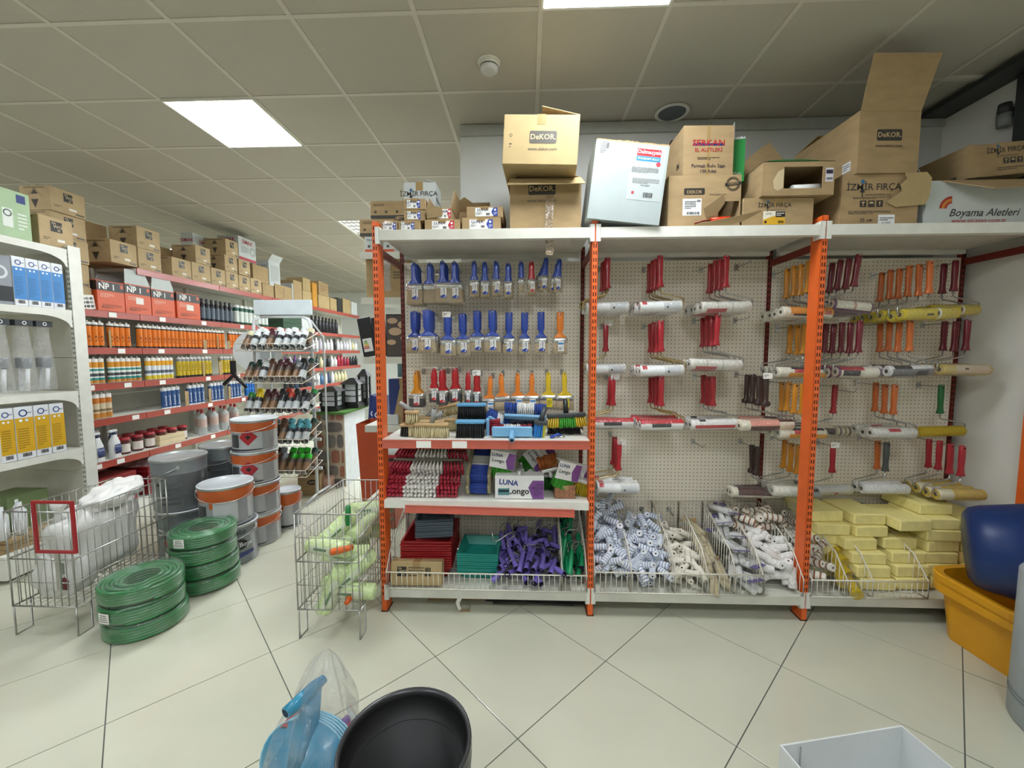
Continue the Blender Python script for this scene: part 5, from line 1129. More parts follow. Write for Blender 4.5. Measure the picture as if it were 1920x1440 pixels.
pail('paint_pail','silver grey lettered pail at the bottom of the front stack',.172,.295,-2.20,2.875,.001,'silver',.15)
t = pail('paint_pail','orange banded pail with blank grey label on the silver pail',.172,.295,-2.215,2.865,.297,'orange',.6); arcdecal(t,.172*.965,.03,.19,S_-.6-.45,S_-.6+.45,'#c2c5c6',.002,name='grey_label')
for i in range(4):
    t = pail('paint_pail',f'orange banded pail, {("lowest","second","third","topmost")[i]} of the four-high stack',.165,.252,-2.205+.006*(i%2),3.19,.001+.2535*i,'orange',.35-.12*i)
    if i >= 2: hazard(t,.165,.252,S_-(.35-.12*i)-.30,.12,.065)
pail('paint_pail','small orange and black pail standing last by the spray rack',.105,.33,-2.125,3.475,.001,'orange',.5)
t = pail('paint_pail','tall grey drum with red diamond, lower one behind the basket',.172,.385,-2.60,2.93,.001,'dgrey',.5); hazard(t,.172,.385,S_-.5-.25,.16,.075)
pail('paint_pail','tall grey drum with small print, upper one behind the basket',.172,.385,-2.61,2.925,.387,'grey',-.9,mat('scuffed_lid','#a9adac',.35,.3,var=.12))
pail('paint_pail','tall grey drum, lower one in the second grey stack',.168,.385,-2.56,3.32,.001,'dgrey',.3); pail('paint_pail','tall grey drum, upper one in the second grey stack',.168,.385,-2.565,3.315,.387,'dgrey',.1,mat('scuffed_lid','#a9adac',.35,.3,var=.12))
pail('paint_pail','grey drum, lower one half hidden in the rear stack',.16,.40,-2.57,3.70,.001,'grey',0); pail('paint_pail','grey drum, upper one half hidden in the rear stack',.16,.40,-2.57,3.70,.402,'grey',0,mat('scuffed_lid','#a9adac',.35,.3,var=.12))
# ------------------------------------------------------------------ foreground
BLK = mat('black_rubber','#0d0d0e',.55,var=.1,scale=20)
def bucket(label, z, x=-.36, y=1.12, r=.192, h=.335):
    t = thing('black_bucket', label, 'bucket', (x,y,z)); R = r
    MB().lathe([(0,.003),(R*.76,.0),(R*.80,.004),(R*.965,h-.03),(R*1.0,h-.028),(R*1.012,h-.006),(R*1.0,h),(R*.965,h-.002),(R*.945,h-.02),(R*.90,h*.72),(R*.885,h*.72),(R*.77,.012),(0,.010)],48).build('bucket_wall', BLK, t)
    MB().lathe([(R*.955,h-.004),(R*.985,h+.004),(R*1.01,h+.003),(R*1.022,h-.006),(R*1.018,h-.022)],48).build('rolled_rim', mat('highlight_rim','#343537',.3,var=.05), t)  # rim and inner step coloured lighter to paint the highlight on black rubber
    MB().lathe([(R*.900,h*.715),(R*.893,h*.722),(R*.880,h*.722)],48).build('inner_step', mat('highlight_rim','#343537',.3,var=.05), t)
    MB().lathe([(R*.99,h-.055),(R*1.005,h-.052),(R*1.005,h-.046),(R*.985,h-.042)],48).build('stiffening_ring', BLK, t)
    return t
for i in range(3): bucket(f'black rubber bucket, {("lowest","middle","uppermost")[i]} of the nested three in front', .001+.022*i)
t = thing('black_grip', 'dark rounded grip lying inside the black bucket', 'grip', (-.405,1.02,.20), (0,.4,.3)); MB().loft([(0,0,0,.03,.026),(0,0,.04,.048,.03),(0,0,.09,.05,.03),(0,0,.12,.02,.014)],14).build('grip_body', plain('#3a3b3d',.5), t); MB().cyl((0,0,-.08),(0,0,.005),.02,.026,12).build('grip_neck', plain('#3a3b3d',.5), t)
def dustpan(col, label):
    """standing dustpan: round scoop below, neck, and a hollow grip bent forward on top"""
    t = thing('dustpan', label, 'dustpan'); m = plain(col,.3,coat=.2)
    def fn(u, v):
        a = (u-.5)*PI*1.5; rr = .02+.125*v
        return (rr*math.sin(a)*1.12, -.045*(1-v)**1.5+.03*v**3, -.13+rr*math.cos(a)*(1.0 if math.cos(a) > 0 else 1.1))
    MB().sheet(fn, 26, 9).build('pan', m, t)
    MB().tube([fn(i/25,1.0) for i in range(26)], .0035, 6).build('pan_rim', plain('#8cc4d8' if col == '#2f88aa' else col,.3), t)
    MB().loft([(0,-.02,-.10,.034,.02),(0,-.01,-.03,.026,.018),(0,0,.05,.019,.016),(0,0,.10,.017,.016)],12).build('neck', m, t)
    MB().cyl((.012,.02,.125),(-.022,-.075,.085),.0155,.0185,16).build('handle', m, t)
    MB().cyl((-.022,-.075,.085),(-.0225,-.0765,.0845),.0135,None,14).build('handle_bore', plain('#123848',.8), t)
    return t
DK = Kind(dustpan('#2f88aa','')); DR = Kind(dustpan('#b01f2c','')); DP = Kind(dustpan('#7d5aa0',''))
for i in range(5): DK((-.75+.0045*i, 1.255+.008*i, .272-.001*i), (-.25,.0,-.10), f'blue dustpan, {ORD[i]} from the front in the clear bag')
DP((-.672,1.30,.11),(-.3,.1,-.22),'purple dustpan between the blue and red ones in the bag'); DR((-.640,1.31,.10),(-.3,.12,-.25),'red dustpan at the right rear of the bag'); DR((-.80,1.33,.14),(-.3,-.12,.1),'red dustpan at the far left of the bag')
def bagfn(u, v):
    a = 2*PI*u; k = (1-v)**.62*(1-.25*v)*.97+.045; w = 1+.13*math.sin(5*a+6*v)+.10*math.sin(9*a-8*v)+.07*math.sin(16*a+3*v)
    return (-.725+.03*v+.20*k*w*math.cos(a), 1.25+.07*v+.19*k*w*math.sin(a), .03+.475*v+.03*math.sin(7*a)*v*(1-v))
o = MB().sheet(bagfn, 44, 18, cu=True).build('clear_dustpan_bag', film('bag_film','#f4f0f6',clear=.84,wscale=16,wr=1.0), None); tag(o,'crinkled clear plastic bag gathered to a point over the dustpans','bag')
# white open carton lower right
A = atz(1462,1397,.30); Bp = atz(1690,1360,.30); ang = math.atan2(Bp.y-A.y, Bp.x-A.x); W0 = (Bp-A).length; D0 = .42
mid = (A+Bp)/2; nrm = Vector((math.sin(ang), -math.cos(ang), 0)); c = mid+nrm*D0/2
t = thing('white_carton','open empty white carton cut off by the lower right edge','carton',(c.x,c.y,.001),ang); shell(W0,D0,.30,.005).build('body', mat('white_board','#d2d6d5',.55,var=.03,bump=.1,bscale=20), t)
MB().box(-W0*.35,-W0*.345,-.004,.0,.02,.29).build('fold_line', plain('#b4b9b8',.6), t, (0,D0/2-.006,0))
# yellow tubs, blue tub, grey drum on the right
YTUB = mat('yellow_tub','#dfa01a',.38,var=.05,scale=10)
def rect_tub(label, loc, rot):
    t = thing('yellow_tub', label, 'tub', loc, rot); w, d, h = .60, .42, .30
    def ringp(a, b, z, r, n=6): return [(x,y,z) for x,y in rounded(a,b,r,n)]
    P = [ringp(w*.82,d*.84,0,.06),ringp(w*.94,d*.95,h-.045,.08),ringp(w+.03,d+.03,h-.04,.09),ringp(w+.035,d+.035,h-.005,.09),ringp(w+.02,d+.02,h,.085),ringp(w*.94,d*.95,h-.006,.08),ringp(w*.83,d*.85,.012,.06)]
    n = len(P[0]); v = sum(P, []); f = [tuple(range(n-1,-1,-1)), tuple(range(6*n,7*n))]
    for k in range(6):
        for i in range(n): j = (i+1)%n; f.append((k*n+i,k*n+j,k*n+n+j,k*n+n+i))
    MB().add(v, f, 0, False).build('tub_wall', YTUB, t)
    for a_ in (-1,1): MB().bbox(-.08,.08,-.012,.012,h-.06,h-.035,.004).build('grip_ledge', YTUB, t, (0,a_*(d/2+.012),0))
    return t
for i in range(3): rect_tub(f'yellow rectangular mortar tub, {("lowest","middle","uppermost")[i]} of the nested three', (2.51,2.035,.001+.026*i+(.02 if i == 2 else 0)), (0 if i < 2 else .03,(0,.0,-.045)[i],math.radians(2)))
t = thing('blue_tub','large dark blue round tub tipped on its side in the yellow tubs','tub',(2.235,2.10,.55),(0,PI/2-.10,-.70)); BT = mat('blue_tub','#123066',.4,var=.08)
MB().lathe([(0,.003),(.16,0),(.19,.02),(.205,.06),(.24,.24),(.265,.242),(.27,.262),(.255,.267),(.235,.262),(.198,.06),(.18,.03),(0,.02)],44).build('tub_wall', BT, t)
t = thing('grey_drum','pale grey cylindrical drum standing at the right edge','drum',(2.24,1.565,.001)); GD = mat('drum_grey','#a7b0b5',.45,var=.05,scale=6)
MB().lathe([(0,0),(.235,0),(.24,.006),(.24,.62),(.232,.63),(0,.628)],48).build('drum_wall', GD, t)
for z in (.10,.118): MB().lathe([(.2402,z),(.2425,z+.002),(.2425,z+.004),(.2402,z+.006)],48).build('hoop', plain('#6d767b',.5), t)
# ------------------------------------------------------------------ long shelving run on the left aisle
XG = -3.75
gon = thing('aisle_shelving', 'long run of white shelves with red price rails along the left aisle', 'shelving', (0,0,0))
secs = [3.12,3.86,4.92,5.96,7.0,8.04,9.08]; LV = [.57,.95,1.262,1.58,1.905]
BACKP = mat('shelf_back_panel','#cfcdbf',.6,var=.04)
for y in secs: MB().box(XG-.47,XG-.40,y-.015,y+.015,0,2.38).build('upright', WSTEEL, gon)
for y0, y1 in zip(secs, secs[1:]):
    for z0, z1 in ((.12,.62),(.62,1.12),(1.12,1.62),(1.62,2.12),(2.12,2.37)): MB().box(XG-.45,XG-.44,y0+.016,y1-.016,z0,z1-.004).build('back_panel', BACKP, gon)
    MB().box(XG-.44,XG-.01,y0+.016,y1-.016,0,.12).build('plinth', WSTEEL, gon)
    for z in LV+[2.345]:
        if z > 2 and y0 < 3.5: continue
        s = MB().box(XG-.43,XG,y0+.003,y1-.003,z-.03,z).build('shelf_board', WSTEEL, gon)
        MB().box(0,.008,y0+.004,y1-.004,-.058,.002).box(.008,.011,y0+.004,y1-.004,-.058,-.052).box(.008,.011,y0+.004,y1-.004,-.004,.002).build('price_rail', STRIPD, s, (XG,0,z))
        if y0 < 5.5 and z < 2:
            for k in range(2):
                yy = y0+(y1-y0)*random.uniform(.15+.45*k,.4+.45*k); MB().box(.0112,.0124,yy-.035,yy+.035,-.05,-.008).build('price_card', PAPER, s, (XG,0,z))
def gput(o, y, z, xf, d, rz=PI/2): o.location = (xf-d/2, y, z); o.rotation_euler = (0,0,rz)
def gcarton(label, y0, y1, z0, h, d=.30, xf=XG-.005, m=None, op=False, name='carton', cat='carton', tape=False, rz=0):
    b = carton(label, -(y1-y0)/2, (y1-y0)/2, 0, h, 0, d, m=m or CARDL, op=op, tape=tape, name=name, cat=cat); gput(b.t, (y0+y1)/2, z0, xf, d, PI/2+rz); return b
def faw(label, y0, y1, z0, h=.205, d=.28, xf=XG-.005, rz=0):
    b = gcarton(label, y0, y1, z0, h, d, xf, mat('cardboard_tan','#b7a07a',.85,var=.08,scale=9,bump=.2,bscale=60), rz=rz); w = b.w
    fawori(b.t, b.F, .0, h*.2, h*.36); rect(b.t,b.F,w*.12,-h*.26,w*.22,h*.09,'#e6e4dc'); lines(b.t,b.F,-w*.3,-h*.25,w*.2,h*.12,2,'#4a4438'); rect(b.t,b.F,w*.32,-h*.4,w*.26,h*.07,'#5a5346')
    poly(b.t,b.L,[(-h*.16,0),(0,-h*.36),(h*.16,0)][::-1],'#3f382e',0,-h*.06,.001); poly(b.t,b.L,[(-h*.16,0),(h*.16,0),(0,h*.2)],'#3f382e',0,h*.16,.001); rect(b.t,b.L,0,h*.42,d*.7,h*.05,'#7d6c52',.0008)
    poly(b.t,b.L,[(-h*.36,0),(-h*.345,0),(0,h*.36),(0,h*.385)],'#3f382e',0,.03*h,.0012); poly(b.t,b.L,[(h*.36,0),(0,h*.385),(0,h*.36),(h*.345,0)],'#3f382e',0,.03*h,.0012)
    return b
TS_ = 2.3455
for i in range(5): faw(f'tan carton with dark square logo, {("bottom","second","third","fourth","top")[i]} of the tall stack', 3.20,3.46,1.9065+.19*i,.188,.25,XG-.02-.01*(i%2))
faw('tan carton with dark square logo on the display end top', 2.86,3.08,2.3115,.21,.26,-3.47)
faw('tan carton with logo at the start of the top shelf',3.635,3.885,TS_+.01,.205); faw('tan carton with logo, lower one of the raised pair',3.90,4.15,TS_,.205); faw('tan carton with logo, upper one of the raised pair',3.90,4.15,TS_+.206,.205)
ys = [4.27,4.53,4.81,5.05,5.28,5.51,5.75]
for i in range(6): faw(f'tan carton with logo, {ORD[i]} of the lower row on the top shelf', ys[i]+.006, ys[i+1]-.004, TS_, .205+.004*(i%2))
faw('tan carton with logo riding on the lower row alone',4.60,4.82,TS_+.212,.2); faw('tan carton with logo high beside the white printed cartons',5.05,5.27,TS_+.212,.2); faw('tan carton with logo over the fifth lower carton',5.30,5.52,TS_+.212,.2); faw('tan carton with logo, topmost under the ceiling',5.08,5.30,TS_+.413,.2)
gcarton('long plain brown carton lying behind the logo cartons',4.20,5.0,TS_,.36,.12,XG-.295,CARD); gcarton('dark plain carton behind the raised pair',3.62,3.9,TS_,.40,.12,XG-.30,CARD)
q = gcarton('white carton with red maker name and red base stripe',5.32,5.66,TS_+.415,.30,.28,XG-.01,CARDW); lett(q.t,q.F,'SIMAK',0,.09,.075,'#a82838',.012); rect(q.t,q.F,0,-.13,q.w-.004,.035,'#a82838'); lines(q.t,q.F,-.05,-.01,.15,.09,6,'#8a8d8d'); ring(q.t,q.F,.10,-.01,.035,.06,'#a5a8a8'); lett(q.t,q.L,'SIMAK',0,.10,.07,'#a82838',.012)
q = gcarton('second white carton with red maker name behind the first',4.92,5.28,TS_+.40,.24,.15,XG-.29,CARDW); lett(q.t,q.F,'SIMAK',0,.03,.06,'#a82838',.012); lett(q.t,q.L,'SIMAK',0,.03,.06,'#a82838',.012)
q = gcarton('brown carton with black triangle under the white carton',5.58,5.92,TS_+.18,.23,.28,XG-.01,CARD); poly(q.t,q.L,[(-.04,0),(.04,0),(0,.07)],'#3f382e',0,.03,.001); rect(q.t,q.L,-.07,-.06,.06,.03,'#e6e4dc')
gcarton('plain brown carton below the black triangle carton',5.77,6.03,TS_,.178,.30,XG-.01,CARD)
q = gcarton('white printed carton standing tall with an open lid',5.95,6.22,TS_+.18,.36,.22,XG-.02,CARDW,op=True); lett(q.t,q.L,'NIL-SON',0,.1,.04,'#444',.01); lines(q.t,q.L,0,-.05,.16,.2,8,'#8a8d8d'); lines(q.t,q.F,0,0,.2,.24,9,'#8a8d8d'); flap(q.t,'front',q.w,q.d,q.h,55,.1,CARDW)
for i,(y0,y1,h,d,m,l) in enumerate([(6.06,6.50,.22,.32,CARD,'long low brown carton with printed end'),(6.55,6.80,.36,.3,CARD,'brown carton right of the low printed one'),(6.82,7.10,.24,.3,CARDL,'pale carton under a leaning one'),(7.14,7.30,.42,.3,mat('amber_card','#c98f2c',.5),'amber and grey carton standing upright'),(7.34,7.75,.24,.32,CARDL,'lower pale carton lettered EX'),(7.78,8.05,.24,.3,CARDL,'squat pale carton past the lettered pair'),(8.09,8.30,.28,.3,plain('#2b2b2c',.5),'black carton near the far end'),(8.33,8.70,.30,.3,CARDL,'pale carton second from the far end'),(8.73,9.02,.28,.3,CARDW,'whitish carton at the far end')]):
    q = gcarton(l,y0,y1,TS_,h,d,XG-.01,m)
    if i == 0: lett(q.t,q.F,'KUTU',0,0,.05,'#4a3c28',.01,roll=PI/2)
    if i in (4,): lett(q.t,q.L,'EX',.06,.0,.09,'#2e2618',.012)
q = gcarton('leaning pale carton stacked on the pale one',6.84,7.08,TS_+.242,.21,.28,XG-.01,CARDL); q = gcarton('upper pale carton with open lid on the lettered one',7.36,7.72,TS_+.242,.24,.3,XG-.01,CARD,op=True); lines(q.t,q.F,0,0,.2,.12,3,'#8a5f3a'); gcarton('grey sheet carton beside the brown ones',6.51,6.545,TS_,.30,.25,XG-.01,mat('grey_sheet','#aeb2b4',.5))
# shelf A: orange cartons, black bottles, green tins
ORC = mat('orange_carton','#d1562a',.45,var=.05)
for i,(y0,y1,l) in enumerate([(3.475,3.72,'first'),(3.725,3.985,'second'),(3.995,4.26,'third'),(4.29,4.60,'fourth')]):
    q = gcarton(f'orange sealant carton with black top band, {l} along the shelf',y0,y1,1.9075,.265+.01*(i%2),.30,XG+.01,ORC,op=(i in (1,2)),name='sealant_carton'); w,h = q.w,q.h
    rect(q.t,q.F,0,h*.32,w-.002,h*.30,'#2a2423',.0008); lett(q.t,q.F,'NP 1',-w*.14,h*.30,h*.27,'#f2efe8',.02); lett(q.t,q.F,'Elastic',-w*.2,h*.43,h*.09,'#f2efe8'); rect(q.t,q.F,w*.4,h*.36,w*.1,h*.13,'#d1562a',.0014)
    lines(q.t,q.F,-w*.15,h*.02,w*.5,h*.15,3,'#e8b49a'); lines(q.t,q.F,.0,-h*.34,w*.7,h*.14,3,'#7a2f14'); lett(q.t,q.F,'25 pcs.',-w*.25,-h*.38,h*.09,'#3a1a10')
    rect(q.t,q.L,0,h*.32,q.d-.002,h*.30,'#2a2423',.0008); lett(q.t,q.L,'NP 1',.0,h*.30,h*.27,'#f2efe8',.02)
    if i in (1,3): rect(q.t,q.F,w*.05,-h*.05,w*.3,h*.22,'#e4ddd6',.0012)
    if i in (1,2): flap(q.t,'front',q.w,q.d,q.h,100 if i == 1 else 95,.14,CARDW,.03); flap(q.t,'back',q.w,q.d,q.h,120,.1,CARDW)
t = thing('button_card','white card of dark round buttons leaning beside the orange cartons','card',(XG-.01,3.40,1.907),(0,-.12,PI/2)); MB().box(-.075,.075,0,.002,0,.12).build('card_sheet', PAPER, t)
for i in range(4):
    for j in range(3): MB().cyl((-.05+.033*i,-.006,.025+.033*j),(-.05+.033*i,.0,.025+.033*j),.011,None,12).build('button', plain('#2b2a2c' if (i+j)%4 else '#8d8d8c',.35), t)
def bottle(name, cat, r, h, body, cap, neck=.35, capm=None, label=None, sh=.72):
    t = thing(name, '', cat); MB().lathe([(0,0),(r*.95,0),(r,.004),(r,h*sh),(r*neck,h*(sh+.12)),(r*neck,h*.9)],14).build('bottle_body', body, t)
    MB().lathe([(r*neck*1.15,h*.86),(r*neck*1.15,h),(0,h)],12).build('cap', plain(cap,.4), t)
    if label: MB().lathe([(r+.0006,h*.12),(r+.0006,h*sh*.85)],14).build('wrap_label', plain(label,.35), t)
    return t
BB_ = Kind(bottle('black_bottle','bottle',.032,.26,plain('#22242a',.25),'#3a3f47',.4,label='#55606c'))
for i in range(7): BB_((XG-.05-.0*(i%2),4.70+.075*i,1.907),(0,0,0),f'black bottle in clear wrap, {ORD[i]} after the orange cartons')
GT = Kind(bottle('green_tin','tin',.036,.25,plain('#16503a',.35),'#d8dbd8',.9,label='#cfd6cf',sh=.8))
for i in range(8): GT((XG-.05,5.26+.085*i,1.907),(0,0,0),f'dark green spray tin, {ORD[i]} past the black bottles')
# cartridges
def cartridge(name, base, bands, txt=None, tcol='#1a1a1a', h=.215, r=.0245):
    t = thing(name, '', 'cartridge'); MB().lathe([(0,0),(r,0),(r,h),(r*.9,h+.004),(r*.35,h+.006),(r*.3,h+.02),(0,h+.021)],14).build('tube', plain('#dcdad4',.4), t)
    MB().lathe([(r+.0005,h*.03),(r+.0005,h*.86)],14).build('wrap', plain(base,.35), t)
    for z0, z1, c in bands: MB().lathe([(r+.001,h*z0),(r+.001,h*z1)],14).build('wrap_band', plain(c,.35), t)
    if txt:
        me = text_mesh(txt, .042, .012, 0, 1, tcol).copy()
        for v in me.vertices: a = -v.co.y/r*.9; v.co = ((r+.0018)*math.cos(a), -(r+.0018)*math.sin(-a)*1, h*.40+v.co.x)
        for v in me.vertices: pass
        put('lettering', me, t)
    return t
def crow(K, ys, z, label, x=XG-.035, rz=0):
    n = 0
    for y in ys: K((x+random.uniform(-.004,.004),y,z),(0,0,rz),label.replace('#',ORDX(n))); n += 1
def ORDX(n): return ORD[n] if n < 12 else ('thirteenth','fourteenth','fifteenth','sixteenth','seventeenth','eighteenth','nineteenth','twentieth','twenty-first','twenty-second','twenty-third','twenty-fourth','twenty-fifth','twenty-sixth','twenty-seventh','twenty-eighth')[n-12]
NP = Kind(cartridge('orange_cartridge','#e07a1c',[(0,.07,'#23201e'),(.86,.92,'#3a3330')],'NP1'))
SKT = Kind(cartridge('teal_cartridge','#e6e8e4',[(.66,.88,'#d9962f'),(.52,.6,'#2f8f88'),(.30,.42,'#4b4f52'),(.14,.24,'#2f8f88'),(.03,.14,'#c9863a')]))
SKY = Kind(cartridge('yellow_cartridge','#dfe3e6',[(.66,.88,'#dfa62c'),(.30,.44,'#5f6c78'),(.03,.2,'#d9c23a')]))
SIL = Kind(cartridge('silicone_cartridge','#d2b62a',[(0,.1,'#24221c'),(.82,.95,'#8d8f8c')],'SILICON'))
SKB = Kind(cartridge('beige_cartridge','#d8c9ab',[(.64,.86,'#c9792f'),(.3,.4,'#8f7a58'),(.03,.24,'#c98a3f')]))
ACR = Kind(cartridge('acrylic_cartridge','#33588c',[(0,.06,'#e2e4e6'),(.88,.99,'#d4d6d8')],'Acrysil','#e6ebf2'))
BRT = Kind(cartridge('bright_blue_cartridge','#1f66b4',[(.4,.5,'#3f86cc')]))
z = 1.5825
crow(NP,[3.36+.052*i for i in range(4)],z,'orange sealant cartridge, # in the first tray'); crow(NP,[3.60+.052*i for i in range(4)],z,'orange sealant cartridge, # in the second tray'); crow(NP,[3.88+.052*i for i in range(22)],z,'orange sealant cartridge, # of the long row')
for y in (5.10,5.28): crow(NP,[y+.055*i for i in range(3)],z,'orange sealant cartridge, # of the %s far group' % ('fifth' if y < 5.2 else 'sixth'))
z = 1.2645
crow(SKT,[3.34+.052*i for i in range(4)],z,'teal and orange cartridge, # in the first tray'); crow(SKT,[3.58+.052*i for i in range(6)],z,'teal and orange cartridge, # in the second tray'); crow(SKY,[3.95+.052*i for i in range(6)],z,'yellow and white cartridge, # of its tray'); crow(SIL,[4.31+.054*i for i in range(9)],z,'yellow silicone cartridge, # of its row'); crow(SIL,[4.93+.054*i for i in range(5)],z,'yellow silicone cartridge, # beyond the card divider')
z = .9525
crow(SKB,[3.32+.055*i for i in range(5)],z,'beige and orange cartridge, # at the near shelf end'); crow(ACR,[4.10+.056*i for i in range(4)],z,'blue acrylic cartridge, # of the first group'); crow(ACR,[4.43+.056*i for i in range(4)],z,'blue acrylic cartridge, # of the second group'); crow(ACR,[4.74+.056*i for i in range(4)],z,'blue acrylic cartridge, # of the third group'); crow(ACR,[5.06+.056*i for i in range(4)],z,'blue acrylic cartridge, # of the fourth group'); crow(BRT,[5.36+.056*i for i in range(4)],z,'bright blue cartridge, # behind the foam gun')
for y,z,w_,l in [(3.57,1.582,.02,'between the first orange trays'),(4.66,1.582,.05,'in front of the long orange row'),(4.86,1.582,.02,'near the end of the orange row'),(5.04,1.582,.05,'before the far orange group'),(4.62,1.264,.03,'within the yellow silicone row'),(4.88,1.264,.05,'before the far silicone group'),(4.36,.952,.05,'after the first blue group'),(4.69,.952,.04,'after the second blue group'),(5.01,.952,.04,'after the third blue group')]:
    o = MB().bbox(-.002,.002,-w_/2,w_/2,0,.10 if z > 1.5 and w_ > .03 else .16,.0008).build('card_divider', CARD, None, (XG-.004,y,z+.001)); tag(o, f'brown card divider {l}', 'divider')
# lowest shelf
z = .5725
def trigger(label):
    t = thing('spray_bottle', label, 'spray bottle'); wm = plain('#e4e6e6',.3); nv = plain('#1d2c56',.35)
    MB().loft([(0,0,0,.045,.030),(0,0,.006,.048,.032),(0,0,.14,.046,.031),(0,0,.17,.034,.026),(0,0,.20,.022,.020),(0,0,.215,.02,.02)],16,2.6).build('bottle_body', wm, t)
    MB().cyl((0,0,.213),(0,0,.238),.019,.017,14).build('collar', nv, t); MB().bbox(-.05,.03,-.014,.014,.238,.262,.006).build('spray_head', wm, t); MB().prism([(-.03,.24),(-.02,.24),(-.034,.20),(-.046,.195)],-.006,.006).build('trigger', nv, t)
    MB().loft([(0,-.0335,.04,.03,.0008),(0,-.0335,.08,.036,.0008),(0,-.0335,.125,.03,.0008)],14,3).build('front_label', plain('#26376e',.35), t); return t
TK = Kind(trigger(''))
for i,(dx,y,l) in enumerate([(.0,3.26,'hidden first by the white post'),(.02,3.42,'in front at the left'),(-.12,3.38,'behind the left one'),(.02,3.57,'in front at the right'),(-.11,3.53,'behind the right one'),(-.22,3.46,'rearmost of the group')]): TK((XG-.06+dx,y,z),(0,0,PI/2+.1),f'white trigger spray bottle {l}')
JR = Kind(bottle('glue_jar','jar',.042,.155,plain('#5a2a28',.4),'#a3242c',.95,label='#ddd5cc',sh=.74))
for i in range(11): JR((XG-.10-.16*(i%2),3.72+.066*i,z),(0,0,0),f'brown jar with red lid, {ORD[i]} of the cluster')
gcarton('flat cream box, lower of the two by the jars',4.02,4.34,z,.05,.20,XG-.03,mat('cream_box','#cdbd98',.7)); gcarton('flat cream box, upper of the two by the jars',4.03,4.33,z+.051,.05,.20,XG-.035,mat('cream_box','#cdbd98',.7))
CLR = film('clear_bottle','#e6ecec',clear=.55,wr=.05)
CB = Kind(bottle('clear_bottle','bottle',.045,.30,mat('clear_pet','#d5dada',.12,var=.02,alpha=.55),'#c03038',.3,label=None))
for c_ in [CB.root]: MB().lathe([(.0456,.09),(.0456,.19)],14).build('wrap_label', plain('#c9b0a4',.4), c_)
for i in range(8): CB((XG-.06-.12*(i%2),4.62+.09*i,z),(0,0,0),f'clear solvent bottle with red cap, {ORD[i]} of the row')
# red crates on the floor shelf
for i in range(5):
    o = tray_shell(.42,.34,.10,.92).build('crate_wall', plain('#8d2028',.45), None); t = thing('red_crate', f'dark red crate, {("lowest","second","third","fourth","top")[i]} of the nested floor stack', 'crate', (XG-.20,4.0,.135+.045*i)); o.parent = t; MB().bbox(-.10,.10,-.006,.006,.05,.075,.003).build('grip_bar', plain('#7a1a22',.45), t, (0,-.17,0))
o = MB().sheet(lambda u,v: (XG-.20+.20*(1-v*.7)*math.cos(2*PI*u)*(1+.06*math.sin(11*PI*u)), 4.0+.24*(1-v*.8)*math.sin(2*PI*u), .40+.09*v+.02*math.sin(8*PI*u)), 30, 6, cu=True).build('crate_wrap', film('pink_wrap','#e8c6cc',clear=.6), None); tag(o,'pinkish plastic wrap bunched over the red crates','plastic wrap')
gcarton('red printed carton low on the floor beside the crates',3.35,3.75,.125,.28,.3,XG-.03,plain('#8a2426',.5))
# far end of the run: small goods
FARC = ['#2a2a2e','#e6e6e8','#6b3f7c','#8c2a44','#3f4f6a','#c9c6d0','#b02840','#2f3a34','#d9d2a8','#4a6f9a']
fk = [Kind(tag(MB().lathe([(0,0),(.028,0),(.028,.13),(.012,.155),(.012,.19),(0,.19)],8).build('small_bottle', plain(c,.35), None),'','bottle')) for c in FARC]
names = {1.905:'upper',1.58:'second',1.262:'third',.95:'fourth'}
CNM = ['black','white','violet','wine red','slate blue','pale lilac','crimson','dark green','cream','blue']
for z, pat in ((1.58,[1,1,1,9,1,2,1,1,5,1,1,1,0,1,1,5,1,1,8,1]),(1.262,[2,5,2,5,2,5,2,7,8,7,0,1,1,6,6,3,6,0,0,0]),(.95,[0,0,4,0,0,4,1,1,9,1,4,1,8,8,8,8])):
    cnt_ = {}
    for i, c in enumerate(pat):
        cnt_[c] = cnt_.get(c,0)+1
        fk[c]((XG-.05,6.3+.14*i,z+.001),(0,0,random.uniform(0,3)),f'{CNM[c]} bottle, {ORDX(cnt_[c]-1)} of its colour on the far {names[z]} shelf',None,(1.35,1.35,random.uniform(.95,1.25)))
gcarton('dark green carton on the far upper shelf, lower one',6.25,6.75,1.907,.10,.3,XG-.02,plain('#2c4a34',.5)); gcarton('dark green carton on the far upper shelf, middle one',6.25,6.75,2.008,.10,.3,XG-.02,plain('#2c4a34',.5)); gcarton('white carton pile beside the dark green cartons',6.78,7.05,1.907,.22,.3,XG-.02,CARDW)
for i in range(8): fk[0]((XG-.05,7.15+.13*i,1.906),(0,0,0),f'tall black bottle, {ORD[i]} on the far upper shelf',None,(1.5,1.5,1.5))
# ------------------------------------------------------------------ white display end facing the shopper
XW, YW0, YW1 = -3.43, 2.49, 3.0
end = thing('display_end', 'white shelving end unit with curved brackets at the left edge', 'shelving', (0,0,0)); X2 = -4.75
up = MB().box(XW-.03,XW,YW1,YW1+.085,0,2.335).build('upright', WSTEEL, end)
sl = MB(); zz = .08
while zz < 2.3: sl.box(XW-.024,XW-.019,YW1-.0006,YW1+.0004,zz,zz+.02); sl.box(XW-.012,XW-.007,YW1-.0006,YW1+.0004,zz,zz+.02); zz += .037
sl.build('slot_row', plain('#4b4b46',.8), up, kind='stuff')
MB().box(X2,X2+.03,YW1,YW1+.085,0,2.335).build('upright', WSTEEL, end)
for z0,z1 in ((.19,.62),(.62,1.05),(1.05,1.5),(1.5,1.93),(1.93,2.32)): MB().box(X2+.03,XW-.031,YW1+.03,YW1+.04,z0,z1-.004).build('back_panel', BACKP, end)
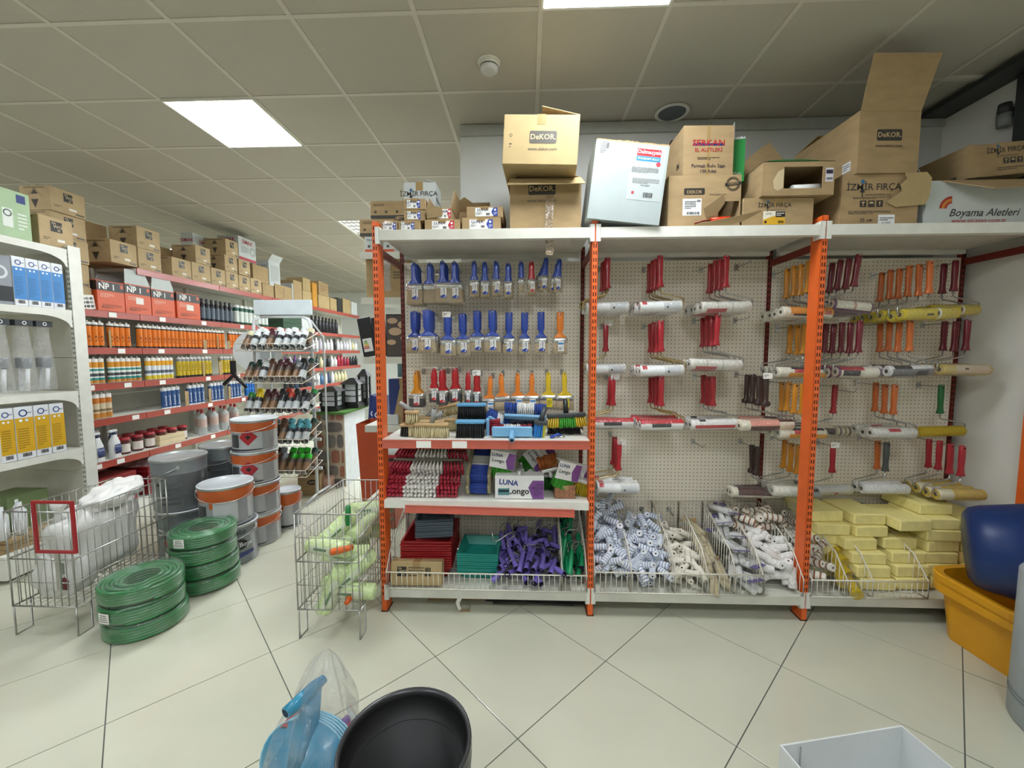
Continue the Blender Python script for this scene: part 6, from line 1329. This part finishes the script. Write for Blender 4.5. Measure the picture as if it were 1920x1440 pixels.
MB().box(X2,XW-.002,YW0-.02,YW1,.03,.17).build('plinth', WSTEEL, end); MB().box(X2,XW-.002,YW0-.02,YW1,.172,.19).build('shelf_board', WSTEEL, end)
brk = [(0,0),(0,-.045)]+[(.30+.19*math.sin(i*PI/16), -.05-.075*(1-math.cos(i*PI/16))) for i in range(9)]+[(.505,-.13),(.505,0)]
for z in (.805,1.245,1.855,2.305):
    s = MB().box(X2,XW-.006,YW0,YW1-.002,z-.03,z).build('shelf_board', WSTEEL, end)
    MB().prism([(a,b) for a,b in brk],0,.004,X=Matrix.Translation((XW-.005,YW0,z)) @ Matrix.Rotation(PI/2,4,'Z')).build('bracket', WSTEEL, s) 
    MB().box(X2,XW-.01,YW0-.010,YW0,z-.055,z).build('price_rail', STRIP, s)
def ebox(label, y0, y1, z0, h, m, name='display_box', xf=XW-.02, d=.16, cat='box'): return gcarton(label,y0,y1,z0,h,d,xf,m,name=name,cat=cat)
def tap(b, col):
    w,h = b.w,b.h; rect(b.t,b.F,0,-h*.04,w-.002,h*.66,col); ring(b.t,b.F,-w*.05,h*.38,w*.16,w*.24,'#2f4a86'); rect(b.t,b.F,w*.28,h*.38,w*.25,h*.02,'#8d97a6',.001)
    for k in (-.2,.12): ring(b.t,b.F,w*k,h*.24,0,w*.09,'#eef2f4' if k < 0 else '#d9e6ee')
    lines(b.t,b.F,-w*.1,-h*.1,w*.6,h*.4,9,'#3c6f9c' if col.startswith('#3') else '#9a7a1c'); barcode(b.t,b.F,0,-h*.42,w*.5,h*.07)
WB_ = mat('white_box','#e4e7ea',.4,var=.02)
for i in range(4): tap(ebox(f'blue and white tall box, {ORD[i]} from the left on the display end',2.668+.0765*i,2.742+.0765*i,1.8565,.33,WB_),'#3f86c8')
q = ebox('grey and dark box left of the blue boxes',2.53,2.664,1.8565,.32,plain('#8d9299',.4)); rect(q.t,q.F,0,-.09,q.w-.004,.10,'#26292e'); ring(q.t,q.F,.0,.05,.03,.045,'#d3d8dc')
for i,(y0,y1) in enumerate([(2.52,2.60),(2.605,2.71),(2.715,2.805),(2.81,2.90)]): tap(ebox(f'yellow and white box, {ORD[i]} from the left on the display end',y0,y1,.8065,.36,WB_),'#d8a91e')
q = ebox('pale green carton with a drawing on the display end top',2.56,2.80,2.3065,.315,mat('mint_box','#a9c39a',.45,var=.06),d=.3); rect(q.t,q.F,.07,.11,.05,.055,'#34407c'); rect(q.t,q.F,-.01,-.03,.055,.12,'#dfe5dc',.001); ring(q.t,q.F,-.01,.0,.016,.024,'#56605a'); lines(q.t,q.F,.07,-.04,.05,.12,5,'#e6ebe4'); lines(q.t,q.F,-.08,.05,.03,.12,6,'#6f8a6a')
for i,(y,l) in enumerate([(2.60,'left'),(2.73,'middle'),(2.85,'right')]):
    t = thing('bagged_set', f'clear bag with white tubes hanging on the display end, {l} one', 'bag', (XW-.08,y,1.262)); 
    for k in (-.02,.02): MB().cyl((k,-.01,.01),(k*1.2,.0,.16),.014,.012,10).build('white_tube', plain('#e3e5e6',.35), t)
    MB().bbox(-.03,.03,-.03,.03,.165,.24,.006).build('grey_block', plain('#6e7478',.45), t)
    MB().loft([(0,0,.003,.055,.055),(0,0,.05,.06,.056),(0,0,.25,.045,.05),(0,0,.40,.03,.04),(0,0,.47,.03,.045)],14,2.4,caps=False).build('clear_bag', film('hang_bag','#ffffff',clear=.80,wscale=24,wr=.9), t)
    MB().box(-.03,.03,-.05,.05,.46,.50).build('header_card', plain('#2f3438',.4), t); ring(t,Matrix(((0,0,1,.031),(1,0,0,0),(0,1,0,.48),(0,0,0,1))),0,0,.008,.013,'#e6e8ea')
t = thing('caster_wheel','small grey caster wheel at the display end shelf edge','wheel',(XW-.10,2.535,1.2475)); MB().cyl((.02,0,.035),(.045,0,.035),.035,None,18).cyl((.046,0,.035),(.048,0,.035),.02,None,14,1).build('wheel_tread', [plain('#5d6164',.5), plain('#d9dcdc',.4)], t); MB().box(-.02,.02,-.02,.02,.0,.03).build('wheel_fork', CHROME, t)
gcarton('green carton low on the display end',2.62,2.86,.1915,.34,.25,XW-.15,plain('#74865a',.5)); 
for i in range(3): o = MB().bbox(-.20,.20,-.18,.18,0,.03,.002).build('flattened_carton', CARD if i != 1 else CARDD, None, (XW-.24,2.68,.1915+.032*i), (0,0,.1*(i-1))); tag(o, f'flattened brown carton, {ORD[i]} from below on the display end', 'carton')
TKs = Kind(tag(MB().lathe([(0,0),(.035,0),(.035,.16),(.015,.19),(.015,.22),(0,.22)],12).build('white_jug', plain('#dfe2e4',.35), None),'','bottle'))
for i in range(4): TKs((XW-.07-.09*(i%2),2.52+.05*i,.29),(0,0,0),f'small white bottle, {ORD[i]} in the low display group')
# ------------------------------------------------------------------ spray paint display
DX0, DX1, DY = -2.80, -2.20, 4.12
WT = mat('white_tube_steel','#dfe4e6',.35,var=.03)
sp = thing('spray_display', 'white wire display stand full of spray paint cans', 'display stand', (0,0,0))
for s,x in ((-1,DX0),(1,DX1)):
    MB().tube([(x,DY,.06),(x,DY,1.80),(x-s*.02,DY,1.87),(x-s*.08,DY,1.90)],.016,10).build('side_post', WT, sp)
    MB().tube([(x,DY+.28,.05),(x,DY,.06),(x,DY-.22,.03)],.013,8).build('foot', WT, sp)
    MB().tube([(x,DY+.25,.06),(x,DY+.25,1.7),(x,DY,1.86)],.010,8).build('rear_post', WT, sp)
MB().tube([(DX0+.08,DY,1.90),(DX1-.08,DY,1.90)],.016,10).build('top_bar', WT, sp)
MB().bbox(DX0+.03,DX1+.02,DY-.03,DY+.01,1.915,2.065,.004).build('header_panel', mat('header_panel','#cfdadd',.4,var=.04), sp)
def spray(cap, body):
    t = thing('spray_can', '', 'spray can'); MB().lathe([(0,0),(.028,.002),(.0325,.004),(.0325,.15),(.026,.165)],14).build('can_body', plain(body,.35,), t)
    MB().lathe([(.0322,.150),(.0322,.198),(.029,.203),(0,.203)],14).build('cap', plain(cap,.35), t)
    MB().lathe([(.0331,.03),(.0331,.11)],14).build('wrap_label', plain('#c3c9cb' if body == '#2e3236' else '#8a6a4c',.4), t)
    MB().lathe([(0,-.0005),(.024,-.0005),(.030,.003)],14).build('can_base', TIN, t); return t
CAPS = {'white':'#dfe3e4','cream':'#d8d3b0','black':'#1c1c1e','dark green':'#14392c','green':'#1f7a32','bright green':'#33c62e','yellow':'#e6c91c','maroon':'#4a1c24','red':'#c23a20','brown':'#5a3a24','teal':'#4fa3ae','grey':'#8d9398'}
SKD = {k: Kind(spray(v, '#5b5148' if i % 2 else '#2e3236')) for i,(k,v) in enumerate(CAPS.items())}
TR = [(1.60,['cream','white','white','maroon','white','white','white','white']),(1.29,['dark green','dark green','white','brown','maroon','maroon','grey','black']),(.985,['green','yellow','maroon','maroon','black','red','black','black']),(.68,['dark green','dark green','dark green','black','brown','teal','teal','teal']),(.375,['dark green','black','dark green','brown','grey','bright green','bright green','bright green'])]
for ti,(z,cs) in enumerate(TR):
    b = MB(); y0, y1 = DY-.30, DY+.02; xl, xr = DX0+.02, DX1+.06
    tr = math.radians(28); zz = lambda y: z-.05+(y-y0)*math.tan(tr)*.5
    for y,h in ((y0,.0),(y0-.02,.07)): b.tube([(xl,y,zz(y0)+h),(xr,y,zz(y0)+h)],.0035,6)
    b.tube([(xl,y0-.02,zz(y0)+.07),(xl,y1,zz(y1)+.10),(xr,y1,zz(y1)+.10),(xr,y0-.02,zz(y0)+.07)],.0035,6,closed=True); b.tube([(xl,y0,zz(y0)),(xl,y1,zz(y1)),(xr,y1,zz(y1)),(xr,y0,zz(y0))],.0035,6,closed=True)
    for i in range(13): x = xl+(xr-xl)*i/12; b.cyl((x,y0,zz(y0)),(x,y1,zz(y1)),.0022,None,4); b.cyl((x,y0,zz(y0)),(x,y0-.02,zz(y0)+.07),.0022,None,4)
    b.build('wire_tray', WWIRE, sp, kind='stuff'); MB().box(xl,xr,DY-.005,DY+.015,z-.06,z-.03).build('cross_bar', WT, sp)
    row = ('top','second','third','fourth','lowest')[ti]
    for i, c in enumerate(cs):
        x = xl+.045+(xr-xl-.09)*i/7
        for j in range(2):
            cc = cs[(i+j)%8] if j else c
            SKD[cc]((x+random.uniform(-.006,.006), y0+.055+.115*j, zz(y0+.055+.115*j)+.006), (-math.radians(34+random.uniform(-5,5)),0,random.uniform(-.12,.12)), f'{cc} capped spray can, {ORD[i]} in the {"front" if j == 0 else "rear"} line of the {row} tray')
t = thing('round_white_panel','large round white panel propped behind the spray display','panel',(-3.0,4.47,1.31),(0,0,math.radians(28))); MB().cyl((0,0,.24),(0,.02,.24),.235,None,40).build('disc', mat('panel_white','#d8dcdd',.5,var=.04), t); MB().box(.02,.16,-.004,0,.16,.33).build('grey_sheet', plain('#b9c2c6',.4), t); MB().box(-.02,.02,.02,.04,-1.319,.24).build('support_strut', WT, t)
t = thing('foam_gun','black foam gun hanging on the left of the spray display','foam gun',(-2.80,3.80,1.33)); gm = plain('#17181a',.4); MB().bbox(-.02,.02,-.02,.02,0,.13,.006).build('blister_top', gm, t); MB().cyl((-.10,0,-.10),(.02,0,.01),.018,.014,10).build('grip', gm, t); MB().cyl((.0,0,.0),(.12,0,-.13),.016,.012,10).build('barrel', gm, t); MB().tube([(.02,0,-.03),(.03,0,-.06),(.06,0,-.07)],.006,6).build('trigger', gm, t); MB().tube([(0,0,.13),(0,0,.16),(.015,0,.165)],.003,5).build('hang_wire', CHROME, t)
gcarton('pinkish low carton behind the small black pail',4.35,4.75,.001,.14,.30,-2.20,mat('pink_card','#c9a596',.7)); 
# ------------------------------------------------------------------ stone clad lantern stand
st = thing('stone_stand','stand faced with rough stones and topped with turf, holding lanterns','display stand',(-2.24,4.52,0)); 
MB().box(-.165,.165,.012,.60,.0,.84).build('core', mat('stand_white','#dfe3e8',.5), st); MB().box(-.165,.165,0,.012,.0,.84).build('mortar_face', mat('mortar','#b9ab96',.9,bump=.5), st)
rows_ = [(0,.10,[.0,.45,1]),(.10,.26,[0,.34,.78,1]),(.26,.44,[0,.5,.85,1]),(.44,.62,[0,.3,.72,1]),(.62,.76,[0,.28,1]),(.76,.84,[0,.22,.5,.7,1])]
sm = [mat('stone_grey','#7b7671',.85,var=.18,scale=18,bump=1,bscale=40), mat('stone_red','#9a6652',.85,var=.15,scale=18,bump=1,bscale=40), mat('stone_dark','#655f5b',.85,var=.2,scale=18,bump=1,bscale=40)]
for ri,(z0,z1,us) in enumerate(rows_):
    for ci,(u0,u1) in enumerate(zip(us,us[1:])):
        a,b = -.165+.33*u0+.010, -.165+.33*u1-.010; c0, c1 = z0+.009, z1-.009; w,h = b-a, c1-c0; cx, cz = (a+b)/2, (c0+c1)/2
        pts = [(cx+w/2*1.05*math.copysign(abs(math.cos(2*PI*i/9+.3))**.6,math.cos(2*PI*i/9+.3))*random.uniform(.86,1), cz+h/2*math.copysign(abs(math.sin(2*PI*i/9+.3))**.6,math.sin(2*PI*i/9+.3))*random.uniform(.86,1)) for i in range(9)]
        MB().prism(pts,-.012,.002).build('stone', sm[1] if (w < .06 or (ri+ci) % 5 == 3) else sm[(ri+ci)%2*2], st)
MB().box(-.20,.20,-.04,.64,.84,.865).build('turf', mat('turf','#4f7a34',.95,var=.4,scale=200,bump=1,bscale=400), st)
def lantern(label, x, y, z, w, h, white=True):
    t = thing('garden_lantern', label, 'lantern', (x,y,z)); bm = plain('#1f1f20',.45); gl = mat('lantern_glass','#d7dbdd',.3,var=.02)
    MB().box(-w/2,w/2,-w/2,w/2,0,h*.14).box(-w*.42,w*.42,-w*.42,w*.42,h*.14,h*.2).build('lantern_base', bm, t)
    for a in (-1,1):
        for b in (-1,1): MB().box(a*w*.40-.012,a*w*.40+.012,b*w*.40-.012,b*w*.40+.012,h*.2,h*.82).build('corner_post', bm, t)
    MB().box(-w*.36,w*.36,-w*.36,w*.36,h*.2,h*.80).build('glass', gl, t)
    for k in (.4,.6): MB().box(-w*.41,w*.41,-w*.41,w*.41,h*k-.004,h*k+.004).build('glazing_bar', bm, t)
    MB().add([(-w*.6,-w*.6,h*.80),(w*.6,-w*.6,h*.80),(w*.6,w*.6,h*.80),(-w*.6,w*.6,h*.80),(-w*.14,-w*.14,h),(w*.14,-w*.14,h),(w*.14,w*.14,h),(-w*.14,w*.14,h)],[(3,2,1,0),(4,5,6,7),(0,1,5,4),(1,2,6,5),(2,3,7,6),(3,0,4,7)]).build('roof', bm, t); return t
lantern('wide dark lantern with white panes at the front of the turf',-2.27,4.66,.866,.22,.28); lantern('taller dark lantern with white panes behind the wide one',-2.13,4.92,.866,.20,.36); lantern('black coach lantern at the far right of the stand',-2.06,5.10,.866,.12,.46)
q = carton('brown carton with dark maker oval on the floor at the stand',-2.48,-2.26,.001,.22,4.22,.22,rz=.25,op=True); poly(q.t,q.F,[(.05*math.cos(2*PI*i/16),.03*math.sin(2*PI*i/16)) for i in range(16)],'#3a2a1c',.03,.03,.001); lett(q.t,q.F,'Solid',.03,.03,.03,'#cbb48a',.01,out=.002)
# ------------------------------------------------------------------ goods and shelves seen past the left orange post
def blue_panel(label, x, y, tilt):
    t = thing('blue_box', label, 'box', (x,y,.001), (0,tilt,0)); MB().bbox(-.05,.05,-.09,.09,0,1.12,.003).build('box_body', plain('#27366f',.35), t); F = face('front',.10,.18,1.12)
    for i in range(4): ring(t,F,0,.38-.07*i,.018,.028,'#dfe3ee')
    rect(t,F,.02,.1,.03,.05,'#c6cbe0'); lines(t,F,0,-.3,.05,.2,5,'#aab2d6'); return t
blue_panel('tall dark blue box with white ring symbols leaning by the stand',-1.60,4.02,.10); blue_panel('second tall dark blue box behind the orange post',-1.44,3.90,.02)
q = carton('dark orange open bin standing behind the left orange post',-1.42,-1.14,.001,.93,3.42,.30,m=plain('#a8431e',.45),op=True,name='orange_bin',cat='bin',roll=-.05)
ru = thing('rear_shelving','white shelves glimpsed past the left orange post','shelving',(0,0,0)); RX0, RX1, RY0, RY1 = -1.23,-.50,3.04,3.42
RX1 = -.50
for x in (-1.215,-.515):
    for y in (RY1,): MB().box(x-.015,x+.015,y-.015,y+.015,0,2.34).build('post', WSTEEL, ru)
for z in (.40,.98,1.50,1.94,2.27):
    MB().box(RX0,RX1,RY0,RY1,z-.03,z).build('shelf_board', WSTEEL, ru); MB().box(RX0,RX1,RY0-.012,RY0,z-.05,z).build('shelf_edge', GSTEEL, ru)
ZR = 2.271
def nil(label, x0, x1, z0, h, m=CARD, yf=3.05, rd=False):
    q = carton(label,x0,x1,z0,z0+h,yf,.22,m=m,tape=False); lett(q.t,q.F,'NILSON',-q.w*.25,h*.28,.022,'#3a3226',.006); rect(q.t,q.F,0,-h*.40,q.w-.003,h*.18,'#3a3a38' if not rd else '#c9502c')
    for k in range(3): rect(q.t,q.F,-q.w*.35+q.w*.32*k,-h*.12,.018,.018,'#4a4234')
    return q
nil('white and orange carton on the rear shelves beside the orange post',-1.20,-.98,ZR,.115,CARDW,rd=True); nil('brown carton with dark base stripe on the white and orange one',-1.235,-.975,ZR+.116,.125); nil('brown carton with dark base stripe, topmost behind the brush boxes',-1.15,-.90,ZR+.242,.125)
q = carton('brown carton with shiny tape on the upper rear shelf',-1.20,-.89,1.941,2.235,3.06,.3); MB().box(-.03,.03,-.0012,0,.05,.27).build('tape', FILMH, q.t, (0,-q.d/2,0)); lines(q.t,q.F,.09,.02,.08,.06,3,'#4a463e')
q = carton('black carton with pebble picture on the second rear shelf',-1.06,-.88,1.501,1.82,3.06,.06,m=plain('#2a2623',.4),tape=False); rect(q.t,q.F,0,0,q.w-.01,.30,'#4a403a')
for u,v,a,b in ((-.04,.11,.04,.022),(.045,.08,.045,.03),(-.02,.03,.05,.03),(.05,-.02,.03,.022),(-.05,-.05,.035,.02)): poly(q.t,q.F,[(a*math.cos(2*PI*i/14),b*math.sin(2*PI*i/14)) for i in range(14)],'#c0a384',u,v,.0014,name='printed_pebble')
for i,(x,a,l) in enumerate([(-1.19,.16,'leaning left'),(-1.10,.10,'leaning right')]):
    q = carton(f'slim black carton with energy label, {l} on the rear shelf',x-.05,x+.05,1.503,1.80,3.07,.03,roll=-a,m=plain('#232325',.35),tape=False); rect(q.t,q.F,0,-.06,.07,.10,'#e6e6e2'); 
    for k in range(5): rect(q.t,q.F,-.012,-.03-.013*k,.02+.006*k,.009,('#3f9a3c','#8ab83a','#e0c42c','#dd8a2c','#c23a2c')[k],.0014)
for i,(x,l) in enumerate([(-1.0,'left'),(-.93,'right')]):
    q = carton(f'long narrow brown carton leaning on the rear shelf, {l} one',x-.035,x+.035,.983,1.40,3.08,.12,roll=.22,m=CARD)
q = carton('dark blue carton with symbols behind the leaning brown ones',-1.12,-.90,.983,1.32,3.26,.10,m=plain('#27366f',.35)); 
for i,(x,c,l) in enumerate([(-1.05,'#8fb6c4','pale blue'),(-.99,'#dfe3e4','white'),(-.94,'#c9b23a','yellow'),(-.90,'#2a2a2e','black')]):
    o = MB().lathe([(0,0),(.025,0),(.025,.11),(.01,.13),(.01,.15),(0,.15)],10).build('rear_bottle', plain(c,.35), None, (x,3.36,1.331)); tag(o, f'{l} bottle high on the blue carton behind the post', 'bottle')
q = carton('red and white carton with black ring low behind the broom stack',-1.12,-.72,.401,.76,3.05,.30,m=CARDW); rect(q.t,q.F,0,.07,q.w-.006,.2,'#a82430'); ring(q.t,q.F,-.12,.06,.06,.085,'#1d1d1e'); lines(q.t,q.F,-.08,-.10,.12,.08,4,'#777')
q = carton('white box on the rear shelf beside the grey sockets',-1.12,-.98,.983,1.06,3.05,.02,m=CARDW,tape=False)
# far pillar and wall of the rear
struct(MB().box(-2.3,-1.9,9.2,9.6,0,CEIL).build('wall_pillar', PLASTER))
